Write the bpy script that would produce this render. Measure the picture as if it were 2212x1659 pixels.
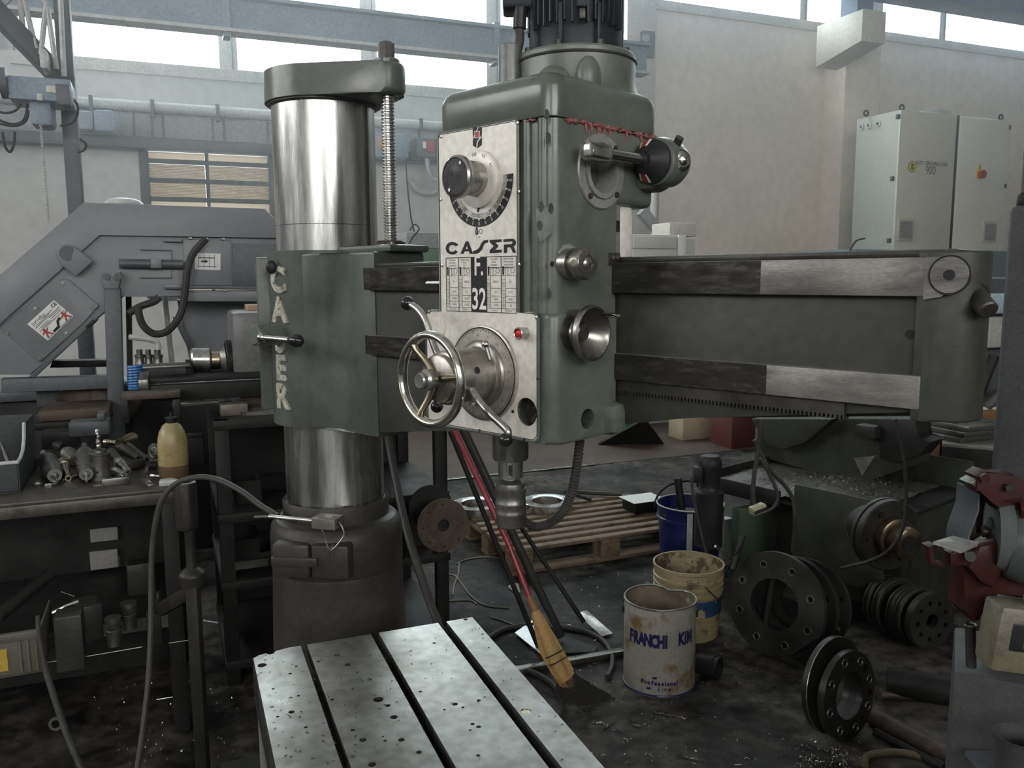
import bpy, bmesh, math, random
from mathutils import Vector, Matrix
from math import sin, cos, pi, radians, sqrt, atan2
random.seed(7)
S = bpy.context.scene
COL = S.collection
for o in list(bpy.data.objects): bpy.data.objects.remove(o)

# ------------------------------------------------------------------ camera
FPX, PITCH, ROLL, EYE = 1790.0, radians(7.38), radians(-0.31), 1.55
cd = bpy.data.cameras.new('camera'); cam = bpy.data.objects.new('camera', cd); COL.objects.link(cam)
CR = (Matrix.Rotation(pi/2 - PITCH, 3, 'X') @ Matrix.Rotation(ROLL, 3, 'Z'))
cam.matrix_world = Matrix.Translation((0, 0, EYE)) @ CR.to_4x4()
cd.sensor_fit = 'HORIZONTAL'; cd.sensor_width = 36.0; cd.lens = 36.0*FPX/2212.0
cd.clip_start = 0.02; cd.clip_end = 200
S.camera = cam

# ------------------------------------------------------------------ world, exposure
S.view_settings.view_transform = 'Standard'; S.view_settings.look = 'None'
S.view_settings.gamma = 1.0; S.view_settings.use_curve_mapping = False
S.view_settings.exposure = -0.15
cy = S.cycles; cy.max_bounces = 4; cy.diffuse_bounces = 3; cy.glossy_bounces = 2; cy.transmission_bounces = 2; cy.transparent_max_bounces = 6; cy.volume_bounces = 0; cy.adaptive_threshold = 0.03; cy.use_light_tree = False
wd = bpy.data.worlds.new('overcast_sky'); S.world = wd; wd.use_nodes = True
bg = wd.node_tree.nodes['Background']; bg.inputs[0].default_value = (0.93, 0.97, 1.0, 1); bg.inputs[1].default_value = 6.0

# building grid: walls and bench stand turned against the view
GA = radians(22.5)
GX = Vector((cos(GA), sin(GA), 0)); GY = Vector((-sin(GA), cos(GA), 0))
def gw(x, y, z=0.0): return GX*x + GY*y + Vector((0, 0, z))
WALL = 10.16                                   # distance of the back wall along GY

def window_light(name, c, w, h, normal, power, color=(0.95, 0.98, 1.0)):
    l = bpy.data.lights.new(name, 'AREA'); l.shape = 'RECTANGLE'; l.size = w; l.size_y = h; l.energy = power; l.color = color
    o = bpy.data.objects.new(name, l); COL.objects.link(o); o.location = c
    o.rotation_euler = Vector(normal).to_track_quat('-Z', 'Y').to_euler(); return o
#DAYLIGHT
# daylight: one lamp just outside each run of windows
window_light('daylight_back_left',  gw(-2.2, WALL+0.35, 5.3), 11.5, 2.9, -GY, 2300)
window_light('daylight_back_right', gw(10.0, WALL+0.35, 6.6), 10.0, 2.2, -GY, 1100)
window_light('daylight_left',       gw(-9.35, 3.5, 5.2), 9.0, 2.6, GX, 300, (1.0, 0.97, 0.93))
window_light('daylight_front',      gw(-4.6, -6.42, 3.9), 4.4, 2.5, GY, 195, (1.0, 0.94, 0.87))
window_light('daylight_front_right', gw(1.6, -6.42, 3.9), 4.4, 2.5, GY, 195, (1.0, 0.94, 0.87))

# ------------------------------------------------------------------ pixel -> place helpers
def ray(px, py): return CR @ Vector(((px-1106)/FPX, -(py-829.5)/FPX, -1))
EYEV = Vector((0, 0, EYE))
def at(px, py, Y): d = ray(px, py); return EYEV + d*(Y/d.y)
def onz(px, py, z=0.0): d = ray(px, py); return EYEV + d*((z-EYE)/d.z)
def onpl(px, py, p, n): d = ray(px, py); return EYEV + d*((Vector(p)-EYEV).dot(n)/d.dot(n))
def ong(px, py, g): return onpl(px, py, GY*g, GY)          # on a plane parallel to the back wall
def g2(p): return (p.dot(GX), p.dot(GY), p.z)
def frame(o, x, y=None, z=None):
    x = Vector(x).normalized(); z = Vector(z or (0, 0, 1)); y = z.cross(x).normalized(); z = x.cross(y)
    m = Matrix((x, y, z)).transposed().to_4x4(); m.translation = Vector(o); return m
GF = frame((0, 0, 0), GX)
def axisframe(o, ax, up=(0, 0, 1)):
    z = Vector(ax).normalized(); u = Vector(up)
    if abs(z.dot(u)) > 0.99: u = Vector((1, 0, 0))
    x = u.cross(z).normalized(); y = z.cross(x)
    m = Matrix((x, y, z)).transposed().to_4x4(); m.translation = Vector(o); return m

# ------------------------------------------------------------------ materials
MATS = {}
def mat(name, col, rough=0.5, metal=0.0, var=0.18, scale=6.0, col2=None, mixlo=0.45, mixhi=0.62, mscale=None,
        bump=0.0, bscale=80.0, stretch=None, rvar=0.12, spec=0.5, emit=None, coat=0.0, fine=0.10, trans=0.0, detail=3):
    if name in MATS: return MATS[name]
    if max(col[:3]) < 0.065 and spec == 0.5: spec = 0.2          # weaker reflections keep all dark materials deep
    m = bpy.data.materials.new(name); m.use_nodes = True; nt = m.node_tree; N = nt.nodes; L = nt.links
    b = N['Principled BSDF']; MATS[name] = m
    b.inputs['Roughness'].default_value = rough; b.inputs['Metallic'].default_value = metal
    b.inputs['Specular IOR Level'].default_value = spec; b.inputs['Coat Weight'].default_value = coat
    if coat: b.inputs['Coat Roughness'].default_value = 0.15
    b.inputs['Transmission Weight'].default_value = trans
    tc = N.new('ShaderNodeTexCoord'); mp = N.new('ShaderNodeMapping'); L.new(tc.outputs['Object'], mp.inputs[0])
    if stretch: mp.inputs['Scale'].default_value = stretch
    n1 = N.new('ShaderNodeTexNoise'); n1.inputs['Scale'].default_value = scale; n1.inputs['Detail'].default_value = detail
    n1.inputs['Roughness'].default_value = 0.6; L.new(mp.outputs[0], n1.inputs['Vector'])
    r1 = N.new('ShaderNodeValToRGB'); c = Vector(col[:3])
    r1.color_ramp.elements[0].position = 0.3; r1.color_ramp.elements[1].position = 0.7
    r1.color_ramp.elements[0].color = (*(c*(1-var)), 1); r1.color_ramp.elements[1].color = (*(c*(1+var)), 1)
    L.new(n1.outputs['Fac'], r1.inputs[0]); out = r1.outputs[0]
    if col2:
        n2 = N.new('ShaderNodeTexNoise'); n2.inputs['Scale'].default_value = mscale or scale*1.7; n2.inputs['Detail'].default_value = 4
        n2.inputs['Roughness'].default_value = 0.65; L.new(mp.outputs[0], n2.inputs['Vector'])
        r2 = N.new('ShaderNodeValToRGB'); r2.color_ramp.elements[0].position = mixlo; r2.color_ramp.elements[1].position = mixhi
        L.new(n2.outputs['Fac'], r2.inputs[0]); mx = N.new('ShaderNodeMixRGB')
        L.new(r2.outputs[0], mx.inputs[0]); L.new(out, mx.inputs[1]); mx.inputs[2].default_value = (*col2, 1); out = mx.outputs[0]
    if fine:
        n4 = N.new('ShaderNodeTexNoise'); n4.inputs['Scale'].default_value = scale*14; n4.inputs['Detail'].default_value = 1
        L.new(mp.outputs[0], n4.inputs['Vector']); mr = N.new('ShaderNodeMapRange'); L.new(n4.outputs['Fac'], mr.inputs[0])
        mr.inputs[1].default_value = 0.3; mr.inputs[2].default_value = 0.7
        mr.inputs[3].default_value = 1-fine*1.6; mr.inputs[4].default_value = 1+fine
        mv = N.new('ShaderNodeMixRGB'); mv.blend_type = 'MULTIPLY'; mv.inputs[0].default_value = 1
        L.new(out, mv.inputs[1]); L.new(mr.outputs[0], mv.inputs[2]); out = mv.outputs[0]
    L.new(out, b.inputs['Base Color'])
    if rvar:
        mr = N.new('ShaderNodeMapRange'); L.new(n1.outputs['Fac'], mr.inputs[0]); mr.inputs[1].default_value = 0.3; mr.inputs[2].default_value = 0.7
        mr.inputs[3].default_value = max(0.03, rough-rvar); mr.inputs[4].default_value = min(1, rough+rvar); L.new(mr.outputs[0], b.inputs['Roughness'])
    if bump:
        n3 = N.new('ShaderNodeTexNoise'); n3.inputs['Scale'].default_value = bscale; n3.inputs['Detail'].default_value = 2; L.new(mp.outputs[0], n3.inputs['Vector'])
        bp = N.new('ShaderNodeBump'); bp.inputs['Strength'].default_value = bump; bp.inputs['Distance'].default_value = 0.004
        L.new(n3.outputs['Fac'], bp.inputs['Height']); L.new(bp.outputs[0], b.inputs['Normal'])
    if emit:
        b.inputs['Emission Color'].default_value = (*emit[:3], 1); b.inputs['Emission Strength'].default_value = emit[3]
    return m
def glassmat(name, tint=(0.9, 0.95, 0.95), gloss=0.12, rough=0.05, diff=0.0):
    m = bpy.data.materials.new(name); m.use_nodes = True; nt = m.node_tree; N = nt.nodes; L = nt.links
    for n in list(N): N.remove(n)
    o = N.new('ShaderNodeOutputMaterial'); t = N.new('ShaderNodeBsdfTransparent'); t.inputs[0].default_value = (*tint, 1)
    g = N.new('ShaderNodeBsdfGlossy'); g.inputs['Roughness'].default_value = rough
    mx = N.new('ShaderNodeMixShader'); mx.inputs[0].default_value = gloss; L.new(t.outputs[0], mx.inputs[1]); L.new(g.outputs[0], mx.inputs[2])
    last = mx
    if diff:
        d = N.new('ShaderNodeBsdfTranslucent'); d.inputs[0].default_value = (*tint, 1)
        m2 = N.new('ShaderNodeMixShader'); m2.inputs[0].default_value = diff; L.new(mx.outputs[0], m2.inputs[1]); L.new(d.outputs[0], m2.inputs[2]); last = m2
    L.new(last.outputs[0], o.inputs[0]); return m

# machine
green   = mat('green_machine_paint', (0.088, 0.100, 0.083), 0.32, 0, 0.16, 5, col2=(0.055, 0.062, 0.050), mixlo=0.5, mixhi=0.75, bump=0.06, bscale=45, fine=0.06)
greend  = mat('oily_green_paint', (0.026, 0.028, 0.023), 0.42, 0, 0.25, 4, spec=0.35, col2=(0.045, 0.04, 0.031), mixlo=0.56, mixhi=0.75, bump=0.12, bscale=60)
colst   = mat('ground_column_steel', (0.40, 0.40, 0.385), 0.27, 0.95, 0.28, 5, stretch=(5, 5, 0.5), bump=0.02, bscale=30, rvar=0.10, fine=0.08)
dksteel = mat('dark_oily_steel', (0.06, 0.057, 0.051), 0.42, 0.6, 0.3, 8, bump=0.08, bscale=60)
steel   = mat('bright_steel', (0.42, 0.41, 0.39), 0.27, 0.95, 0.18, 14, bump=0.02, bscale=100)
chrome  = mat('worn_chrome', (0.60, 0.58, 0.54), 0.16, 1.0, 0.12, 10, rvar=0.07)
brass   = mat('brass_tinted_steel', (0.42, 0.36, 0.26), 0.24, 1.0, 0.2, 10)
guide   = mat('scraped_guideway', (0.19, 0.178, 0.165), 0.40, 0.5, 0.25, 9, col2=(0.10, 0.095, 0.088), mixlo=0.5, mixhi=0.7, mscale=7, stretch=(1, 1, 4), bump=0.05, bscale=120)
plateal = mat('brushed_front_plate', (0.60, 0.57, 0.52), 0.45, 0.15, 0.07, 6, col2=(0.42, 0.40, 0.36), mixlo=0.55, mixhi=0.8, mscale=11, rvar=0.06, fine=0.08, bump=0.02, bscale=200)
dial    = mat('engraved_dial_metal', (0.40, 0.375, 0.33), 0.36, 0.7, 0.12, 9)
blackp  = mat('black_print', (0.018, 0.018, 0.018), 0.5, 0, 0.2, 10, fine=0)
whitep  = mat('white_print', (0.62, 0.60, 0.56), 0.5, 0, 0.06, 10, fine=0)
redp    = mat('red_print', (0.30, 0.035, 0.03), 0.5, 0, 0.1, 10, fine=0)
ballp   = mat('black_bakelite', (0.012, 0.012, 0.012), 0.14, 0, 0.1, 10, rvar=0.04, coat=0.4)
black   = mat('black_plastic', (0.018, 0.018, 0.019), 0.42, 0, 0.3, 10)
motorm  = mat('black_motor_paint', (0.022, 0.026, 0.030), 0.38, 0, 0.3, 10)
redlamp = mat('red_pilot_lens', (0.35, 0.01, 0.015), 0.12, 0, 0.1, 20, emit=(1.0, 0.03, 0.05, 0.12))
redseal = mat('red_sealant', (0.19, 0.062, 0.056), 0.6, 0, 0.25, 60)
hosem   = mat('grey_hose', (0.045, 0.043, 0.040), 0.5, 0.2, 0.2, 30)
cablem  = mat('dark_cable_rubber', (0.035, 0.034, 0.032), 0.55, 0, 0.3, 30)
letterm = mat('bare_letter_metal', (0.42, 0.40, 0.34), 0.45, 0.3, 0.25, 60, col2=(0.10, 0.09, 0.06), mixlo=0.55, mixhi=0.62, mscale=90)
tablem  = mat('machined_table_top', (0.27, 0.265, 0.25), 0.32, 0.9, 0.20, 3.5, col2=(0.155, 0.138, 0.115), mixlo=0.45, mixhi=0.75, mscale=5, bump=0.05, bscale=140, rvar=0.07, fine=0.12)
swarfm  = mat('greasy_swarf', (0.035, 0.032, 0.028), 0.45, 0.3, 0.5, 40, bump=0.6, bscale=150)

# ------------------------------------------------------------------ mesh building
class MB:
    def __init__(s, M=None): s.v = []; s.f = []; s.mi = []; s.M = M or Matrix()
    def add(s, vs, fs, m=None, k=0):
        T = s.M @ m if m else s.M; o = len(s.v)
        s.v += [T @ Vector(p) for p in vs]; s.f += [[i+o for i in f] for f in fs]; s.mi += [k]*len(fs); return s
    def bm(s, bm, m=None):
        bm.verts.index_update(); s.add([v.co.copy() for v in bm.verts], [[v.index for v in f.verts] for f in bm.faces], m); bm.free(); return s
    def box(s, x0, x1, y0, y1, z0, z1, b=0.0, m=None, seg=2):
        vs = [(x0,y0,z0),(x1,y0,z0),(x1,y1,z0),(x0,y1,z0),(x0,y0,z1),(x1,y0,z1),(x1,y1,z1),(x0,y1,z1)]
        fs = [(0,3,2,1),(4,5,6,7),(0,1,5,4),(1,2,6,5),(2,3,7,6),(3,0,4,7)]
        if not b: return s.add(vs, fs, m)
        bm = bmesh.new(); vv = [bm.verts.new(p) for p in vs]; [bm.faces.new([vv[i] for i in f]) for f in fs]
        bmesh.ops.bevel(bm, geom=list(bm.edges), offset=b, segments=seg, profile=0.5, affect='EDGES', clamp_overlap=True); return s.bm(bm, m)
    def cbox(s, c, sx, sy, sz, b=0.0, m=None): return s.box(c[0]-sx/2, c[0]+sx/2, c[1]-sy/2, c[1]+sy/2, c[2]-sz/2, c[2]+sz/2, b, m)
    def lathe(s, o, ax, prof, n=28, m=None, closed=False, a0=0.0, sx=1.0, caps=(True, True)):
        T = axisframe(o, ax); vs = []; fs = []; k = len(prof)
        for r, h in prof:
            for i in range(n): a = a0+2*pi*i/n; vs.append(T @ Vector((r*cos(a)*sx, r*sin(a), h)))
        for j in range(k-1 if not closed else k):
            q = (j+1) % k
            for i in range(n): fs.append((j*n+i, j*n+(i+1) % n, q*n+(i+1) % n, q*n+i))
        if not closed:
            if prof[0][0] > 1e-6 and caps[0]: fs.append(tuple(range(n))[::-1])
            if prof[-1][0] > 1e-6 and caps[1]: fs.append(tuple((k-1)*n+i for i in range(n)))
        return s.add(vs, fs, m)
    def cyl(s, p0, p1, r0, r1=None, n=24, b=0.0, m=None):
        p0 = Vector(p0); p1 = Vector(p1); h = (p1-p0).length; r1 = r0 if r1 is None else r1
        pr = [(r0-b, 0), (r0, b), (r1, h-b), (r1-b, h)] if b else [(r0, 0), (r1, h)]
        return s.lathe(p0, p1-p0, pr, n, m)
    def sphere(s, c, r, n=20, sc=(1, 1, 1), m=None):
        vs = []; fs = []; k = n//2
        for j in range(k+1):
            t = pi*j/k
            for i in range(n): a = 2*pi*i/n; vs.append((c[0]+r*sc[0]*sin(t)*cos(a), c[1]+r*sc[1]*sin(t)*sin(a), c[2]+r*sc[2]*cos(t)))
        for j in range(k):
            for i in range(n): fs.append((j*n+i, (j+1)*n+i, (j+1)*n+(i+1) % n, j*n+(i+1) % n))
        return s.add(vs, fs, m)
    def torus(s, c, ax, R, r, n=40, k=12, m=None, sy=1.0):
        return s.lathe(c, ax, [(R+r*cos(2*pi*j/k), r*sy*sin(2*pi*j/k)) for j in range(k)], n, m, closed=True)
    def tube(s, pts, r, n=8, m=None, closed=False):
        P = [Vector(p) for p in pts]; K = len(P); R = r if isinstance(r, (list, tuple)) else [r]*K
        vs = []; fs = []; up = None
        for i in range(K):
            t = (P[(i+1) % K]-P[i-1]) if closed else (P[min(i+1, K-1)]-P[max(i-1, 0)])
            t.normalize()
            if up is None: up = t.orthogonal().normalized()
            up = (up - t*up.dot(t));
            if up.length < 1e-6: up = t.orthogonal()
            up.normalize(); w = t.cross(up)
            for j in range(n): a = 2*pi*j/n; vs.append(P[i] + (up*cos(a) + w*sin(a))*R[i])
        for i in range(K if closed else K-1):
            q = (i+1) % K
            for j in range(n): fs.append((i*n+j, i*n+(j+1) % n, q*n+(j+1) % n, q*n+j))
        if not closed: fs += [tuple(range(n))[::-1], tuple((K-1)*n+j for j in range(n))]
        return s.add(vs, fs, m)
    def prism(s, poly, h0, h1, m=None, b=0.0, seg=2):
        n = len(poly); ar = sum(poly[i][0]*poly[(i+1) % n][1]-poly[(i+1) % n][0]*poly[i][1] for i in range(n))
        if ar < 0: poly = poly[::-1]
        vs = [(x, y, h0) for x, y in poly] + [(x, y, h1) for x, y in poly]
        fs = [tuple(range(n))[::-1], tuple(range(n, 2*n))] + [(i, (i+1) % n, n+(i+1) % n, n+i) for i in range(n)]
        if not b: return s.add(vs, fs, m)
        bm = bmesh.new(); vv = [bm.verts.new(p) for p in vs]; ff = [bm.faces.new([vv[i] for i in f]) for f in fs]
        ed = list({e for f in ff[:2] for e in f.edges})
        bmesh.ops.bevel(bm, geom=ed, offset=b, segments=seg, profile=0.5, affect='EDGES', clamp_overlap=True); return s.bm(bm, m)
    def loft(s, loops, m=None):
        n = len(loops[0]); vs = [p for l in loops for p in l]
        fs = [(j*n+i, j*n+(i+1) % n, (j+1)*n+(i+1) % n, (j+1)*n+i) for j in range(len(loops)-1) for i in range(n)]
        fs += [tuple(range(n))[::-1], tuple((len(loops)-1)*n+i for i in range(n))]
        return s.add(vs, fs, m)
    def plate(s, outer, holes, h0, h1, m=None, bev=0.0):
        """flat plate with cut-outs: outline and holes as point lists, from height h0 to h1"""
        cu = bpy.data.curves.new('tmp', 'CURVE'); cu.dimensions = '2D'; cu.fill_mode = 'BOTH'
        for pl in [outer]+list(holes):
            sp = cu.splines.new('POLY'); sp.points.add(len(pl)-1); sp.use_cyclic_u = True
            for i, p in enumerate(pl): sp.points[i].co = (p[0], p[1], 0, 1)
        cu.extrude = (h1-h0)/2
        return s.fromcurve(cu, Matrix.Translation((0, 0, (h0+h1)/2)) if m is None else m @ Matrix.Translation((0, 0, (h0+h1)/2)))
    def fromcurve(s, cu, m=None, fn=None):
        ob = bpy.data.objects.new('tmp', cu); me = ob.to_mesh()
        vs = [v.co.copy() for v in me.vertices]
        if fn: vs = [fn(p) for p in vs]
        s.add(vs, [list(p.vertices) for p in me.polygons], m); ob.to_mesh_clear()
        bpy.data.objects.remove(ob); bpy.data.curves.remove(cu); return s
    def text(s, body, size, m=None, ext=0.0, fn=None, align='CENTER', sx=1.0, shear=0.0, bold=0.0, space=1.0):
        cu = bpy.data.curves.new('tmp', 'FONT'); cu.body = body; cu.size = size; cu.align_x = align; cu.align_y = 'CENTER'
        cu.extrude = ext; cu.shear = shear; cu.offset = bold; cu.space_character = space; cu.resolution_u = 3
        T = Matrix.Diagonal((sx, 1, 1, 1)); return s.fromcurve(cu, m @ T if m else T, fn)
    def build(s, name, material, parent=None, local=False, smooth=35, label=None):
        me = bpy.data.meshes.new(name)
        if parent is not None: off = Vector() if local else parent_loc(parent)
        elif local: off = Vector()
        else:
            xs = [p.x for p in s.v]; ys = [p.y for p in s.v]; zs = [p.z for p in s.v]
            off = Vector(((min(xs)+max(xs))/2, (min(ys)+max(ys))/2, min(zs)))
        me.from_pydata([p-off for p in s.v], [], s.f); me.validate(); me.update()
        bm = bmesh.new(); bm.from_mesh(me); bmesh.ops.recalc_face_normals(bm, faces=bm.faces); bm.to_mesh(me); bm.free()
        mts = material if isinstance(material, (list, tuple)) else [material]
        for x in mts: me.materials.append(x)
        if smooth:
            me.shade_smooth(); me.set_sharp_from_angle(angle=radians(smooth))
        else: me.shade_flat()
        o = bpy.data.objects.new(name, me); COL.objects.link(o)
        if parent is not None: o.parent = parent
        elif not local: o.location = off
        if label: o['label'] = label
        return o
def cut(o, mb):
    """sink a bore into a part"""
    c = mb.build('cutter', blackp, local=True); c.matrix_world = Matrix()
    md = o.modifiers.new('bore', 'BOOLEAN'); md.operation = 'DIFFERENCE'; md.object = c; md.solver = 'EXACT'
    c.location = -parent_loc(o)+parent_loc(o); bpy.context.view_layer.update()
    ev = o.evaluated_get(bpy.context.evaluated_depsgraph_get()); me = bpy.data.meshes.new_from_object(ev)
    o.modifiers.clear(); old = o.data; o.data = me; bpy.data.meshes.remove(old)
    me.shade_smooth(); me.set_sharp_from_angle(angle=radians(35)); bpy.data.objects.remove(c)
def parent_loc(p):
    v = Vector(p.location)
    while p.parent: p = p.parent; v += Vector(p.location)
    return v
def tag(o, label, cat, group=None, kind=None):
    o['label'] = label; o['category'] = cat
    if group: o['group'] = group
    if kind: o['kind'] = kind
    return o
def struct(o, label=None):
    o['kind'] = 'structure'
    if label: o['label'] = label
    return o
def thing(name, label, cat, loc=(0, 0, 0), group=None, rz=0.0):
    o = bpy.data.objects.new(name, None); COL.objects.link(o); o.location = loc; o.rotation_euler = (0, 0, rz)
    o.empty_display_size = 0.05
    return tag(o, label, cat, group)
def copy_tree(o, parent=None):
    c = o.copy(); COL.objects.link(c); c.parent = parent
    for ch in list(o.children): copy_tree(ch, c)
    return c
def arc(cx, cy, r, a0, a1, n=12): return [(cx+r*cos(radians(a0+(a1-a0)*i/n)), cy+r*sin(radians(a0+(a1-a0)*i/n))) for i in range(n+1)]
def circ(cx, cy, r, n=24): return [(cx+r*cos(2*pi*i/n), cy+r*sin(2*pi*i/n)) for i in range(n)]
def rrect(x0, x1, y0, y1, r, n=4):
    return arc(x1-r, y1-r, r, 0, 90, n)+arc(x0+r, y1-r, r, 90, 180, n)+arc(x0+r, y0+r, r, 180, 270, n)+arc(x1-r, y0+r, r, 270, 360, n)
def hull2(pts):
    pts = sorted(set((round(x, 6), round(y, 6)) for x, y in pts))
    def half(ps):
        h = []
        for p in ps:
            while len(h) > 1 and (h[-1][0]-h[-2][0])*(p[1]-h[-2][1])-(h[-1][1]-h[-2][1])*(p[0]-h[-2][0]) <= 0: h.pop()
            h.append(p)
        return h
    a = half(pts); b = half(pts[::-1]); return a[:-1]+b[:-1]
def catmull(P, n=8):
    P = [Vector(p) for p in P]; out = []
    for i in range(len(P)-1):
        p0 = P[max(i-1, 0)]; p1 = P[i]; p2 = P[i+1]; p3 = P[min(i+2, len(P)-1)]
        for k in range(n):
            t = k/n; out.append(0.5*((2*p1)+(p2-p0)*t+(2*p0-5*p1+4*p2-p3)*t*t+(3*p1-p0-3*p2+p3)*t**3))
    out.append(P[-1]); return out
def stroke(pts, w):                      # thick 2D polyline as a polygon
    L = []; R = []; n = len(pts)
    for i in range(n):
        a = Vector(pts[max(i-1, 0)]); b = Vector(pts[min(i+1, n-1)]); t = (b-a).normalized(); nn = Vector((-t.y, t.x))
        p = Vector(pts[i]); L.append(tuple(p+nn*w/2)); R.append(tuple(p-nn*w/2))
    return L+R[::-1]

# ================================================================== the hall
wallm  = mat('grey_plaster', (0.50, 0.50, 0.48), 0.85, 0, 0.06, 0.7, col2=(0.43, 0.43, 0.415), mixlo=0.5, mixhi=0.75, mscale=1.3, fine=0.04, bump=0.05, bscale=20)
wallp_ = mat('beige_plaster', (0.73, 0.65, 0.57), 0.85, 0, 0.06, 0.6, col2=(0.65, 0.575, 0.505), mixlo=0.5, mixhi=0.8, mscale=1.1, fine=0.04, bump=0.05, bscale=20)
concm  = mat('grey_concrete', (0.25, 0.255, 0.255), 0.8, 0, 0.12, 2)
framem = mat('pale_window_frame', (0.50, 0.47, 0.42), 0.5, 0, 0.08, 3)
bluest = mat('blue_grey_steel_paint', (0.19, 0.235, 0.285), 0.5, 0, 0.12, 3)
bluedk = mat('blue_crane_paint', (0.05, 0.10, 0.19), 0.5, 0, 0.12, 3)
greyst = mat('dark_grey_steel_paint', (0.07, 0.078, 0.086), 0.5, 0, 0.15, 3)
whitst = mat('pale_galvanised_steel', (0.42, 0.42, 0.41), 0.5, 0.2, 0.12, 3)
pane   = glassmat('clear_window_pane')
corrug = glassmat('corrugated_translucent_sheet', (0.125, 0.105, 0.078), 0.05, 0.3, 0.8)
floorm = mat('oily_concrete_floor', (0.060, 0.054, 0.047), 0.66, 0, 0.45, 1.6, col2=(0.010, 0.0095, 0.009), mixlo=0.40, mixhi=0.60, mscale=2.6, bump=0.5, bscale=60, rvar=0.22, fine=0.35, spec=0.12)
floorb = mat('brown_resin_floor', (0.075, 0.052, 0.042), 0.55, 0, 0.15, 1.0, col2=(0.042, 0.033, 0.029), mixlo=0.45, mixhi=0.7, bump=0.06, bscale=20, spec=0.2)
ceilm  = mat('grey_roof_slab', (0.5, 0.5, 0.49), 0.9, 0, 0.1, 0.5)

fl = MB(GF).box(-9.5, 22, -6.5, WALL+0.3, -0.2, 0).build('floor', floorm, smooth=0); struct(fl, 'dark oily concrete workshop floor')
# the cleaner brown floor beyond the joint strip
j0 = onz(940, 1030, 0); j1 = onz(1420, 1000, 0); gj = (g2(j0)[1]+g2(j1)[1])/2
MB(GF).box(-6, 16, gj, WALL, 0, 0.004).build('resin_coating', floorb, fl, smooth=0)
MB(GF).box(-2.5, 3.2, gj-0.02, gj+0.02, 0, 0.012, 0.004).build('joint_strip', steel, fl)
ce = MB(GF).box(-9.5, 22, -6.5, WALL+0.5, 8.0, 8.2).build('ceiling', ceilm, smooth=0); struct(ce)

def wx(px, py): return g2(ong(px, py, WALL))[0]
def wz(px, py): return ong(px, py, WALL).z
SILL_L = (wz(150, 146)+wz(940, 214))/2
XJ = wx(1408, 100)                                   # right jamb of the left window run
SILL_R = (wz(1490, 8)+wz(1735, 46))/2-0.13
W3 = (wx(308, 380), wx(590, 380), wz(450, 470)-0.9, (wz(320, 322)+wz(580, 334))/2)   # window with corrugated sheets
TOP_L, TOP_R = 6.9, 7.7
XL0 = wx(20, 100)
wb = MB(GF)
wb.box(-9.5, W3[0], WALL, WALL+0.3, 0, SILL_L); wb.box(W3[1], XJ, WALL, WALL+0.3, 0, SILL_L)
wb.box(W3[0], W3[1], WALL, WALL+0.3, 0, W3[2]); wb.box(W3[0], W3[1], WALL, WALL+0.3, W3[3], SILL_L)
wb.box(-9.5, XL0, WALL, WALL+0.3, SILL_L, 8); wb.box(XL0, XJ, WALL, WALL+0.3, TOP_L, 8)
wbk = wb.build('wall_back', wallm, smooth=0); struct(wbk, 'grey plaster back wall under the clerestory')
wr = MB(GF); wr.box(XJ, 22, WALL, WALL+0.3, 0, SILL_R); wr.box(XJ, 22, WALL, WALL+0.3, TOP_R, 8); wr.box(19.2, 22, WALL, WALL+0.3, SILL_R, TOP_R)
wrk = wr.build('wall_back_right', wallp_, smooth=0); struct(wrk, 'beige plaster wall behind the control cabinets')
# jamb panel with bolt holes at the end of the left windows
jp = MB(GF).box(wx(1345, 100), XJ, WALL-0.12, WALL, 0.3, 8, 0.01).build('trim_1', framem); struct(jp, 'pale jamb panel beside the motor')
MB(GF).box(wx(1372, 100), wx(1398, 100), WALL-0.2, WALL-0.12, wz(1385, 130), wz(1385, 75), 0.005).build('bracket', greyst, jp)
MB(GF).cyl((wx(1378, 100), WALL-0.22, wz(1385, 92)), (wx(1378, 100), WALL-0.2, wz(1385, 92)), 0.05).build('bolt_head', whitst, jp)
# other walls of the hall with their own clerestory windows
for nm, (a, b, c, d), (o0, o1) in [('wall_left', (-9.5, -9.3, -6.5, WALL), (-1.0, 8.0)), ]:
    w = MB(GF); w.box(a, b, c, d, 0, 3.9); w.box(a, b, c, d, 6.5, 8); w.box(a, b, c, o0, 3.9, 6.5); w.box(a, b, o1, d, 3.9, 6.5)
    struct(w.build(nm, wallm, smooth=0))
w = MB(GF); w.box(-9.3, 22, -6.5, -6.3, 0, 2.6); w.box(-9.3, 22, -6.5, -6.3, 5.2, 8); w.box(-9.3, -6.9, -6.5, -6.3, 2.6, 5.2); w.box(-2.3, -0.7, -6.5, -6.3, 2.6, 5.2); w.box(3.9, 22, -6.5, -6.3, 2.6, 5.2)
struct(w.build('wall_front', wallm, smooth=0))
struct(MB(GF).box(21.8, 22, -6.5, WALL, 0, 8).build('wall_right', wallp_, smooth=0))

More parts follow.
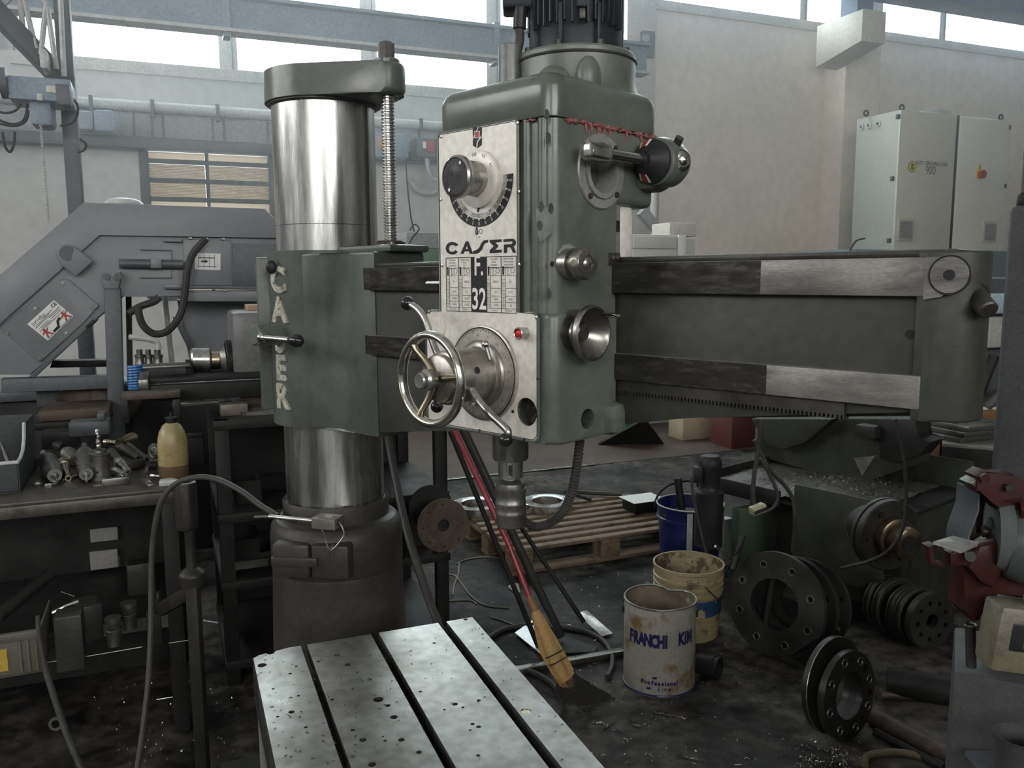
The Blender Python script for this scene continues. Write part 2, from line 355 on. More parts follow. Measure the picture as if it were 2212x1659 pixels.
# clerestory window runs: frame bars and a pane in each bay
def window_run(name, x0, x1, z0, z1, mull, w, label):
    r = bpy.data.objects.new(name, None); COL.objects.link(r); r.location = gw((x0+x1)/2, WALL, z0); struct(r, label)
    MB(GF).box(x0, x1, WALL-0.04, WALL+0.16, z0, z0+0.13, 0.01).build('sill_bar', framem, r)
    MB(GF).box(x0, x1, WALL+0.02, WALL+0.16, z1-0.1, z1, 0.01).build('head_bar', framem, r)
    xs = [x0]+mull+[x1]
    for x in xs:
        MB(GF).box(x-w/2, x+w/2, WALL, WALL+0.16, z0+0.13, z1-0.1, 0.01).build('mullion', framem, r)
        if w > 0.12: MB(GF).box(x+w*0.18, x+w*0.24, WALL-0.012, WALL+0.01, z0+0.13, z1-0.1).build('frame_gasket', greyst, r)
    for a, b in zip(xs, xs[1:]):
        MB(GF).box(a+w/2, b-w/2, WALL+0.07, WALL+0.078, z0+0.13, z1-0.1).build('pane', pane, r)
    return r
window_run('window_1', XL0, XJ-0.3, SILL_L, TOP_L, [wx(-260, 120), wx(148, 100), wx(493, 120), wx(797, 120), wx(1067, 120)][2:] , 0.2, 'long clerestory window behind the drill column')
window_run('window_2', XJ, 19.2, SILL_R, TOP_R, [wx(1737, 20), wx(2037, 60), wx(2300, 100), 16.5], 0.14, 'clerestory window above the beige wall')
# window with corrugated translucent sheets
r = bpy.data.objects.new('window_3', None); COL.objects.link(r); r.location = gw((W3[0]+W3[1])/2, WALL, W3[2]); struct(r, 'barred window filled with corrugated translucent sheets')
rb = [W3[2], wz(450, 433), wz(450, 393), wz(450, 353), W3[3]]
xm = wx(448, 380)
for x in (W3[0]-0.03, W3[1]-0.05): MB(GF).box(x, x+0.1, WALL-0.05, WALL+0.1, W3[2], W3[3]+0.05, 0.01).build('side_frame', greyst, r)
MB(GF).box(xm-0.02, xm+0.02, WALL-0.02, WALL+0.02, W3[2], W3[3]).build('vertical_bar', greyst, r)
for i in range(4):
    MB(GF).box(W3[0], W3[1], WALL-0.03, WALL+0.01, rb[i]-0.025, rb[i]+0.025).build('cross_bar', greyst, r)
    for a, b in ((W3[0]+0.07, xm-0.02), (xm+0.02, W3[1]-0.05)):
        s = MB(GF); n = 40 if i < 3 else 2; vs = []; z0 = rb[i]+0.02; z1 = rb[i+1]-0.02
        for k in range(n+1):
            z = z0+(z1-z0)*k/n; y = WALL+0.05+(0.014*sin(k*pi/2+0.6) if i < 3 else 0)
            vs += [(a, y, z), (b, y, z)]
        s.add(vs, [(2*k, 2*k+1, 2*k+3, 2*k+2) for k in range(n)]); s.build('corrugated_sheet' if i < 3 else 'grimy_pane', corrug, r)
# band, pipe and rail under the window
zb = (wz(200, 292)+wz(560, 318))/2; zt = (wz(200, 228)+wz(560, 268))/2
tb = MB(GF).box(-9, XJ-0.2, WALL-0.10, WALL, zb, zt, 0.01).build('trim_2', concm); struct(tb, 'grey concrete band below the clerestory')
for px in (290, 328, 352, 458, 482, 575, 640, 900): MB(GF).box(wx(px, 270)-0.012, wx(px, 270)+0.012, WALL-0.11, WALL-0.1, zb+0.02, zt-0.03).build('joint_cover', greyst, tb)
tr = MB(GF).box(-9, XJ-0.2, WALL-0.2, WALL, zb-0.12, zb, 0.01).build('trim_3', greyst); struct(tr, 'dark steel rail along the back wall')
zp = (wz(170, 216)+wz(580, 262))/2
pp = tag(MB(GF).cyl((-8.8, WALL-0.13, zp), (XJ-0.3, WALL-0.13, zp), 0.06, n=16).build('wall_pipe', whitst), 'long pale grey pipe running along the back wall', 'pipe')
for px in (200, 330, 468, 600, 700, 900): MB(GF).box(wx(px, 240)-0.02, wx(px, 240)+0.02, WALL-0.2, WALL, zp-0.11, zp+0.07, 0.005).build('pipe_clip', greyst, pp)

# pillar with corbel and runway beam on the right
xp0, xp1 = wx(1776, 300), wx(1838, 300)
pl = MB(GF).box(xp0, xp1+0.1, WALL-0.42, WALL+0.05, 0, 8, 0.015).build('trim_4', wallp_); struct(pl, 'square concrete pillar beside the control cabinets')
pd = 0.42
cb = MB(GF)
c0 = ong(1862, 88, WALL-1.25); z_lo = ong(1800, 150, WALL-0.42).z; z_hi = c0.z; z_top = ong(1862, 18, WALL-1.25).z
poly = [(WALL-0.40, z_lo), (WALL-1.25, z_hi), (WALL-1.25, z_top), (WALL-0.40, z_top)]
m = Matrix(((0, 0, 1, 0), (1, 0, 0, 0), (0, 1, 0, 0), (0, 0, 0, 1)))
cx0 = g2(ong(1862, 60, WALL-1.25))[0]
cb.prism(poly, cx0, cx0+0.42, m, b=0.012)
MBc = cb.build('corbel', framem, pl, label='pale concrete corbel with a slanted underside')
ZB = ong(2100, 12, WALL-1.15).z
rbm = thing('crane_runway_beam', 'bright blue runway beam resting above the corbel', 'beam', gw(cx0, WALL-1.0, z_top))
MB(GF).box(cx0+0.05, cx0+0.33, WALL-1.1, WALL-0.8, z_top, ZB).build('beam_support', bluedk, rbm)
MB(GF).box(-1, 21, WALL-1.15, WALL-0.75, ZB, ZB+0.04).build('bottom_flange', bluedk, rbm)
MB(GF).box(-1, 21, WALL-0.97, WALL-0.93, ZB+0.04, ZB+0.6).build('web', bluedk, rbm)
MB(GF).box(-1, 21, WALL-1.15, WALL-0.75, ZB+0.6, ZB+0.64).build('top_flange', bluedk, rbm)

# crane beam in front of the left windows
gb = 8.3
b0 = ong(474, 64, gb); b1 = ong(1000, 118, gb); zbm = (b0.z+b1.z)/2; hb = 0.27
xa = g2(ong(-150, 10, gb))[0]; xb = g2(ong(1395, 120, gb))[0]
bmr = thing('crane_beam', 'blue grey steel crane beam crossing the left windows', 'beam', gw(xa, gb, zbm))
MB(GF).box(xa, xb, gb-0.02, gb+0.02, zbm, zbm+hb).build('web', bluest, bmr)
MB(GF).box(xa, xb, gb-0.10, gb+0.10, zbm+hb, zbm+hb+0.03).build('top_flange', bluest, bmr)
MB(GF).box(xa, xb, gb-0.10, gb+0.10, zbm-0.03, zbm).build('bottom_flange', whitst, bmr)  # paler than the beam: light on the flange put into its colour
for px in (490, 1068): 
    q = g2(ong(px, 90, gb))[0]; MB(GF).box(q-0.03, q+0.03, gb-0.08, gb+0.08, zbm-0.07, zbm+hb+0.06).build('joint_plate', bluest, bmr)

# ================================================================== radial drilling machine
MO = Vector((-0.459, 2.1, 0)); AA = radians(44); MU = Vector((cos(AA), -sin(AA), 0)); MV = Vector((sin(AA), cos(AA), 0))
MF = frame(MO, MU)
def mf(p): q = Vector(p)-MO; return (q.dot(MU), q.dot(MV), q.z)
def fr(px, py, y): q = mf(onpl(px, py, MO+MV*y, MV)); return (q[0], q[2])
def sd(px, py, x): q = mf(onpl(px, py, MO+MU*x, MU)); return (q[1], q[2])
def PM(y): return Matrix(((1, 0, 0, 0), (0, 0, -1, y), (0, 1, 0, 0), (0, 0, 0, 1)))
def SM(x): return Matrix(((0, 0, 1, x), (1, 0, 0, 0), (0, 1, 0, 0), (0, 0, 0, 1)))
RD = thing('radial_drill', 'green radial drilling machine with a steel column and a long arm', 'drilling machine', MO)
def P(name, mb, m, parent=None, label=None, smooth=35): return mb.build(name, m, parent or RD, smooth=smooth, label=label)
def B(): return MB(MF)

# --- column, pedestal, cap, lead screw
P('column', B().lathe((0, 0, 0.9), (0, 0, 1), [(0.124, 0), (0.124, 1.09)], 72), colst, label='polished steel column')
P('column_seam', B().torus((0, 0, 1.676), (0, 0, 1), 0.1238, 0.0007, 64, 5), dksteel)
phi = radians(-46)-AA*0
cdir = Vector((0.459, -2.1, 0)).normalized()
def cdirf(deg):                                   # direction from column axis, degrees to the right of the camera
    d = Matrix.Rotation(radians(deg), 3, 'Z') @ cdir; return Vector((d.dot(MU), d.dot(MV), 0))
kw = cdirf(52); t = Vector((-kw.y, kw.x, 0))
P('keyway', B().box(-0.006, 0.006, -0.002, 0.0015, 1.62, 1.97, m=frame(kw*0.124, t)), dksteel)  # dark strip standing in for the shaded recess of the groove
pd = P('pedestal', B().lathe((0, 0, 0), (0, 0, 1), [(0.30, 0), (0.30, 0.10), (0.26, 0.14), (0.195, 0.2), (0.181, 0.32), (0.167, 0.785), (0.1665, 0.81), (0.1655, 0.815), (0.168, 0.82), (0.169, 0.90), (0.165, 0.925),
      (0.153, 0.938), (0.137, 0.941), (0.135, 0.943), (0.135, 0.985), (0.132, 0.99), (0.126, 0.982)], 64), mat('pedestal_cast_iron', (0.042, 0.038, 0.033), 0.42, 0.25, 0.2, 5, bump=0.12, bscale=60))
fd = cdirf(-18); ft = Vector((-fd.y, fd.x, 0)); CM = frame(fd*0.15, ft)
clm = P('clamp_lug', B().box(-0.105, -0.012, -0.035, 0.03, 0.83, 0.915, 0.008, m=CM), MATS['pedestal_cast_iron'])
P('clamp_lug', B().box(-0.008, 0.085, -0.035, 0.03, 0.83, 0.915, 0.008, m=CM), MATS['pedestal_cast_iron'])
P('clamp_bar', B().box(-0.105, 0.01, -0.042, -0.03, 0.862, 0.885, 0.003, m=CM), MATS['pedestal_cast_iron'])
SX, SY = 0.21, 0.035
capo = hull2(circ(0, 0, 0.138, 48)+circ(SX, SY, 0.042, 24))
P('column_cap', B().prism(capo, 1.965, 2.035, b=0.012, seg=3), green, label='green cast cap on the column')
P('cap_lip', B().lathe((0, 0, 1.958), (0, 0, 1), [(0.128, 0), (0.132, 0.003), (0.132, 0.012)], 48), dksteel)
nb = P('screw_boss', B().cyl((SX, SY, 2.03), (SX, SY, 2.045), 0.03, n=24, b=0.003), green)
P('lock_nut', B().lathe((SX, SY, 2.043), (0, 0, 1), [(0.019, 0), (0.019, 0.036), (0.014, 0.04)], 8), dksteel, nb)
sc = B(); n = 0; pr = [(0.0125, 0)]
zz = 1.63
while zz < 1.975: pr += [(0.0125, zz-1.63), (0.0155, zz-1.63+0.0018), (0.0155, zz-1.63+0.0042), (0.0125, zz-1.63+0.006)]; zz += 0.0078
ls = P('lead_screw', sc.lathe((SX, SY, 1.63), (0, 0, 1), pr, 20), steel, label='threaded lead screw')
P('screw_collar', B().cyl((SX, SY, 1.617), (SX, SY, 1.635), 0.034, n=28, b=0.003), dksteel)
P('collar_bolt', B().cyl((SX+0.03, SY-0.02, 1.62), (SX+0.03, SY-0.02, 1.632), 0.006, n=12), steel)

# --- sleeve round the column, carrying the raised letters
slv = circ(0, 0, 0.147, 72)
slgreen = mat('sleeve_green_paint', (0.062, 0.071, 0.060), 0.34, 0, 0.18, 5, col2=(0.038, 0.041, 0.034), mixlo=0.5, mixhi=0.75, bump=0.06, bscale=45, fine=0.06)
SL = P('column_sleeve', B().prism(slv, 1.192, 1.614, b=0.010, seg=3), slgreen, label='green cast sleeve gripping the column')
P('arm_root', B().prism([(0.08, -0.125), (0.125, -0.106), (0.165, -0.094), (0.22, -0.09), (0.31, -0.09), (0.31, 0.05), (0.26, 0.075), (0.1, 0.10)], 1.194, 1.606, b=0.006), slgreen, SL)
rd = cdirf(-82); rt = Vector((-rd.y, rd.x, 0))
P('clamp_rib', B().box(-0.035, 0.02, -0.012, 0.012, 1.225, 1.60, 0.006, m=frame(rd*0.155, rd)), slgreen, SL)
P('sleeve_step', B().prism(hull2(circ(SX, SY, 0.05, 24)+[(0.33, -0.06), (0.33, 0.05), (0.1, -0.05), (0.1, 0.06)]), 1.606, 1.622, b=0.006), green, SL)
# raised letters down the sleeve
def sleeve_letter(ch, px, py, S_=0.060):
    q = at(px, py, 2.02); d0 = (Vector((q.x, q.y, 0))-MO)
    best = min((abs((MO+Matrix.Rotation(radians(g), 3, 'Z') @ cdir*0.147).x/(MO+Matrix.Rotation(radians(g), 3, 'Z') @ cdir*0.147).y-q.x/q.y), g) for g in range(-80, 20))
    dd = Matrix.Rotation(radians(best[1]), 3, 'Z') @ cdir
    pw = MO+dd*0.146; zq = onpl(px, py, pw, dd).z
    T = axisframe((pw.x, pw.y, zq), dd)
    MB(T).text(ch, S_*1.35, ext=0.004, bold=0.0035).build('raised_letter', letterm, SL, label='raised bare metal letter '+ch)
for ch, px, py in (('C', 601, 607), ('A', 604, 672), ('S', 606, 737), ('E', 608, 797), ('R', 610, 858)): sleeve_letter(ch, px, py)
P('plug', MB().sphere(at(586, 577, 1.985), 0.014, 14, (0.9, 0.6, 1.2)), black, SL)
# clamp lever at the sleeve
h0, h1 = at(547, 725, 1.93), at(612, 722, 2.0)
P('lever_boss', MB().cyl(h0, h1, 0.025, n=28, b=0.005), green, SL)
lv = P('clamp_lever', MB().cyl(at(566, 729, 1.915), at(630, 735, 1.88), 0.0068, n=16), chrome)
P('lever_hub', MB().sphere(at(566, 729, 1.915), 0.012), chrome, lv)
P('lever_knob', MB().lathe(at(622, 735, 1.885), at(650, 737, 1.87)-at(622, 735, 1.885), [(0.006, 0), (0.0125, 0.012), (0.0155, 0.024), (0.0135, 0.034), (0.006, 0.041)], 20), ballp, lv, label='black bakelite knob')
P('set_pin', MB().cyl(at(800, 668, 1.86), at(826, 669, 1.83), 0.0055, n=12), dksteel, SL)

# --- arm
ab = B()
AX1 = 1.444
def yz(px, py): return fr(px, py, -0.1)
poly = [(0.12, 1.565), (AX1, 1.565), (AX1, 1.372), (1.10, 1.33), (0.95, 1.30), (0.30, 1.205), (0.12, 1.205)]
ARM = P('arm', B().prism(poly, 0.0, 0.088, m=PM(0), b=0.006), greend, label='long dark green cast arm')
# rounded end casting
ye0, ye1 = -0.102, -0.02; R = 0.056
pl_ = [(AX1-0.01, ye0), (AX1, ye0)] + [(AX1+R*sin(radians(a))*1.0, ye0+R-R*cos(radians(a))) for a in range(0, 91, 10)] + [(AX1+R, ye1-0.02), (AX1+R-0.02, ye1), (AX1-0.01, ye1)]
P('arm_end', B().prism(pl_, 1.368, 1.578, b=0.016, seg=3), greend, ARM, label='rounded cast end of the arm')
P('upper_guide', B().box(0.29, AX1, -0.104, -0.06, 1.523, 1.571, 0.0015), guide, ARM, label='scraped upper guideway')
oilm = mat('oil_film_on_steel', (0.050, 0.047, 0.043), 0.24, 0.6, 0.4, 12, stretch=(2, 2, 8), rvar=0.08, bump=0.06, bscale=160)
P('oil_film', B().box(0.29, fr(1642, 600, -0.105)[0], -0.1046, -0.1039, 1.5235, 1.5705), oilm, ARM, label='dark oil film on the upper guideway')
P('oil_film', B().box(0.29, fr(1655, 800, -0.105)[0], -0.1046, -0.1039, 1.3825, 1.424), oilm, ARM, label='dark oil film on the lower guideway')
P('guide_end', B().plate([(AX1-0.002, 1.571), (AX1-0.002, 1.519)]+[(AX1+0.018, 1.523), (AX1+0.036, 1.536), (AX1+0.044, 1.551), (AX1+0.042, 1.564), (AX1+0.03, 1.571)], [], 0.1005, 0.105, m=PM(0)), guide, ARM)
P('top_lip', B().box(0.29, AX1+0.03, -0.088, -0.02, 1.571, 1.581, 0.004), dksteel, ARM)
P('lower_guide', B().box(0.29, AX1, -0.104, -0.06, 1.382, 1.4245, 0.0015), guide, ARM, label='scraped lower guideway')
cx_, cz_ = fr(2051, 594, -0.106)
pg = P('end_plug', B().cyl((cx_, -0.095, cz_), (cx_, -0.1075, cz_), 0.0225, n=40, b=0.001), guide, ARM, label='round steel plug at the arm end')
P('plug_ring', B().torus((cx_, -0.1068, cz_), (0, 1, 0), 0.0232, 0.0009, 40, 6), black, ARM)
P('plug_bore', B().cyl((cx_, -0.1085, cz_), (cx_, -0.107, cz_), 0.0065, n=20), black, ARM)
hx, hz = fr(1966, 722, -0.088)
P('bolt_hole', B().cyl((hx, -0.0895, hz), (hx, -0.087, hz), 0.006, n=20), black, ARM)
# rack under the lower guide
rk = B(); x = 0.98; tx, tz = fr(1830, 870, -0.085)
x1 = tx
rkp = [(0.97, 1.381), (x1, 1.381), (x1, 1.357)]
nT = 62; w = (x1-0.97)/nT
for i in range(nT, 0, -1):
    a = 0.97+w*i; rkp += [(a-0.001, 1.357), (a-w*0.28, 1.363), (a-w*0.72, 1.363), (a-w+0.0012, 1.357)]
rkp += [(0.97, 1.357)]
P('gear_rack', B().plate(rkp, [], 0.078, 0.094, m=PM(0)), dksteel, ARM, label='toothed rack under the guideway')
# stub on the arm end
s0, s1 = at(2106, 638, 1.02), at(2136, 672, 0.99)
P('end_stub', MB().cyl(s0, s1, 0.012, n=20, b=0.002), dksteel, ARM)
P('end_stub_collar', MB().cyl(s0-(s1-s0)*0.5, s0, 0.017, n=20), greend, ARM)

# --- drill head
HB = 1.292
body = [(0.712, -0.254), (0.925, -0.254)] + arc(0.94, -0.229, 0.025, -90, 0, 6) + [(0.965, -0.1), (0.965, 0.02), (0.712, 0.02)]
HD = P('head_body', B().prism([(0.716, -0.25), (0.918, -0.25), (0.938, -0.248)]+arc(0.943, -0.228, 0.022, -80, 0, 6)+[(0.965, -0.094), (0.716, -0.094)], HB+0.015, 1.782), green, label='green cast drill head housing')
P('lower_front', B().prism([(0.674, -0.252), (0.950, -0.252)]+arc(0.952, -0.234, 0.018, -90, 0, 5)+[(0.972, -0.10), (0.674, -0.10)], HB, 1.494, b=0.007, seg=3), green, HD)
P('gear_housing', B().prism(hull2(rrect(0.716, 0.966, -0.20, 0.022, 0.028)), 1.664, 1.783, b=0.012, seg=3), green, HD)
cvr = hull2(rrect(0.711, 0.968, -0.257, 0.024, 0.028, 6))
def rl(d, z, r=0.03, n=6): return [(x, y, z) for x, y in rrect(0.711+d, 0.968-d, -0.257+d, 0.024-d, max(r-d*0.6, 0.006), n)]
CV = P('head_cover', B().loft([rl(0.001, 1.7835), rl(0, 1.785), rl(0, 1.828), rl(0.0012, 1.834), rl(0.0045, 1.841), rl(0.010, 1.8465), rl(0.018, 1.850), rl(0.03, 1.8525), rl(0.06, 1.856)]), green, HD, label='rounded green top cover')
mcx, mcy = 0.848, -0.058
def adx(z): return (mcx, mcy, z)
P('motor_adapter', B().lathe(adx(1.835), (0, 0, 1), [(0.118, 0), (0.106, 0.018), (0.102, 0.035), (0.102, 0.078), (0.099, 0.082), (0.08, 0.0825)], 56), green, HD)
P('adapter_lip', B().torus(adx(1.905), (0, 0, 1), 0.1015, 0.0028, 56, 8), dksteel, HD)
P('adapter_rib', B().sphere((0.880, -0.150, 1.855), 0.030, 18, (1.0, 1.0, 1.0)), green, HD)
P('adapter_rib', B().sphere((0.925, -0.118, 1.862), 0.024, 18, (0.8, 1.0, 1.5)), green, HD)
# sealant bead along the joint
random.seed(3)
sb = B(); y = -0.225; pts = []; rr = []
while y < 0.018:
    pts.append((0.9662, y, 1.7815+random.uniform(-0.0025, 0.0012))); rr.append(random.uniform(0.0012, 0.0036) if random.random() < 0.7 else 0.0045); y += 0.004
sb.tube(pts, rr, 6)
for i in range(9): 
    y = random.uniform(-0.20, 0.0); sb.tube([(0.966, y, 1.781), (0.9665, y+0.001, 1.776), (0.9662, y+0.002, 1.770-random.random()*0.006)], [0.002, 0.003, 0.0012], 6)
P('sealant_bead', sb, redseal, HD, label='ragged red sealant along the cover joint')
P('sealant_bead', B().tube([(0.91+i*0.004, -0.2545, 1.781+0.0015*sin(i*2.1)) for i in range(7)], 0.0018, 6), redseal, HD)
# vertical beads at the front corner
for x, y, r_ in ((0.915, -0.2495, 0.007), (0.944, -0.2465, 0.0085)):
    P('corner_bead', B().cyl((x, y, 1.494), (x, y, 1.782), r_, n=16), green, HD)
# motor
MT = P('motor', B().lathe(adx(1.918), (0, 0, 1), [(0.071, 0), (0.071, 0.05), (0.074, 0.055), (0.074, 0.30), (0.06, 0.33)], 48), motorm, label='black finned electric motor')
for i in range(40):
    a = 2*pi*i/40; d = Vector((cos(a), sin(a), 0))
    P('cooling_fin', B().box(0.073, 0.0815, -0.0012, 0.0012, 1.955+(0.004 if i % 2 else 0), 2.20, m=frame((mcx, mcy, 0), d)), motorm, MT)
for i in range(8):
    a = 2*pi*(i+0.5)/8; d = Vector((cos(a), sin(a), 0))
    P('flange_rib', B().box(0.06, 0.083, -0.003, 0.003, 1.918, 1.985, 0.001, m=frame((mcx, mcy, 0), d)), motorm, MT)
    P('flange_bolt', B().cyl((mcx+0.087*d.x, mcy+0.087*d.y, 1.917), (mcx+0.087*d.x, mcy+0.087*d.y, 1.926), 0.0065, n=6), dksteel, MT)
cf = (Vector((0, 0, 0))-(MO+MU*mcx+MV*mcy)); cf.z = 0; cf.normalize(); cfl = Vector((cf.dot(MU), cf.dot(MV), 0))
P('fan_clip', B().box(0.08, 0.088, -0.009, 0.009, 1.975, 2.03, 0.003, m=frame((mcx, mcy, 0), Matrix.Rotation(0.12, 3, 'Z') @ cfl)), motorm, MT)
P('clip_bolt', B().box(0.08, 0.092, -0.005, 0.005, 1.955, 1.972, 0.002, m=frame((mcx, mcy, 0), Matrix.Rotation(0.12, 3, 'Z') @ cfl)), dksteel, MT)
P('terminal_box', MB().box(-0.03, 0.03, -0.03, 0.03, 0, 0.09, 0.006, m=Matrix.Translation(at(1124, 28, 1.47))), motorm, MT)
P('cable_gland', MB().cyl(at(1122, 62, 1.45), at(1124, 18, 1.45), 0.011, n=16), black, MT)
P('motor_cable', MB().tube(catmull([at(1122, 50, 1.45), at(1123, 85, 1.45), at(1118, 110, 1.45), at(1108, 150, 1.46), at(1104, 175, 1.47)]), 0.0075, 10), cablem, MT)
tb_ = at(1101, 165, 1.44); P('spindle_tube', MB().lathe((tb_.x, tb_.y, 1.845), (0, 0, 1), [(0.019, 0), (0.019, 0.085), (0.0165, 0.087)], 28), mat('tube_grey', (0.12, 0.125, 0.12), 0.4, 0.4, 0.2, 8), HD)

# front plate
rustm0 = mat('rusty_recess', (0.07, 0.055, 0.04), 0.6, 0.3, 0.4, 40, col2=(0.02, 0.018, 0.016), mixlo=0.45, mixhi=0.6)
LF = [o for o in HD.children if o.name.startswith('lower_front')][0]; GH = [o for o in HD.children if o.name.startswith('gear_housing')][0]
YP = -0.254; YF = YP-0.0035
ux0, ux1, uz = 0.7185, 0.9015, 1.786; lx0, lx1, lz0, lz1 = 0.679, 0.9425, 1.295, 1.492
out = [(ux1, lz1+0.003)]+arc(ux1-0.008, uz-0.008, 0.008, 0, 90, 4)+arc(ux0+0.008, uz-0.008, 0.008, 90, 180, 4)+[(ux0, lz1)]+arc(lx0+0.01, lz1-0.01, 0.01, 90, 180, 4)+arc(lx0+0.012, lz0+0.012, 0.012, 180, 270, 4)+arc(lx1-0.012, lz0+0.012, 0.012, 270, 360, 4)+arc(lx1-0.012, lz1-0.009, 0.012, 0, 90, 4)
hcx, hcz = fr(1137, 890, YF)
FP = P('front_plate', B().plate(out, [circ(hcx, hcz, 0.0225, 28)], -YP, -YF, m=PM(0)), plateal, label='brushed metal front plate with black print')
P('port_plug', B().lathe((hcx, YP+0.022, hcz), (0, -1, 0), [(0.0222, 0), (0.0222, 0.003), (0.012, 0.004), (0.011, 0.001), (0.0, 0.001)], 28), rustm0, FP)
for o_ in (LF, HD): cut(o_, B().cyl((hcx, YP-0.03, hcz), (hcx, YP+0.03, hcz), 0.0224, n=28))
P('plate_rim', B().tube([(x, YF+0.001, z) for x, z in out], 0.0022, 6, closed=True), green, HD)
P('plate_gap', B().tube([(ux0+(x-0.81)*0+ (x-ux0)*1.0, YF-0.0002, z) for x, z in [(a+(0.81-a)*0.018, b+(1.54-b)*0.012) for a, b in out]], 0.0006, 4, closed=True), blackp, FP)
TP = PM(YF-0.0004)
def flat(mb, poly): return mb.plate(poly, [], 0.0, 0.0004, m=TP)
def cz2(cx, cy): return fr(900+cx*0.27726, 240+cy*0.27726, YF)   # from the detail view of the plate
def czp(pts): return [cz2(*p) for p in pts]
def flatc(mb, pts): return flat(mb, czp(pts))
# wordmark
lg = B()
lg.plate(czp([(325, 1040), (306, 1025), (280, 1018), (252, 1025), (234, 1045), (228, 1070), (236, 1096), (254, 1112), (280, 1118), (304, 1112), (321, 1096), (305, 1083), (292, 1094), (275, 1097), (258, 1090), (251, 1070), (256, 1052), (270, 1042), (290, 1043), (308, 1054)]), [], 0, 0.0004, m=TP)
lg.plate(czp([(386, 1014), (404, 1014), (441, 1112), (418, 1112), (410, 1092), (375, 1092), (366, 1112), (343, 1112)]), [czp([(393, 1045), (403, 1074), (382, 1074)])], 0, 0.0004, m=TP)
lg.plate(czp([(441, 1112), (442, 1090), (470, 1082), (492, 1062), (505, 1030), (525, 1008), (558, 1002), (558, 1022), (536, 1028), (524, 1042), (512, 1076), (488, 1102), (462, 1112)]), [], 0, 0.0004, m=TP)
lg.plate(czp([(571, 1004), (664, 998), (664, 1018), (612, 1023), (640, 1050), (610, 1082), (663, 1080), (663, 1100), (571, 1107), (571, 1085), (604, 1052), (571, 1022)]), [], 0, 0.0004, m=TP)
lg.plate(czp([(678, 998), (752, 994), (768, 1003), (776, 1022), (770, 1044), (756, 1054), (776, 1102), (752, 1103), (733, 1060), (706, 1061), (706, 1103), (682, 1104), (682, 1040), (740, 1036), (750, 1026), (746, 1014), (678, 1018)]), [], 0, 0.0004, m=TP)
P('wordmark', lg, blackp, FP, label='black wordmark', smooth=0)
# drill emblem
eb = flatc(B(), [(440, 128), (509, 124), (508, 262), (472, 292), (441, 268)]); EM = P('emblem', eb, blackp, FP, smooth=0, label='black drill bit emblem with a red square')
TQ = PM(YF-0.0009)
def flat2(mb, pts): return mb.plate(czp(pts), [], 0, 0.0004, m=TQ)
P('emblem_line', flat2(flat2(B(), [(482, 126), (487, 126), (452, 200), (442, 222), (442, 210)]), [(509, 190), (509, 204), (482, 240), (474, 290), (468, 288), (474, 238)]), whitep, FP, smooth=0)
P('emblem_line', flat2(B(), [(455, 157), (495, 155), (495, 210), (455, 212)]), whitep, FP, smooth=0)
P('emblem_square', B().plate(czp([(460, 162), (490, 160), (490, 205), (460, 207)]), [], 0, 0.0004, m=PM(YF-0.0014)), redp, FP, smooth=0)
# speed dial: scale arc, ring, knob
kx, kz = fr(1036, 387, YF)
def ringarc(R0, R1, a0, a1, n=36): return arc(kx, kz, R1, a0, a1, n)+arc(kx, kz, R0, a1, a0, n)
P('speed_scale', flat(B(), ringarc(0.062, 0.0745, 178, 362)), blackp, FP, smooth=0, label='black arc with spindle speeds')
P('speed_scale_inner', B().plate(ringarc(0.0535, 0.0605, 195, 362), [], 0, 0.0003, m=TP), mat('worn_inner_scale', (0.16, 0.155, 0.14), 0.45, 0.4, 0.4, 60, col2=(0.4, 0.39, 0.36), mixlo=0.4, mixhi=0.6, mscale=90), FP, smooth=0)
nums = ['38', '42.5', '60', '85', '120', '170', '238', '335', '475', '670', '950', '1350', '1900', '2650']
tx_ = B()
for i, s_ in enumerate(nums):
    a = 196+(354-196)*i/(len(nums)-1); R_ = 0.0695
    T = PM(YF-0.0009) @ Matrix.Translation((kx+R_*cos(radians(a)), kz+R_*sin(radians(a)), 0)) @ Matrix.Rotation(radians(a if a < 270 else a), 4, 'Z')
    T = T @ Matrix.Rotation(pi if a < 250 else 0, 4, 'Z')
    tx_.text(s_, 0.0052, m=T, sx=0.72)
    T2 = [(kx+r_*cos(radians(a+da)), kz+r_*sin(radians(a+da))) for r_, da in ((0.0625, -1.8), (0.0655, 0), (0.0625, 1.8))]
    tx_.plate(T2, [], 0, 0.0003, m=PM(YF-0.0009))
P('speed_number', tx_, whitep, FP, smooth=0, label='white spindle speed figures')
P('feed_ring', B().lathe((kx, YF, kz), (0, -1, 0), [(0.045, 0), (0.045, 0.006), (0.043, 0.0075), (0.03, 0.008)], 56), plateal, FP)
ft_ = B()
for s_, a in (('0.05', 95), ('0.2', 62), ('0.1', 28)):
    ft_.text(s_, 0.0075, m=PM(YF-0.0082) @ Matrix.Translation((kx+0.0375*cos(radians(a)), kz+0.0375*sin(radians(a)), 0)) @ Matrix.Rotation(radians(a-90), 4, 'Z'), sx=0.8)
P('feed_number', ft_, blackp, FP, smooth=0)
KN = P('selector_knob', B().lathe((kx, YF-0.006, kz), (0, -1, 0), [(0.027, 0), (0.027, 0.02), (0.0245, 0.026), (0.0245, 0.03), (0.0315, 0.035), (0.0335, 0.040), (0.0325, 0.045), (0.029, 0.0475), (0.0285, 0.045)], 48), steel, label='round steel selector knob')
P('knob_face', B().cyl((kx, YF-0.05, kz), (kx, YF-0.0525, kz), 0.0285, n=40, b=0.001), mat('worn_black_face', (0.03, 0.03, 0.03), 0.35, 0.1, 0.4, 30, col2=(0.14, 0.14, 0.135), mixlo=0.6, mixhi=0.75, mscale=40), KN)
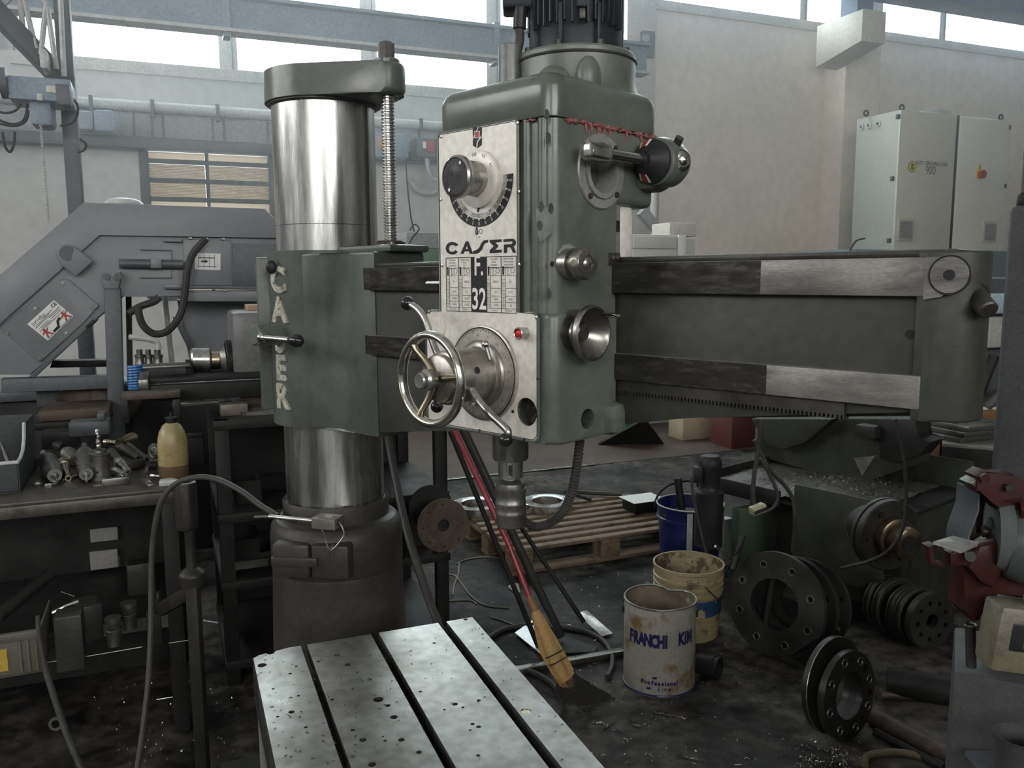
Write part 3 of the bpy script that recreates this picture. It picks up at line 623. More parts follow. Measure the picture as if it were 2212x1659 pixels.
for dx, dz in ((0.013, 0.0195), (-0.013, -0.0195)): P('knob_screw', B().cyl((kx+dx, YF-0.0522, kz+dz), (kx+dx, YF-0.0537, kz+dz), 0.0028, n=12), steel, KN)
sy_ = B(); a_, b_ = cz2(470, 935); 
sy_.plate(czp([(464, 905), (476, 905), (476, 925), (482, 930), (482, 950), (476, 965), (464, 965), (460, 950), (460, 930), (464, 925)]), [czp([(467, 928), (474, 928), (474, 950), (467, 950)])], 0, 0.0003, m=TP)
o_ = cz2(502, 936); sy_.plate(circ(o_[0], o_[1], 0.0038, 20), [circ(o_[0], o_[1], 0.0033, 20)], 0, 0.0003, m=TP)
q_ = cz2(487, 981); sy_.text('min', 0.004, m=TP @ Matrix.Translation((q_[0], q_[1], 0)))
q_ = cz2(482, 768); sy_.plate(czp([(472, 778), (480, 752), (492, 752), (486, 786), (474, 790)]), [], 0, 0.0003, m=TP)
P('plate_symbol', sy_, blackp, FP, smooth=0)
# feed table
A_, B_, C_, D_ = cz2(230, 1144), cz2(777, 1130), cz2(777, 1575), cz2(240, 1556)
x0, x1, z1, z0 = A_[0], B_[0], (A_[1]+B_[1])/2, (C_[1]+D_[1])/2; W_, H_ = x1-x0, z1-z0
cols = [0, 0.19, 0.376, 0.598, 0.797, 1.0]
ln = B()
def hl(xa, xb, z, t=0.0005): ln.plate([(xa, z-t/2), (xb, z-t/2), (xb, z+t/2), (xa, z+t/2)], [], 0, 0.0003, m=TP)
def vl(x, za, zb, t=0.0005): ln.plate([(x-t/2, za), (x+t/2, za), (x+t/2, zb), (x-t/2, zb)], [], 0, 0.0003, m=TP)
hl(x0, x1, z1, 0.001); hl(x0, x1, z0, 0.001)
for c in cols: vl(x0+W_*c, z0, z1, 0.001)
tx = B(); heads = [['ALLUMINIO', 'ALUMINIUM', 'ALLUMINIUM', 'ALUMINIUM'], ['ACCIAIO R 50/60', 'ACIER', 'STAHL', 'STEEL'], None, ['GHISA R 20/25', 'FONTE', 'GUSSEISEN', 'CAST IRON'], ['BRONZO OTTONE', 'BRONZE LAITON', 'MESSING KUPFER', 'BRONZE BRASS']]
vals = [['0,1', '0,1-0,2', '0,2-0,3', '0,3-0,2'], ['0,05-0,1', '0,1', '0,2-0,3', '0,1-0,2'], None, ['0,05-0,1', '0,1', '0,2-0,3', '0,1-0,2'], ['0,1', '0,1-0,2', '0,2-0,3', '0,2']]
foot = ['70-110 m/min', '15-25 m/min', None, '15-25 m/min', '30-60 m/min']
for c in range(5):
    if c == 2: continue
    xa, xb = x0+W_*cols[c], x0+W_*cols[c+1]; w_ = xb-xa; zs = [z1-H_*k for k in (0.19, 0.335, 0.56, 0.70, 0.815, 0.925)]
    for z in (zs[0], zs[1], zs[5]): hl(xa, xb, z)
    for z in zs[2:5]: hl(xa+w_*0.27, xb, z)
    vl(xa+w_*0.27, zs[5], zs[0])
    for k in range(1, 9): hl(xa, xa+w_*0.27, zs[1]-(zs[1]-zs[5])*k/9)
    for k, s_ in enumerate(heads[c]): tx.text(s_, 0.0036, m=TP @ Matrix.Translation((xa+w_*0.5, z1-0.004-0.0045*k, 0)), sx=0.72 if len(s_) > 12 else 0.85)
    for k, s_ in enumerate(vals[c]): tx.text(s_, 0.0052, m=TP @ Matrix.Translation((xa+w_*0.635, ([zs[1]]+zs[2:])[k]*0.5+(zs[2:])[k]*0.5, 0)), sx=0.7)
    for k, s_ in enumerate(['1', '4', '5,75', '8', '11', '16', '23', '32', '45']): tx.text(s_, 0.004, m=TP @ Matrix.Translation((xa+w_*0.135, zs[1]-(zs[1]-zs[5])*(k+0.5)/9, 0)), sx=0.75)
    tx.text(foot[c], 0.0035, m=TP @ Matrix.Translation((xa+w_*0.5, (zs[5]+z0)/2, 0)), sx=0.8)
    zc = (zs[0]+zs[1])/2
    tx.plate([(xa+w_*0.09, zc-0.004), (xa+w_*0.13, zc-0.007), (xa+w_*0.19, zc-0.004), (xa+w_*0.19, zc+0.008), (xa+w_*0.09, zc+0.008)], [], 0, 0.0003, m=TP)
    tx.plate(circ(xa+w_*0.76, zc+0.001, 0.0042, 18), [circ(xa+w_*0.76, zc+0.001, 0.0037, 18)], 0, 0.0003, m=TP)
    zg = [(xa+w_*(0.40+0.08*(k % 2)), zc-0.006+0.002*k) for k in range(7)]; tx.plate(stroke(zg, 0.0006), [], 0, 0.0003, m=TP)
    tx.text('mm', 0.003, m=TP @ Matrix.Translation((xa+w_*0.6, zs[1]+0.002, 0)))
P('feed_table_rule', ln, blackp, FP, smooth=0); P('feed_table_text', tx, blackp, FP, smooth=0, label='printed drilling feed table')
bx0, bx1 = x0+W_*cols[2], x0+W_*cols[3]
P('model_panel', flat(B(), [(bx0, z0), (bx1, z0), (bx1, z1), (bx0, z1)]), blackp, FP, smooth=0, label='black panel with a white number')
bc = (bx0+bx1)/2
P('model_lettering', B().text('F.', 0.046, m=PM(YF-0.0009) @ Matrix.Translation((bc, z1-H_*0.165, 0)), sx=0.72, bold=0.0008).text('32', 0.048, m=PM(YF-0.0009) @ Matrix.Translation((bc, z0+H_*0.22, 0)), sx=0.72, bold=0.0008), whitep, FP, smooth=0)
# plate screws
for p in ((192, 200), (790, 93), (190, 690), (800, 630), (200, 1204), (802, 1197), (936, 1610), (99, 1566)):
    q_ = cz2(*p); P('plate_screw', B().lathe((q_[0], YF, q_[1]), (0, -1, 0), [(0.0028, 0), (0.0026, 0.0012), (0.0012, 0.0016)], 12), steel, FP)
for px, py in ((1162, 818), (1158, 897), (1036, 930), (1133, 950), (1108, 889)):
    q_ = fr(px, py, YF); P('plate_screw', B().lathe((q_[0], YF, q_[1]), (0, -1, 0), [(0.0028, 0), (0.0026, 0.0012), (0.0012, 0.0016)], 12), dksteel, FP)
q_ = fr(948, 708, YF); P('blank_cover', B().cyl((q_[0], YF, q_[1]), (q_[0], YF-0.0025, q_[1]), 0.0165, n=32, b=0.0008), plateal, FP)
q_ = fr(1123, 720, YF-0.012); LP = P('pilot_lamp', B().lathe((q_[0], YF, q_[1]), (0, -1, 0), [(0.0095, 0), (0.0095, 0.016), (0.0082, 0.0175), (0.007, 0.0165), (0.0068, 0.012)], 28), steel, FP, label='chrome bezel of the pilot lamp')
P('pilot_lens', B().sphere((q_[0], YF-0.0125, q_[1]), 0.0062, 18), redlamp, LP, label='lit red pilot lens') if False else P('pilot_lens', B().sphere((q_[0], YF-0.0125, q_[1]), 0.0062, 18), redlamp, FP, label='lit red pilot lens')
q0, q1 = fr(922, 612, -0.245), fr(948, 612, -0.235)
P('side_pin', B().cyl((q0[0], -0.245, q0[1]), (0.716, -0.240, q0[1]), 0.0035, n=12), chrome, HD)

# --- feed hub, handwheel and levers
dx, dz = fr(1046, 806, YF)
HBm = P('depth_dial', B().lathe((dx, YF, dz), (0, -1, 0), [(0.078, 0), (0.078, 0.004), (0.0755, 0.0055), (0.0735, 0.0055), (0.073, 0.007), (0.053, 0.0085)], 72), dial, label='graduated depth dial ring')
P('dial_groove', B().torus((dx, YF-0.0058, dz), (0, 1, 0), 0.0745, 0.0009, 72, 5), blackp, HBm)
gm = B()
for i in range(120):
    a = 2*pi*i/120; l = 0.0055 if i % 5 == 0 else 0.0032; d = (cos(a), sin(a))
    gm.plate(stroke([(dx+0.0728*d[0], dz+0.0728*d[1]), (dx+(0.0728-l)*d[0], dz+(0.0728-l)*d[1])], 0.0005), [], 0, 0.0003, m=PM(YF-0.0073))
for i in range(16):
    a = 2*pi*i/16+0.11; gm.text(str(16-(i+8) % 16), 0.0075, m=PM(YF-0.0079) @ Matrix.Translation((dx+0.062*cos(a), dz+0.062*sin(a), 0)) @ Matrix.Rotation(a-pi/2, 4, 'Z'), sx=0.8)
P('dial_graduation', gm, blackp, HBm, smooth=0)
FH = P('feed_hub', B().lathe((dx, YF-0.006, dz), (0, -1, 0), [(0.055, 0), (0.055, 0.004), (0.0525, 0.007), (0.046, 0.0075), (0.043, 0.0095), (0.043, 0.078), (0.0405, 0.083), (0.037, 0.084), (0.037, 0.094), (0.034, 0.096)], 56), mat('turned_hub_steel', (0.30, 0.28, 0.255), 0.3, 0.9, 0.2, 8), label='large turned steel feed hub')
def fpt(px, py, y): x, z = fr(px, py, y); return (x, y, z)
hp = fpt(1021, 803, YF-0.055); hv = (Vector(hp)-Vector((dx, YF-0.055, dz))).normalized()
P('hub_hole', B().cyl(Vector((dx, YF-0.055, dz))+hv*0.040, Vector((dx, YF-0.055, dz))+hv*0.0437, 0.0055, n=18), black, FH)
wy = -0.372
wc = Vector((dx, wy, dz))
HW = P('handwheel', B().torus(wc, (0, 1, 0), 0.0685, 0.0068, 64, 14, sy=1.25), chrome, label='polished steel handwheel with three spokes')
P('wheel_groove', B().torus(wc+Vector((0, -0.0072, 0)), (0, 1, 0), 0.0685, 0.0017, 64, 6), brass, HW)
P('wheel_hub', B().lathe(wc+Vector((0, 0.035, 0)), (0, -1, 0), [(0.013, 0), (0.013, 0.03), (0.0165, 0.034), (0.0165, 0.046), (0.0125, 0.05), (0.0125, 0.056), (0.0105, 0.0585)], 28), steel, HW)
for a in (128, 246, 8):
    d = Vector((cos(radians(a)), 0, sin(radians(a))))
    P('spoke', B().tube([wc+d*0.012+Vector((0, 0.012, 0)), wc+d*0.026+Vector((0, 0.010, 0)), wc+d*0.04+Vector((0, 0.006, 0)), wc+d*0.055, wc+d*0.066], [0.0075, 0.0068, 0.0055, 0.0048, 0.0072], 12), brass, HW)
# locking pin on the hub
k0 = fpt(1049, 744, YF-0.05); k1 = fpt(1059, 778, YF-0.05)
KP = P('hub_lock_pin', B().cyl(k0, k1, 0.0035, n=12), steel, FH); P('pin_ball', B().sphere(k0, 0.0068), chrome, FH)
# capstan levers
def lever(pts, y, r, ball, rb):
    L_ = P('feed_lever', B().tube(catmull([fpt(a, b, yy) for a, b, yy in pts], 6), r, 12), steel, label='bent steel feed lever')
    x, z = fr(*ball[:2], ball[2]); P('lever_ball', B().sphere((x, ball[2], z), rb), ballp, L_, label='black ball grip')
lever([(1022, 848, -0.325), (1036, 868, -0.33), (1060, 895, -0.335), (1085, 918, -0.335), (1097, 932, -0.335), (1096, 948, -0.335)], 0, 0.0058, (1093, 950, -0.337), 0.0105)
P('lever_socket', B().cyl(fpt(1015, 838, -0.315), fpt(1034, 866, -0.33), 0.0085, 0.0065, n=16), steel, FH)
lever([(962, 800, -0.315), (945, 765, -0.315), (930, 725, -0.315), (918, 690, -0.315), (902, 668, -0.315), (884, 656, -0.315)], 0, 0.0058, (880, 655, -0.315), 0.0118)
lever([(970, 850, -0.315), (955, 868, -0.315), (946, 876, -0.315)], 0, 0.005, (944, 878, -0.315), 0.0105)
q_ = fpt(1024, 872, -0.30); P('hub_screw', B().cyl(q_, (q_[0], q_[1]-0.008, q_[2]), 0.0038, n=12), steel, FH)
P('hub_flange', B().lathe((dx, -0.345, dz), (0, -1, 0), [(0.034, 0), (0.034, 0.006), (0.02, 0.008)], 40), dksteel, FH)

# --- right side of the head
XS = 0.9655
def spt(px, py, x): y, z = sd(px, py, x); return (x, y, z)
# round flange with a deep bore
gy_, gz_ = sd(1297, 371, XS)
RF = P('round_flange', B().lathe((XS-0.004, gy_, gz_), (1, 0, 0), [(0.058, 0), (0.058, 0.006), (0.0565, 0.008), (0.044, 0.0085), (0.0435, 0.006), (0.042, 0.006), (0.0415, 0.011), (0.034, 0.0115), (0.033, 0.008), (0.032, -0.03), (0.0, -0.032)], 56, caps=(False, True)), mat('machined_flange_grey', (0.27, 0.265, 0.255), 0.42, 0.4, 0.12, 10), label='round machined flange with a deep bore')
for o_ in (GH, HD): cut(o_, B().cyl((XS-0.034, gy_, gz_), (XS+0.03, gy_, gz_), 0.0335, n=36))
for a in (50, 140, 232, 318): P('flange_screw', B().cyl((XS+0.003, gy_+0.050*cos(radians(a)), gz_+0.050*sin(radians(a))), (XS+0.0062, gy_+0.050*cos(radians(a)), gz_+0.050*sin(radians(a))), 0.0048, n=14), dksteel, RF)
P('bore_liner', B().cyl((XS-0.0335, gy_, gz_), (XS-0.030, gy_, gz_), 0.0315, n=40), mat('bore_dark_iron', (0.075, 0.07, 0.068), 0.45, 0.4, 0.2, 10), RF)
# gear change boss with the cone dial and lever
XB = 0.995
by1, bz1 = sd(1418, 350, XB)
P('gear_boss', B().lathe((XB, by1+0.005, bz1), (0, -1, 0), [(0.03, -0.05), (0.038, -0.035), (0.041, -0.005), (0.038, 0.010), (0.031, 0.014)], 36), green, HD)
P('gear_boss_web', B().box(0.94, XB, by1-0.01, by1+0.05, bz1-0.045, bz1+0.03, 0.014), green, HD)
P('boss_cap', B().lathe((XB+0.038, by1+0.015, bz1), (1, -0.35, 0), [(0.017, -0.012), (0.017, 0.002), (0.015, -0.008), (0.015, 0.003), (0.012, 0.005), (0.009, 0.005), (0.0075, 0.008), (0.0, 0.010)], 24), chrome, HD)
P('boss_stud', B().cyl((XB+0.028, by1+0.015, bz1+0.026), (XB+0.036, by1+0.012, bz1+0.036), 0.007, n=14), dksteel, HD)
CD = P('cone_dial', B().lathe((XB, by1-0.012, bz1), (0, -1, 0), [(0.036, 0), (0.0355, 0.004), (0.0165, 0.024), (0.014, 0.026), (0.011, 0.026), (0.011, 0.032)], 44), black, label='black cone dial on the gear boss')
def cone_mark(a, w, m_, nm):
    pts = []
    for da in (-w, w):
        for r_, h in ((0.034, 0.0063), (0.022, 0.019)):
            pts.append((XB+(r_+0.0004)*cos(radians(a+da)), by1-0.012-h-0.0004, bz1+(r_+0.0004)*sin(radians(a+da))))
    P(nm, B().add(pts, [(0, 1, 3, 2)]), m_, CD, smooth=0)
for a, w, m_ in ((88, 5, whitep), (118, 4, whitep), (103, 9, redp), (-88, 4, whitep), (-118, 4, whitep), (-103, 9, redp)): cone_mark(a, w, m_, 'dial_mark')
ly1 = by1-0.035; ly0 = ly1-0.105
LV = P('gear_lever', B().cyl((XB, ly1, bz1), (XB, ly0, bz1), 0.0085, n=20), chrome, label='polished gear lever shaft')
P('lever_block', B().box(XB-0.011, XB+0.011, ly0-0.045, ly0+0.012, bz1-0.0125, bz1+0.0125, 0.005), chrome, LV)
P('lever_block_pin', B().cyl((XB+0.008, ly0-0.034, bz1-0.002), (XB+0.0125, ly0-0.034, bz1-0.002), 0.0055, n=14), steel, LV)
# clamp knob with a cross hole
ky, kz_ = sd(1225, 570, XS)
CK = P('clamp_knob', B().lathe((XS-0.002, ky, kz_), (1, 0, 0), [(0.0235, 0), (0.0235, 0.016), (0.018, 0.017), (0.018, 0.024), (0.0235, 0.025), (0.0245, 0.029), (0.0245, 0.04), (0.0225, 0.043), (0.013, 0.0435), (0.0125, 0.041)], 40), mat('knob_steel', (0.30, 0.285, 0.26), 0.3, 0.9, 0.15, 12), label='turned steel clamp knob')
P('knob_centre', B().sphere((XS+0.0385, ky, kz_), 0.0105, 18, (0.5, 1, 1)), steel, CK)
P('cross_hole', B().cyl((XS+0.033, ky-0.0246, kz_+0.001), (XS+0.033, ky-0.021, kz_+0.001), 0.0055, n=16), brass, CK)
# dished side handwheel with a crank pin
sy0, sz0 = sd(1238, 718, XS)
SW = P('side_handwheel', B().lathe((XS-0.002, sy0, sz0), (1, 0, 0), [(0.036, 0), (0.036, 0.006), (0.02, 0.01), (0.014, 0.02), (0.03, 0.026), (0.041, 0.032), (0.0435, 0.037), (0.0425, 0.042), (0.039, 0.0435), (0.0365, 0.041), (0.034, 0.037), (0.013, 0.022), (0.012, 0.024), (0.0, 0.024)], 52), mat('dish_steel', (0.27, 0.255, 0.235), 0.26, 0.95, 0.15, 10), label='dished side handwheel')
P('wheel_centre', B().lathe((XS+0.02, sy0, sz0), (1, 0, 0), [(0.011, 0), (0.011, 0.003), (0.003, 0.0035), (0.0025, 0.002)], 20), dksteel, SW)
P('crank_pin', B().cyl((XS+0.038, sy0+0.028, sz0+0.027), (XS+0.062, sy0+0.028, sz0+0.027), 0.0042, n=14), chrome, SW)
P('crank_pin_tip', B().cyl((XS+0.062, sy0+0.028, sz0+0.027), (XS+0.070, sy0+0.028, sz0+0.027), 0.0026, n=12), brass, SW)
q_ = sd(1270, 905, XS+0.006)
for o_ in (LF, HD): cut(o_, B().cyl((XS-0.03, q_[0], q_[1]), (XS+0.03, q_[0], q_[1]), 0.0165, n=28))
P('oil_port', B().cyl((XS-0.028, q_[0], q_[1]), (XS-0.022, q_[0], q_[1]), 0.0162, n=28), black, HD)
q_ = sd(1193, 570, XS); P('screw_hole', B().cyl((XS-0.001, q_[0], q_[1]), (XS+0.0008, q_[0], q_[1]), 0.004, n=14), black, HD)
chipm = mat('chipped_primer', (0.062, 0.070, 0.060), 0.5, 0, 0.3, 90)
bare = mat('bare_filler_patch', (0.185, 0.20, 0.18), 0.5, 0, 0.15, 20)
pa = [sd(px, py, XS) for px, py in ((1158, 452), (1172, 443), (1190, 452), (1197, 475), (1193, 500), (1178, 515), (1166, 522), (1160, 500))]
P('filler_patch', B().plate(pa, [], 0, 0.0006, m=SM(XS)), bare, HD)
pa = [sd(px, py, XS) for px, py in ((1203, 548), (1215, 530), (1230, 527), (1243, 536), (1243, 546))]
P('filler_patch', B().plate(pa, [], 0, 0.0006, m=SM(XS)), bare, HD)
for px, py in ((1183, 298), (1168, 447), (1189, 450), (1165, 487), (1184, 634), (1181, 248)):
    q_ = sd(px, py, XS); random.seed(px); pa = [(q_[0]+random.uniform(0.7, 1.2)*0.0065*cos(k), q_[1]+random.uniform(0.8, 1.3)*0.0075*sin(k)) for k in [i*0.785 for i in range(8)]]
    P('chipped_spot', B().plate([(a_*1.0, b_*1.0) for a_, b_ in pa], [], 0, 0.0009, m=SM(XS+0.0003)), chipm, HD)
# saddle plate riding on the arm
P('saddle', B().box(0.76, 0.958, -0.112, -0.07, 1.572, 1.668, 0.006), mat('saddle_bare_metal', (0.30, 0.285, 0.275), 0.45, 0.5, 0.15, 8), HD)
P('saddle_post', B().box(0.90, 0.955, -0.07, -0.03, 1.575, 1.668, 0.01), plateal, HD)
P('saddle_notch', B().box(0.9585, 0.9605, -0.092, -0.078, 1.622, 1.64, 0), black, HD)
P('wiper_block', B().box(0.935, 0.966, -0.115, -0.082, 1.566, 1.588, 0.002), dksteel, HD)
for y in (-0.106, -0.095): P('wiper_bolt', B().cyl((0.966, y, 1.58), (0.970, y, 1.58), 0.0035, n=10), steel, HD)
P('head_foot', B().box(0.90, 0.99, -0.13, -0.085, HB-0.002, HB+0.055, 0.018), green, HD)

# --- spindle and chuck
sx_, sy__ = 0.817, -0.19
SPN = P('spindle_quill', B().lathe((sx_, sy__, 1.30), (0, 0, -1), [(0.031, 0), (0.031, 0.058), (0.029, 0.061), (0.0215, 0.061), (0.0215, 0.091), (0.020, 0.093), (0.0105, 0.093), (0.0105, 0.098)], 40), colst, label='bright steel spindle nose')
cs = (Vector((0, 0, 0))-(MO+MU*sx_+MV*sy__)); cs.z = 0; cs.normalize(); cl = Vector((cs.dot(MU), cs.dot(MV), 0))
P('drift_slot', B().box(0.0205, 0.0218, -0.0035, 0.0035, 1.215, 1.233, m=frame((sx_, sy__, 0), cl)), black, SPN)
CH = P('drill_chuck', B().lathe((sx_, sy__, 1.203), (0, 0, -1), [(0.015, 0), (0.0235, 0.005), (0.0245, 0.010), (0.0245, 0.014), (0.0268, 0.0145), (0.0268, 0.019), (0.0258, 0.022), (0.0258, 0.036), (0.0268, 0.038), (0.0268, 0.043), (0.0258, 0.045), (0.0262, 0.054), (0.0268, 0.056), (0.0268, 0.062), (0.0258, 0.0635), (0.0252, 0.080), (0.0225, 0.083), (0.010, 0.083)], 44), mat('chuck_steel', (0.17, 0.165, 0.155), 0.3, 0.85, 0.2, 10), label='keyless drill chuck')
# corrugated coolant hose
hs = catmull([at(1253, 950, 1.40), at(1247, 1000, 1.40), at(1238, 1050, 1.405), at(1222, 1095, 1.41), at(1195, 1125, 1.415), at(1160, 1138, 1.42), at(1135, 1128, 1.425), at(1122, 1108, 1.43)], 22)
P('coolant_hose', MB().tube(hs, [0.0086 if i % 3 else 0.0066 for i in range(len(hs))], 12), hosem, label='corrugated grey coolant hose')

# --- machine base under column and table
P('base_plate', MB(GF).box(g2(MO)[0]-0.31, g2(MO)[0]+0.34, 0.5, g2(MO)[1]+0.36, 0.0, 0.12, 0.02), greend)

# ================================================================== T-slot box table
TZ = 0.80
tl, trr = onz(545, 1412, TZ), onz(1020, 1333, TZ); br = onz(1285, 1659, TZ)
TX = (trr-tl).normalized(); TF = frame((trr.x, trr.y, 0), TX)       # x along the far edge (leftwards negative), y away from camera
def tt(px, py): q = TF.inverted() @ onz(px, py, TZ); return (q.x, q.y)
TT = thing('t_slot_table', 'machined steel box table with four strips between T slots', 'machine table', TF @ Vector((-0.23, -0.4, 0.12)))
edges = [(tt(545, 1412)[0], tt(650, 1396)[0]), (tt(662, 1390)[0], tt(800, 1368)[0]), (tt(815, 1362)[0], tt(946, 1345)[0]), (tt(962, 1340)[0], tt(1020, 1333)[0])]
yb = -0.85
holes = [(566,1437,20),(728,1415,14),(751,1436,14),(688,1429,9),(640,1439,7),(817,1511,22),(838,1524,12),(851,1549,15),(718,1511,8),(720,1541,9),(713,1559,10),(784,1598,14),(762,1577,9),(832,1600,8),(867,1598,13),(905,1625,11),(729,1594,12),(804,1651,15),(752,1636,8),(630,1538,13),(661,1571,8),(645,1503,7),(627,1455,8),(938,1389,9),(908,1494,8),(983,1521,12),(1034,1513,9),(960,1533,6),(1000,1528,7),(1021,1564,9),(1034,1570,10),(1016,1577,6),(928,1570,15),(1033,1632,8),(1136,1536,22),(1006,1338,12),(1056,1399,5),(1165,1547,5),(932,1434,5),(772,1452,6),(800,1468,7),(762,1488,6),(690,1519,5),(640,1400,0),(590,1488,6),(600,1548,7),(648,1549,5),(768,1590,5),(827,1591,5)]
random.seed(5)
for i, (a, b) in enumerate(edges):
    hs_ = []
    for px, py, d in holes:
        if d == 0: continue
        x, y = tt(px, py); r_ = d/2/FPX*sqrt(1.5**2+0.75**2)*0.92
        if a+r_+0.002 < x < b-r_-0.002: hs_.append(circ(x, y, r_, 14))
    far = [(b, 0.0), (a, 0.0)]
    if i == 0: far = [(b, 0.0), (a+0.07, 0.0), (a+0.045, -0.006), (a+0.04, -0.016), (a+0.03, -0.017), (a+0.026, -0.009), (a+0.012, -0.012), (a, -0.022)]
    st = MB(TF).plate([(a, yb), (b, yb)]+far, hs_, TZ-0.022, TZ)
    sp = st.build('table_strip', tablem, TT, smooth=30)
    bv = sp.modifiers.new('edge_wear', 'BEVEL'); bv.width = 0.0016; bv.segments = 2; bv.limit_method = 'ANGLE'; bv.angle_limit = radians(60)
    MB(TF).box(a+0.012 if i else a, b-0.012 if i < 3 else b, yb, -0.004, TZ-0.06, TZ-0.0225).build('strip_web', dksteel, TT)
MB(TF).box(edges[0][0], edges[3][1], yb, -0.002, TZ-0.10, TZ-0.058).build('slot_bed', swarfm, TT)
MB(TF).box(edges[0][0]+0.004, edges[3][1]-0.004, yb, -0.01, 0.12, TZ-0.10, 0.006).build('table_box', mat('table_side_iron', (0.20, 0.195, 0.18), 0.45, 0.5, 0.2, 6, bump=0.1), TT)
for i in range(3):
    x0_, x1_ = edges[i][1], edges[i+1][0]
    c = MB(TF); random.seed(i)
    for k in range(60):
        x = random.uniform(x0_-0.004, x1_+0.004); y = random.uniform(-0.62, -0.01); c.tube([(x, y, TZ-0.056), (x+random.uniform(-.006, .006), y+random.uniform(-.008, .008), TZ-0.053), (x+random.uniform(-.006, .006), y+random.uniform(-.01, .01), TZ-0.055)], 0.0011, 4)
    ch_ = c.build('slot_chips', steel, TT); ch_['kind'] = 'stuff'
q = tt(1136, 1536); MB(TF).cyl((q[0], q[1], TZ-0.01), (q[0], q[1], TZ-0.0015), 0.0095, n=24).build('brass_plug', brass, TT)
# loose chips lying on the table top
c = MB(TF); random.seed(11)
for k in range(150):
    i = random.choice((0, 0, 0, 1, 1, 2, 3)); a, b = edges[i]; x = random.uniform(a+.004, b-.004); y = random.uniform(-0.6, -0.02); l = random.uniform(0.0008, 0.004); t = random.uniform(0, 6.3)
    c.tube([(x, y, TZ+0.0006), (x+l*cos(t), y+l*sin(t), TZ+0.0011), (x+l*1.6*cos(t+0.5), y+l*1.6*sin(t+0.5), TZ+0.0006)], 0.0005, 4)
tag(c.build('metal_chips', dksteel), 'fine metal chips scattered over the slotted table top', 'swarf', kind='stuff')

# ================================================================== left background
def gp(px, py, g): q = g2(ong(px, py, g)); return (q[0], q[2])          # (gx, z) on a plane parallel to the back wall
def gpl(pts, g): return [gp(a, b, g) for a, b in pts]
def g3(px, py, g): q = gp(px, py, g); return (q[0], g, q[1])
def G(): return MB(GF)
convm  = mat('grey_conveyor_paint', (0.14, 0.15, 0.16), 0.45, 0, 0.08, 3, fine=0.04)
whitem = mat('white_sticker', (0.62, 0.62, 0.60), 0.5, 0, 0.05, 10, fine=0.03)
rustm  = mat('rusty_steel', (0.075, 0.052, 0.038), 0.6, 0.4, 0.35, 12, col2=(0.035, 0.027, 0.022), mixlo=0.45, mixhi=0.65)
dkiron = mat('dark_iron', (0.018, 0.018, 0.017), 0.5, 0.2, 0.3, 8, bump=0.1)
midst  = mat('dull_steel', (0.17, 0.165, 0.15), 0.36, 0.85, 0.25, 10)
benchm = mat('worn_bench_steel', (0.075, 0.068, 0.058), 0.45, 0.5, 0.3, 8, col2=(0.04, 0.024, 0.018), mixlo=0.5, mixhi=0.68, mscale=12, bump=0.1)

# --- lattice jib crane with its hoist
JG = 6.2
jc = thing('jib_crane', 'grey lattice jib crane with a square mast near the window', 'crane', gw(*gp(150, 480, JG)[:1], JG, 0))
a, b = gp(135, 300, JG)[0], gp(170, 300, JG)[0]
MB(GF).box(a, b, JG, JG+0.13, 0, 5.2, 0.01).build('mast', greyst, jc)
def bar(mb, p, q, r, n=8): return mb.cyl(p, q, r, n=n)
P0, P1 = Vector(g3(-90, -60, JG-0.25)), Vector(g3(145, 185, JG-0.05))
ax = (P1-P0).normalized()
MB(GF).box(0, (P1-P0).length, -0.05, 0.05, -0.055, 0.055, 0.006, m=frame(P0, ax)).build('lower_chord', greyst, jc)
U0, U1 = Vector(g3(-20, -160, JG-0.25)), Vector(g3(150, -20, JG-0.05))
MB(GF).box(0, (U1-U0).length, -0.05, 0.05, -0.05, 0.05, 0.006, m=frame(U0, (U1-U0).normalized())).build('upper_chord', greyst, jc)
for p, q in (((22, -5), (-5, 25)), ((43, -20), (50, 75)), ((52, 0), (78, 105)), ((100, 5), (88, 118)), ((102, 15), (122, 150)), ((130, -10), (138, 165)), ((75, -30), (100, 10))):
    MB(GF).cyl(g3(*p, JG-0.15), g3(*q, JG-0.15), 0.016, n=8).build('lattice_bar', whitst, jc)
MB(GF).box(*sorted((gp(92, 150, JG-.2)[0], gp(108, 150, JG-.2)[0])), JG-0.32, JG-0.12, gp(100, 172, JG)[1], gp(100, 132, JG)[1], 0.01).build('joint_clamp', whitst, jc)
ho = thing('chain_hoist', 'dark blue electric chain hoist hanging under the lattice crane', 'hoist', gw(gp(80, 190, JG)[0], JG-0.3, gp(80, 230, JG)[1]))
def gbox(px0, py0, px1, py1, g, d, b=0.008): 
    x0, z0 = gp(px0, py1, g); x1, z1 = gp(px1, py0, g); return MB(GF).box(min(x0, x1), max(x0, x1), g, g+d, min(z0, z1), max(z0, z1), b)
gbox(18, 172, 152, 212, JG-0.35, 0.3).build('trolley', bluest, ho)
gbox(65, 205, 110, 270, JG-0.3, 0.22, 0.03).build('hoist_motor', bluest, ho)
gbox(122, 182, 150, 225, JG-0.38, 0.1).build('control_box', greyst, ho)
gbox(100, 186, 126, 199, JG-0.36, 0.01, 0).build('data_plate', framem, ho); gbox(80, 203, 92, 216, JG-0.36, 0.02, 0.002).build('white_tag', whitst, ho)
MB(GF).cyl(g3(0, 180, JG-0.3), g3(18, 180, JG-0.3), 0.09, n=20).build('rail_wheel', greyst, ho)
hk = G()
for i in range(58):
    y_ = 272+i*3.6; p = Vector(g3(88+i*0.3, y_, JG-0.3)); hk.torus(p, (1, 0.1, 0) if i % 2 else (0.1, 1, 0), 0.007, 0.0024, 8, 4)
ck = hk.build('hoist_chain', whitst, ho); ck['kind'] = 'stuff'
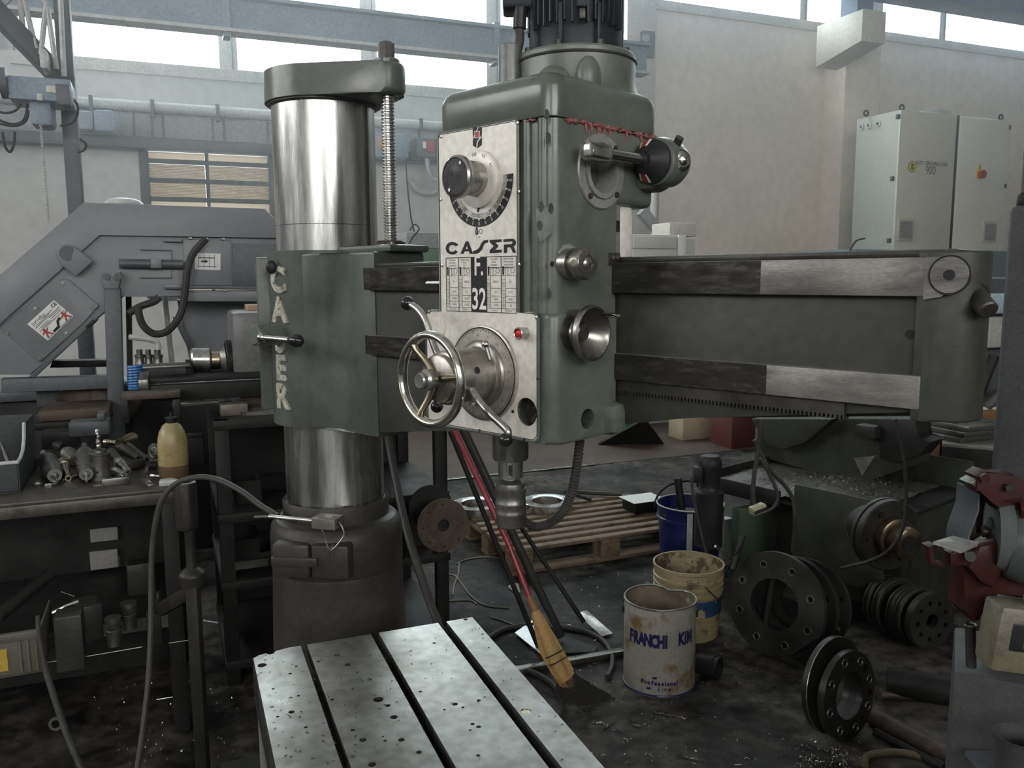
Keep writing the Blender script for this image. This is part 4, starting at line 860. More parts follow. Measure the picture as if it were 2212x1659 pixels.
for i, (pts) in enumerate(([(45, 225), (35, 238), (15, 244), (-10, 240)], [(62, 238), (55, 262), (30, 272), (-10, 265)], [(60, 215), (52, 258), (25, 268), (-10, 255)], [(5, 285), (10, 315), (22, 328), (30, 310), (32, 285)], [(150, 205), (168, 230), (160, 262), (130, 272)], [(172, 300), (186, 312), (180, 325), (168, 328)])):
    G().tube(catmull([g3(a, b, JG-0.2) for a, b in pts], 6), 0.008, 6).build('hanging_cable', cablem, ho)
# wall mounted trays and blue pipes behind the hoist
tag(gbox(165, 240, 200, 278, WALL-0.5, 0.25, 0.02).build('wall_fitting', bluest), 'blue wall fitting left of the two near the crane mast', 'fitting')
tag(gbox(203, 238, 245, 282, WALL-0.5, 0.25, 0.03).build('wall_fitting', bluest), 'wider blue wall fitting under the pale pipe', 'fitting')

# --- chip conveyor
CG = 4.4
def zc_(cx, cy): return (cx*0.28932, 420+cy*0.28932)
def cpl(pts, g): return [gp(*zc_(*p), g) for p in pts]
body = cpl([(-420, 960), (630, 70), (1970, 116), (2070, 210), (2085, 695), (1390, 695), (1355, 762), (905, 758), (230, 1345), (-420, 1345)], CG)
cv = thing('chip_conveyor', 'large grey inclined chip conveyor behind the workbench', 'conveyor', GF @ Vector((gp(250, 700, CG)[0], CG, 0)))
def cpart(name, pts, h0, h1, m=convm, b=0.004, lab=None): return G().prism(cpl(pts, CG), h0, h1, m=PM(CG), b=b).build(name, m, cv, label=lab)
cpart('conveyor_body', [(-420, 960), (630, 70), (1970, 116), (2070, 210), (2085, 695), (1390, 695), (1355, 762), (905, 758), (230, 1345), (-420, 1345)], -0.45, 0)
cpart('cover_band', [(-420, 970), (-420, 600), (-30, 635), (630, 62), (1972, 108), (2075, 205), (2082, 332), (740, 299), (0, 970), (-200, 1150)][0:1]+[(-420, 985), (630, 62), (1972, 108), (2075, 205), (2082, 332), (740, 299), (0, 970), (-420, 1340)][1:], 0, 0.02)
cpart('end_panel', [(1365, 335), (1725, 345), (1725, 680), (1370, 680)], 0, 0.012)
cpart('end_panel', [(1732, 365), (1975, 370), (2080, 370), (2080, 685), (1735, 685)], 0, 0.006, greyst)
cpart('bottom_rail', [(1230, 690), (2085, 690), (2085, 715), (1230, 705)], 0, 0.03, greyst)
cpart('bottom_rail', [(1390, 715), (2085, 715), (2085, 800), (1330, 800)], -0.02, 0.0)
cpart('sensor_arm', [(420, 430), (450, 385), (500, 372), (560, 390), (700, 500), (575, 612), (470, 530)], 0.02, 0.05)
G().cyl(Vector(g3(*zc_(505, 440), CG-0.05)), Vector(g3(*zc_(505, 440), CG-0.052)), 0.035, n=24).build('sensor_hole', greyst, cv)
cpart('access_panel', [(440, 650), (470, 630), (520, 640), (745, 830), (620, 960), (320, 1240), (285, 1250), (0, 990)], 0, 0.012)
for p in ((470, 660), (265, 848), (693, 848), (55, 1033), (495, 1033), (295, 1222)):
    q = Vector(g3(*zc_(*p), CG-0.012)); G().cyl(q, q-Vector((0, 0.008, 0)), 0.008, n=10).build('panel_screw', chrome, cv)
# adjuster
G().cyl(g3(*zc_(890, 515), CG-0.03), g3(*zc_(1365, 522), CG-0.03), 0.022, n=14).build('adjuster_screw', greyst, cv)
cpart('adjuster_nut', [(1128, 480), (1208, 480), (1208, 552), (1128, 552)], 0.0, 0.06)
for pts in ([(1045, 408), (1280, 412), (1280, 420), (1045, 416)], [(1045, 615), (1285, 618), (1285, 628), (1045, 625)], [(1276, 412), (1284, 412), (1286, 622), (1278, 622)]): cpart('adjuster_slot', pts, 0.0, 0.012, greyst, 0)
cpart('hinge_plate', [(1222, 335), (1362, 338), (1362, 358), (1222, 354)], 0.0, 0.025); cpart('hinge_plate', [(1232, 672), (1360, 675), (1360, 708), (1232, 705)], 0.0, 0.03)
for p in ((1420, 327), (1540, 330), (1665, 333), (1430, 712), (1675, 714)): cpart('bolt_head', [(p[0]-12, p[1]-4), (p[0]+12, p[1]-4), (p[0]+12, p[1]+5), (p[0]-12, p[1]+5)], 0.0, 0.035, whitst, 0)
cpart('diagram_sticker', [(1453, 437), (1645, 443), (1645, 566), (1455, 560)], 0.012, 0.014, whitem, 0, 'white diagram sticker')
cpart('sticker_print', [(1480, 470), (1600, 472), (1600, 478), (1480, 476)], 0.014, 0.0148, blackp, 0); cpart('sticker_print', [(1500, 494), (1530, 494), (1530, 486), (1555, 500), (1530, 514), (1530, 506), (1500, 506)], 0.014, 0.0148, blackp, 0); cpart('sticker_print', [(1475, 535), (1615, 538), (1615, 543), (1475, 540)], 0.014, 0.0148, blackp, 0)
for x in (1480, 1520, 1560, 1600): cpart('sticker_print', [(x, 450), (x+3, 450), (x+3, 550), (x, 550)], 0.014, 0.0146, blackp, 0)
# warning label on the incline, tilted with it
cpart('type_label', [(207, 968), (405, 788), (550, 908), (360, 1090)], 0.012, 0.014, whitem, 0, 'white type label with red figures')
A_ = Vector(gp(*zc_(207, 968), CG)); B_ = Vector(gp(*zc_(405, 788), CG)); C_ = Vector(gp(*zc_(360, 1090), CG)); ux_ = (B_-A_); uy_ = (A_-C_); W_, H_ = ux_.length, uy_.length; ang = atan2(ux_.y, ux_.x)
LM = PM(CG-0.0148) @ Matrix.Translation((C_.x, C_.y, 0)) @ Matrix.Rotation(ang, 4, 'Z')
G().text('jurrebu', H_*0.22, m=LM @ Matrix.Translation((W_*0.28, H_*0.86, 0))).build('label_lettering', blackp, cv, smooth=0)
G().text('CE', H_*0.2, m=LM @ Matrix.Translation((W_*0.87, H_*0.86, 0)), bold=0.0006).build('label_lettering', blackp, cv, smooth=0)
for k, (u0, u1, v) in enumerate(((0.05, 0.95, 0.66), (0.05, 0.95, 0.44), (0.05, 0.95, 0.05), (0.4, 0.75, 0.76), (0.1, 0.6, 0.72), (0.5, 0.9, 0.6), (0.1, 0.45, 0.56), (0.15, 0.5, 0.5), (0.55, 0.9, 0.53))):
    G().plate([(W_*u0, H_*v), (W_*u1, H_*v), (W_*u1, H_*(v+0.018)), (W_*u0, H_*(v+0.018))], [], 0, 0.0006, m=LM).build('label_line', blackp, cv, smooth=0)
for u_ in (0.16, 0.86):
    f_ = G(); c0 = (W_*u_, H_*0.28)
    f_.plate([(c0[0]+dx_*0.015, c0[1]+dy_*0.015) for dx_, dy_ in ((-0.3, 1.2), (0.3, 1.2), (0.4, 0.6), (1.4, 0.9), (1.4, 0.6), (0.5, 0.1), (0.5, -0.3), (1.2, -1.6), (0.7, -1.7), (0, -0.6), (-0.7, -1.7), (-1.2, -1.6), (-0.5, -0.3), (-0.5, 0.1), (-1.4, -0.2), (-1.4, 0.2), (-0.4, 0.7))], [], 0, 0.0006, m=LM); f_.build('red_figure', redp, cv, smooth=0)
G().plate(stroke([(W_*0.3, H_*0.1), (W_*0.5, H_*0.12), (W_*0.6, H_*0.3), (W_*0.72, H_*0.34)], 0.012), [], 0, 0.0006, m=LM).build('label_drawing', blackp, cv, smooth=0)
# stand and frame
cpart('leg', [(782, 700), (905, 700), (935, 1900), (820, 1900)], -0.05, 0.06, greyst, 0.006)
cpart('leg_plate', [(765, 580), (905, 580), (905, 640), (890, 705), (785, 705), (765, 640)], 0.0, 0.07, convm, 0.006)
for p in ((795, 612), (880, 612)): q = Vector(g3(*zc_(*p), CG-0.07)); G().cyl(q, q-Vector((0, 0.015, 0)), 0.018, n=6).build('bolt_head', greyst, cv)
cpart('rear_leg', [(910, 760), (955, 760), (975, 1900), (930, 1900)], -0.5, -0.4, dkiron, 0.004)
cpart('cross_beam', [(20, 1370), (815, 1345), (815, 1440), (30, 1470)], -0.02, 0.06, greyst, 0.005)
cpart('cross_beam', [(320, 1296), (805, 1284), (805, 1340), (300, 1350)], -0.45, -0.35, dkiron, 0.004)
cpart('diagonal_brace', [(700, 925), (730, 935), (270, 1360), (215, 1360)], -0.02, 0.03, greyst, 0.003)
cpart('stop_bracket', [(640, 985), (695, 935), (735, 935), (680, 990)], -0.05, 0.05, dkiron, 0.003)
G().tube(catmull([g3(*zc_(*p), CG-0.08) for p in ((1540, 330), (1450, 430), (1400, 560), (1380, 750), (1340, 910), (1250, 1020), (1150, 1040), (1070, 980), (1035, 880), (1040, 830))], 6), 0.017, 8).build('conduit', cablem, cv)
G().tube(catmull([g3(*zc_(*p), CG-0.06) for p in ((960, 890), (1040, 840), (1150, 800), (1190, 765))], 6), 0.017, 8).build('conduit', cablem, cv)
tag(G().sphere(g3(268, 441, CG+0.2), 0.09, 20, (1, 1, 0.35)).build('beacon_dome', whitst), 'pale flat dome on top of the grey conveyor', 'dome')
cpart('wall_of_hopper', [(1330, 800), (1990, 800), (1990, 1330), (1440, 1330)], -0.5, -0.3, convm, 0.0)
cpart('rear_strut', [(1205, 760), (1250, 760), (1320, 1380), (1270, 1380)], -0.62, -0.55, whitst, 0.003)
cpart('rear_strut', [(1290, 930), (1340, 930), (1470, 1200), (1420, 1200)], -0.3, -0.25, greyst, 0.003)
# added dark machine bed, grouped with the conveyor, closing the view under it
mb_ = cv
x0, x1 = gp(-250, 900, CG+0.4)[0], gp(600, 900, CG+0.4)[0]
G().box(x0, x1, CG+0.55, CG+1.1, 0, 0.92, 0.02).build('added_bed', dkiron, mb_)
G().box(x0+0.1, x1, CG+0.5, CG+1.0, 0.92, 0.98, 0.01).build('added_bed_way', greyst, mb_)
gbox(85, 880, 235, 912, CG-0.3, 0.28, 0.004).build('rusty_tray', rustm, mb_)
gbox(60, 905, 236, 932, CG-0.32, 0.3, 0.004).build('tray_front', dkiron, mb_)
gbox(150, 908, 236, 946, CG-0.55, 0.1, 0.008).build('gear_cover', greyst, mb_)
gbox(210, 893, 226, 912, CG-0.55, 0.1, 0.004).build('cover_stub', greyst, mb_)
gbox(90, 930, 168, 972, CG-0.5, 0.1, 0.004).build('low_cover', dkiron, mb_)
cq = Vector(g3(215, 868, CG+0.1)); G().sphere((cq[0], cq[1], cq[2]), 0.16, 18, (1.2, 0.6, 0.8)).build('oily_sack', rustm, mb_)
gbox(80, 840, 150, 880, CG+0.2, 0.1, 0.004).build('grey_plate', greyst, mb_)

# --- fittings seen through the gap behind the conveyor leg
FG = 3.9
for i, (px, w_) in enumerate(((303, 16), (322, 14), (342, 17))):
    t_ = G(); x, z = gp(px, 790, FG); w = w_/FPX*FG/2
    t_.lathe((x, FG, z-0.08), (0, 0, 1), [(w*1.1, 0), (w*1.1, 0.09), (w, 0.095), (w, 0.115), (w*1.15, 0.117), (w*1.15, 0.128), (w*0.7, 0.13), (w*0.7, 0.15)], 16)
    tag(t_.build('threaded_stud', midst), ('leftmost of three threaded studs behind the conveyor leg', 'middle one of three threaded studs behind the conveyor leg', 'rightmost of three threaded studs, nearest the bright chuck')[i], 'stud', 'threaded studs behind the conveyor leg')
bc_ = G(); x, z = gp(295, 842, FG-0.1)
bc_.tube([(x+0.028*cos(i*0.6), FG-0.1+0.028*sin(i*0.6), z+i*0.0011) for i in range(95)], 0.006, 6)
tag(bc_.build('coiled_hose', mat('blue_plastic', (0.03, 0.13, 0.35), 0.35, 0, 0.1, 10)), 'small coiled blue air hose beside the conveyor leg', 'hose')
tag(G().tube(catmull([g3(*zc_(*p), FG) for p in ((960, 1065), (1060, 1075), (1140, 1090), (1175, 1110), (1185, 1160))], 6), 0.012, 8).build('bent_pipe', whitst), 'thin pale bent pipe above the threaded studs', 'pipe')

# --- indexing head with a bright chuck
IG = 3.55
ih = thing('indexing_head', 'grey indexing head with a bright chuck left of the drill column', 'machine head', GF @ Vector((gp(545, 810, IG)[0], IG, gp(545, 812, IG)[1])))
gbox(506, 672, 600, 812, IG-0.1, 0.3, 0.02).build('head_box', mat('head_grey_paint', (0.12, 0.12, 0.115), 0.45, 0, 0.12, 4), ih)
gbox(535, 658, 580, 672, IG-0.02, 0.14, 0.004).build('wood_block', mat('wooden_block', (0.30, 0.21, 0.13), 0.7, 0, 0.2, 20), ih)
cA = Vector(g3(412, 778, IG)); cB = Vector(g3(455, 778, IG)); cC = Vector(g3(475, 778, IG)); cD = Vector(g3(506, 775, IG))
r0 = 26/FPX*3.6
G().cyl(cA, cB, r0, n=36, b=0.006).build('chuck_body', steel, ih, label='bright chuck body')
G().cyl(cB, cC, r0*0.72, n=28, b=0.003).build('chuck_neck', brass, ih)
G().cyl(cC, cC+(cD-cC)*0.45, r0*1.05, r0*1.25, n=32, b=0.004).build('spindle_flange', midst, ih)
G().cyl(cC+(cD-cC)*0.45, cD, r0*1.5, n=32, b=0.004).build('spindle_nose', dkiron, ih)
gbox(403, 780, 416, 815, IG-0.08, 0.08, 0.003).build('clamp_jaw', dkiron, ih)
sl = thing('steel_trough', 'black steel trough under the bright chuck', 'trough', GF @ Vector((gp(450, 870, IG)[0], IG, gp(450, 878, IG)[1])))
gbox(305, 820, 600, 870, IG-0.22, 0.03, 0.003).build('front_side', dkiron, sl); gbox(305, 816, 600, 820, IG-0.2, 0.45, 0.002).build('ledge', dkiron, sl)
gbox(300, 820, 320, 845, IG-0.24, 0.3, 0.002).build('end_plate', midst, sl)
tag(gbox(308, 788, 412, 797, IG-0.15, 0.12, 0.002).build('flat_bar', midst), 'flat steel bar reaching out to the bright chuck', 'bar')
CHG = 3.2
ch = thing('steel_channel', 'rusty brown steel channel offcut in front of the conveyor leg', 'channel', GF @ Vector((gp(325, 870, CHG)[0], CHG, gp(325, 910, CHG)[1])))
gbox(262, 846, 390, 866, CHG, 0.10, 0.003).build('channel_web', rustm, ch); gbox(262, 862, 276, 915, CHG, 0.10, 0.002).build('channel_flange', dkiron, ch); gbox(376, 862, 390, 915, CHG, 0.10, 0.002).build('channel_flange', dkiron, ch)

# --- rack behind the drill column
rp = onz(952, 1395, 0); RG = g2(rp)[1]
rk_ = thing('steel_rack', 'dark open steel rack standing behind the drill column', 'rack', GF @ Vector((gp(700, 1300, RG)[0], RG, 0)))
rx0, rx1 = gp(487, 1100, RG)[0], gp(952, 1100, RG)[0]; rzt = gp(487, 906, RG)[1]
rkm = mat('rack_dark_paint', (0.020, 0.019, 0.018), 0.5, 0.2, 0.25, 6)
for x in (rx0, rx1):
    for y in (RG, RG+0.6): G().box(x-0.026, x+0.026, y-0.02, y+0.02, 0, rzt, 0.003).build('post', rkm, rk_)
for z in (rzt, gp(700, 1085, RG)[1], gp(700, 1225, RG)[1], 0.1):
    G().box(rx0-0.03, rx1+0.03, RG-0.03, RG+0.63, z-0.035, z, 0.003).build('shelf', rkm, rk_)
G().box(rx0, rx1, RG+0.6, RG+0.62, 0, rzt).build('dark_backing', rkm, rk_)
def on_rack(px, py): return Vector(gw(gp(px, py, RG+0.12)[0], RG+0.12, rzt))
random.seed(9)
labs = ['square dark steel block lying on the rack beside the drill sleeve', 'oval cut steel plate on the rack edge beside the drill sleeve', 'angled steel bracket standing on the rack near the drill sleeve', 'small clamp piece behind the square block on the rack']
b_ = on_rack(505, 905); tag(MB(frame(b_, GX)).box(-0.05, 0.05, -0.05, 0.05, 0, 0.045, 0.004).build('steel_block', mat('rust_grey_steel', (0.16, 0.14, 0.115), 0.5, 0.5, 0.25, 20)), labs[0], 'block')
b_ = on_rack(562, 906); tag(MB(frame(b_, GX)).plate(rrect(-0.085, 0.09, -0.07, 0.07, 0.05, 5), [rrect(-0.05, 0.05, -0.04, 0.035, 0.03, 4)], 0, 0.014).build('cut_plate', midst), labs[1], 'plate')
b_ = on_rack(548, 890); tag(MB(frame(b_+GY*0.1, GX)).prism([(-0.06, 0), (0.11, 0), (0.02, 0.09), (-0.02, 0.10)], -0.02, 0.02, m=PM(0), b=0.003).build('angle_bracket', rustm), labs[2], 'bracket')
b_ = on_rack(490, 895); tag(MB(frame(b_+GY*0.12, GX)).box(-0.02, 0.02, -0.02, 0.02, 0, 0.07, 0.004).build('clamp_piece', midst), labs[3], 'clamp')
fb = at(372, 876, 3.2); tag(MB(frame(fb, GX)).box(0, 0.62, 0, 0.03, -0.008, 0.008, 0.001).build('flat_bar', midst), 'long dark flat bar lying level behind the yellow bottle', 'bar')
# parts on the rack shelves (dim)
zs2 = gp(700, 1085, RG)[1]; zs3 = gp(700, 1225, RG)[1]
for i, (px, z, w_, h_, l_) in enumerate(((535, zs2, 0.10, 0.09, 'dim box on the rack shelf left of the drill column'), (520, zs3, 0.12, 0.12, 'dim block on the low rack shelf left of the drill column'), (570, zs3, 0.08, 0.06, 'small dim block low on the rack, next to the column'), (900, zs3, 0.16, 0.14, 'dim box low on the rack right of the drill column'))):
    x = gp(px, 1100, RG+0.2)[0]; o_ = thing('parts_box', l_, 'box', GF @ Vector((x, RG+0.2, z)))
    G().plate(rrect(x-w_/2, x+w_/2, RG+0.1, RG+0.3, 0.01, 2), [rrect(x-w_/2+0.006, x+w_/2-0.006, RG+0.106, RG+0.294, 0.008, 2)], z, z+h_).build('box_wall', dkiron, o_); G().box(x-w_/2+0.004, x+w_/2-0.004, RG+0.104, RG+0.296, z, z+0.01).build('box_floor', dkiron, o_)
tag(MB().box(0, 0.12, 0, 0.02, 0, 0.03, m=frame(at(508, 1232, 3.0), GX)).build('paper_tag', midst), 'small pale metal strip on the rack left of the pedestal', 'strip')
# hub wheel on the rack's front right post
wp = at(958, 1135, 2.95); wa = (Vector((0.05, -0.3, 1.1))-wp); wa = Vector((-0.28, -0.95, 0.06)).normalized()
fw = thing('flange_wheel', 'dull brown flange wheel with small bolt holes at the rack post', 'wheel', wp)
R_ = 0.098
T = axisframe(wp, Vector((0.42, -0.9, 0.05)))
MB(T).plate(circ(0, 0, R_, 48), [circ(0.079*cos(k*pi/4), 0.079*sin(k*pi/4), 0.0035, 8) for k in range(8)]+[circ(0, 0, 0.022, 24)], -0.012, 0.0).build('flange_disc', rustm, fw)
MB(T).lathe((0, 0, 0), (0, 0, 1), [(0.053, 0), (0.053, 0.003), (0.05, 0.0035), (0.024, 0.001), (0.022, -0.02)], 36, caps=(False, False)).build('hub_face', rustm, fw)
MB(T).lathe((0, 0, -0.012), (0, 0, -1), [(0.06, 0), (0.06, 0.08), (0.03, 0.09)], 30).build('hub_barrel', dkiron, fw)
fw2 = MB(axisframe(wp+Vector((-0.06, 0.14, 0.03)), Vector((0.42, -0.9, 0.05)))).plate(circ(0, 0, 0.085, 40), [circ(0, 0, 0.02, 20)], -0.01, 0.01)
tag(fw2.build('steel_disc', dkiron), 'dark disc half hidden behind the brown flange wheel', 'disc')
tag(MB().tube(catmull([at(835, 925, 2.75), at(850, 1010, 2.7), at(880, 1150, 2.55), at(925, 1290, 2.45), at(946, 1345, 2.4), at(960, 1400, 2.35)], 8), 0.013, 10).build('rubber_hose', hosem), 'thick dark hose slanting down right of the pedestal', 'hose')

# ================================================================== workbench at the left
BZ = 0.86
bq = onz(200, 1071, BZ); BGy = g2(bq)[1]
bx1 = g2(onz(405, 1050, BZ))[0]; bx0 = g2(onz(-420, 1110, BZ))[0]
wb_ = thing('workbench', 'greasy steel workbench crowded with tool holders', 'bench', GF @ Vector(((bx0+bx1)/2, BGy+0.3, 0)))
G().box(bx0, bx1, BGy, BGy+0.62, BZ-0.012, BZ, 0.002).build('bench_top', benchm, wb_)
G().box(bx0, bx1, BGy-0.004, BGy+0.02, BZ-0.05, BZ-0.011, 0.003).build('front_angle', benchm, wb_)
LZ = 0.42
lg_ = mat('bench_leg_paint', (0.022, 0.021, 0.02), 0.5, 0.2, 0.2, 6)
for x in (bx1-0.06, bx0+0.1):
    for y in (BGy+0.03, BGy+0.56): G().box(x-0.025, x+0.025, y-0.025, y+0.025, 0, BZ-0.012, 0.003).build('leg', lg_, wb_)
G().box(bx0, bx1-0.05, BGy+0.02, BGy+0.6, LZ-0.02, LZ, 0.003).build('lower_shelf', lg_, wb_)
G().box(bx0, bx1-0.05, BGy+0.012, BGy+0.022, LZ-0.04, LZ+0.004).build('shelf_edge', midst, wb_)
G().box(bx0, bx1, BGy+0.60, BGy+0.612, 0, BZ-0.02).build('dark_backing', dkiron, wb_)  # added dark sheet standing in for the shade under the bench
G().box(*sorted((gp(193, 1100, BGy+0.55)[0], gp(250, 1100, BGy+0.55)[0])), BGy+0.585, BGy+0.598, LZ+0.01, LZ+0.05).build('shelf_clip', midst, wb_)
paper = mat('grey_sheet', (0.20, 0.195, 0.18), 0.6, 0, 0.12, 8)
for i, (y0, y1, l_) in enumerate(((1138, 1172, 'upper of two pale sheets pinned under the workbench'), (1186, 1232, 'lower of two pale sheets pinned under the workbench'))):
    tag(gbox(196, y0, 253, y1, BGy+0.56, 0.008, 0).build('pinned_sheet', paper), l_, 'sheet')
tag(gbox(190, 1084, 246, 1096, BGy+0.35, 0.05, 0.002).build('steel_strip', midst), 'short bright steel strip just below the bench top', 'strip')

def bz(px, py): return onz(px, py, BZ)
def bf(px, py, rz=0.0): return Matrix.Translation(bz(px, py)) @ Matrix.Rotation(rz, 4, 'Z')
# oil bottle
bo = thing('oil_bottle', 'yellowed plastic squeeze bottle with dark oil at the bottom', 'bottle', bz(377, 1033))
k_ = 62/FPX*2.85/2
BP = bz(377, 1030)
MB().lathe(BP, (0, 0, 1), [(k_*0.9, 0), (k_, 0.008), (k_*1.0, 0.045), (k_*1.0, 0.046)], 36).build('oil_fill', mat('dark_oil_band', (0.10, 0.065, 0.035), 0.35, 0, 0.2, 20), bo)
MB().lathe(BP, (0, 0, 1), [(k_, 0.046), (k_*1.01, 0.11), (k_*0.97, 0.135), (k_*0.86, 0.160), (k_*0.62, 0.184), (k_*0.36, 0.193), (k_*0.33, 0.195)], 36).build('bottle_body', mat('yellowed_plastic', (0.24, 0.19, 0.08), 0.38, 0, 0.12, 15, col2=(0.32, 0.27, 0.15), mixlo=0.45, mixhi=0.7, mscale=25), bo)
MB().lathe(BP, (0, 0, 1), [(k_*0.36, 0.192), (k_*0.36, 0.205), (k_*0.45, 0.207), (k_*0.45, 0.212), (k_*0.12, 0.214), (k_*0.09, 0.228), (k_*0.05, 0.229)], 24).build('nozzle_cap', dkiron, bo)
# drill chucks lying on the bench
def lying_chuck(px0, py0, px1, py1, r, label):
    a, b = bz(px0, py0), bz(px1, py1); a.z = BZ+r*1.05; b.z = BZ+r*1.0; d = (b-a); L_ = d.length
    t = thing('drill_chuck', label, 'chuck', a)
    MB().lathe(a, d, [(r*0.45, 0), (r*0.5, L_*0.12), (r*0.95, L_*0.14), (r*1.05, L_*0.22), (r*1.05, L_*0.34), (r*0.95, L_*0.36), (r*0.95, L_*0.48), (r, L_*0.5), (r, L_*0.72), (r*0.9, L_*0.8), (r*0.72, L_*0.9), (r*0.5, L_*0.9)], 30).build('chuck_shell', midst, t)
    MB().lathe(a-d*0.28, d, [(r*0.28, 0), (r*0.32, L_*0.02), (r*0.42, L_*0.28)], 18).build('taper_shank', steel, t)
    MB().lathe(a+d*0.88, d, [(r*0.5, 0), (r*0.26, L_*0.06), (r*0.13, L_*0.09), (r*0.13, L_*0.24), (0.0, L_*0.27)], 12).build('drill_bit', steel, t)
lying_chuck(100, 1006, 122, 1052, 0.031, 'steel drill chuck lying at the bench edge, left of the spanner')
lying_chuck(184, 990, 188, 1050, 0.030, 'ringed steel drill chuck at the bench edge, right of the spanner')
# open ended spanner
T = bf(156, 1034, radians(78))
sp_ = MB(T).plate([(-0.075, -0.009), (0.05, -0.009), (0.065, -0.022), (0.10, -0.026), (0.085, -0.008), (0.085, 0.008), (0.104, 0.02), (0.07, 0.024), (0.05, 0.009), (-0.075, 0.009), (-0.09, 0.02), (-0.11, 0.014), (-0.098, 0.0), (-0.11, -0.014), (-0.09, -0.02)], [], 0.001, 0.008)
tag(sp_.build('open_spanner', steel), 'open ended spanner lying between the two drill chucks', 'spanner')
# standing holder with a twist drill
hp_ = bz(218, 1034); r = 22/FPX*2.85
th = thing('tool_holder', 'upright steel tool holder with a twist drill sticking out', 'tool holder', hp_)
MB().lathe(hp_, (0, 0, 1), [(r*1.02, 0), (r*1.02, 0.012), (r*0.92, 0.014), (r*0.95, 0.085), (r*1.05, 0.087), (r*1.05, 0.093), (r*0.72, 0.095), (r*0.7, 0.103), (r*0.3, 0.105)], 30).build('holder_body', midst, th)
tw = [(hp_.x+0.0018*cos(i*0.9), hp_.y+0.0018*sin(i*0.9), hp_.z+0.103+i*0.0022) for i in range(34)]
MB().tube(tw, [0.0075]*15+[0.0062+0.0016*sin(i*1.3) for i in range(17)]+[0.004, 0.001], 10).build('twist_drill', steel, th)
q = hp_+Vector((0.006, -r*0.95, 0.03)); MB().cyl(q, q+Vector((0, -0.002, 0)), 0.004, n=12).build('cross_hole', black, th)
# a jumble of sleeves, nuts, collets
def sleeve(px0, py0, px1, py1, r0, r1, label, m=midst, name='taper_sleeve', hole=True, lift=0.0):
    a, b = bz(px0, py0), bz(px1, py1); a.z = BZ+max(r0, 0.004)+lift; b.z = BZ+max(r1, 0.004)+lift; d = b-a; L_ = d.length
    t = thing(name, label, 'sleeve' if 'sleeve' in name else name.split('_')[-1], a)
    MB().lathe(a, d, [(r0*0.6, 0.002), (r0*0.92, 0), (r0, L_*0.04), (r0*0.98, L_*0.2), (r1*1.08, L_*0.8), (r1, L_*0.97), (r1*0.92, L_), (r1*0.6, L_), (r1*0.55, L_*0.75)], 24).build('body', m, t)
    if hole: MB().lathe(a+d*0.2, d, [(r0*1.02, 0), (r0*1.06, L_*0.02), (r0*1.06, L_*0.07), (r0*1.0, L_*0.09)], 24).build('collar', m, t)
sleeve(136, 1008, 148, 1040, 0.019, 0.011, 'brass toned taper sleeve between the left chuck and the spanner', brass)
sleeve(255, 1006, 276, 1026, 0.018, 0.013, 'short bright sleeve leaning right of the upright holder', steel)
sleeve(246, 1024, 268, 1036, 0.014, 0.013, 'small bright bush in front of the short leaning sleeve', steel, 'steel_bush')
sleeve(262, 970, 300, 997, 0.013, 0.011, 'longer dark sleeve of the pair behind the short bright sleeve', dksteel)
sleeve(272, 962, 318, 998, 0.011, 0.010, 'thin dark sleeve lying rearmost on the bench', dksteel)
sleeve(240, 984, 258, 1000, 0.016, 0.012, 'stubby dark sleeve right behind the upright holder', dksteel)
sleeve(146, 992, 162, 1006, 0.026, 0.020, 'wide dull bush behind the ringed drill chuck', midst, 'steel_bush')
sleeve(226, 962, 252, 962, 0.014, 0.010, 'brass fitting lying behind the upright holder', brass, 'brass_fitting')
sleeve(256, 968, 290, 958, 0.018, 0.024, 'dark bronze bush at the back of the bench', mat('dark_bronze', (0.13, 0.10, 0.06), 0.35, 0.8, 0.2, 12), 'bronze_bush')
sleeve(124, 972, 138, 976, 0.020, 0.018, 'small black pulley behind the left drill chuck', dkiron, 'small_pulley')
sleeve(320, 1014, 340, 1012, 0.014, 0.014, 'dark stubby roller beside the yellow bottle', dkiron, 'small_roller')
tag(MB().torus(bz(82, 1046)+Vector((0, 0, 0.003)), (0, 0.1, 1), 0.019, 0.003, 28, 8).build('steel_ring', steel), 'thin steel ring lying by the grey plastic crate', 'ring')
T = axisframe(bz(333, 1000)+Vector((0, 0, 0.045)), Vector((-0.5, -0.85, 0.12)))
dd_ = thing('grooved_disc', 'grooved steel disc standing on edge behind the yellow bottle', 'disc', bz(333, 1000))
MB(T).lathe((0, 0, 0), (0, 0, 1), [(0.028, -0.012), (0.03, 0), (0.028, 0.004), (0.023, 0.004), (0.022, 0.001), (0.015, 0.001), (0.014, 0.005), (0.006, 0.006)], 32).build('disc_body', steel, dd_); MB(T).cyl((0, 0, 0.005), (0, 0, 0.012), 0.004, n=10).build('disc_stud', brass, dd_)
tag(MB(bf(252, 1047, 0.5)).box(-0.045, 0.04, -0.012, 0.012, 0, 0.026, 0.003).build('vee_block', midst), 'small steel block at the bench edge below the bright bush', 'block')
tag(MB(bf(222, 1048, 0.42)).plate(rrect(-0.03, 0.03, -0.011, 0.011, 0.006, 3), [circ(0.015, 0, 0.006, 12)], 0, 0.004).build('drilled_strip', midst), 'flat drilled strip at the bench edge right of the ringed chuck', 'strip')
tag(MB(bf(320, 1043, radians(125))).box(-0.05, 0.055, -0.010, 0.010, 0, 0.004, 0.001).build('flat_file', steel), 'short flat file lying left of the yellow bottle', 'file')
sw_ = thing('hex_screw', 'bright hex screw pointing at the yellow bottle', 'screw', bz(335, 1032))
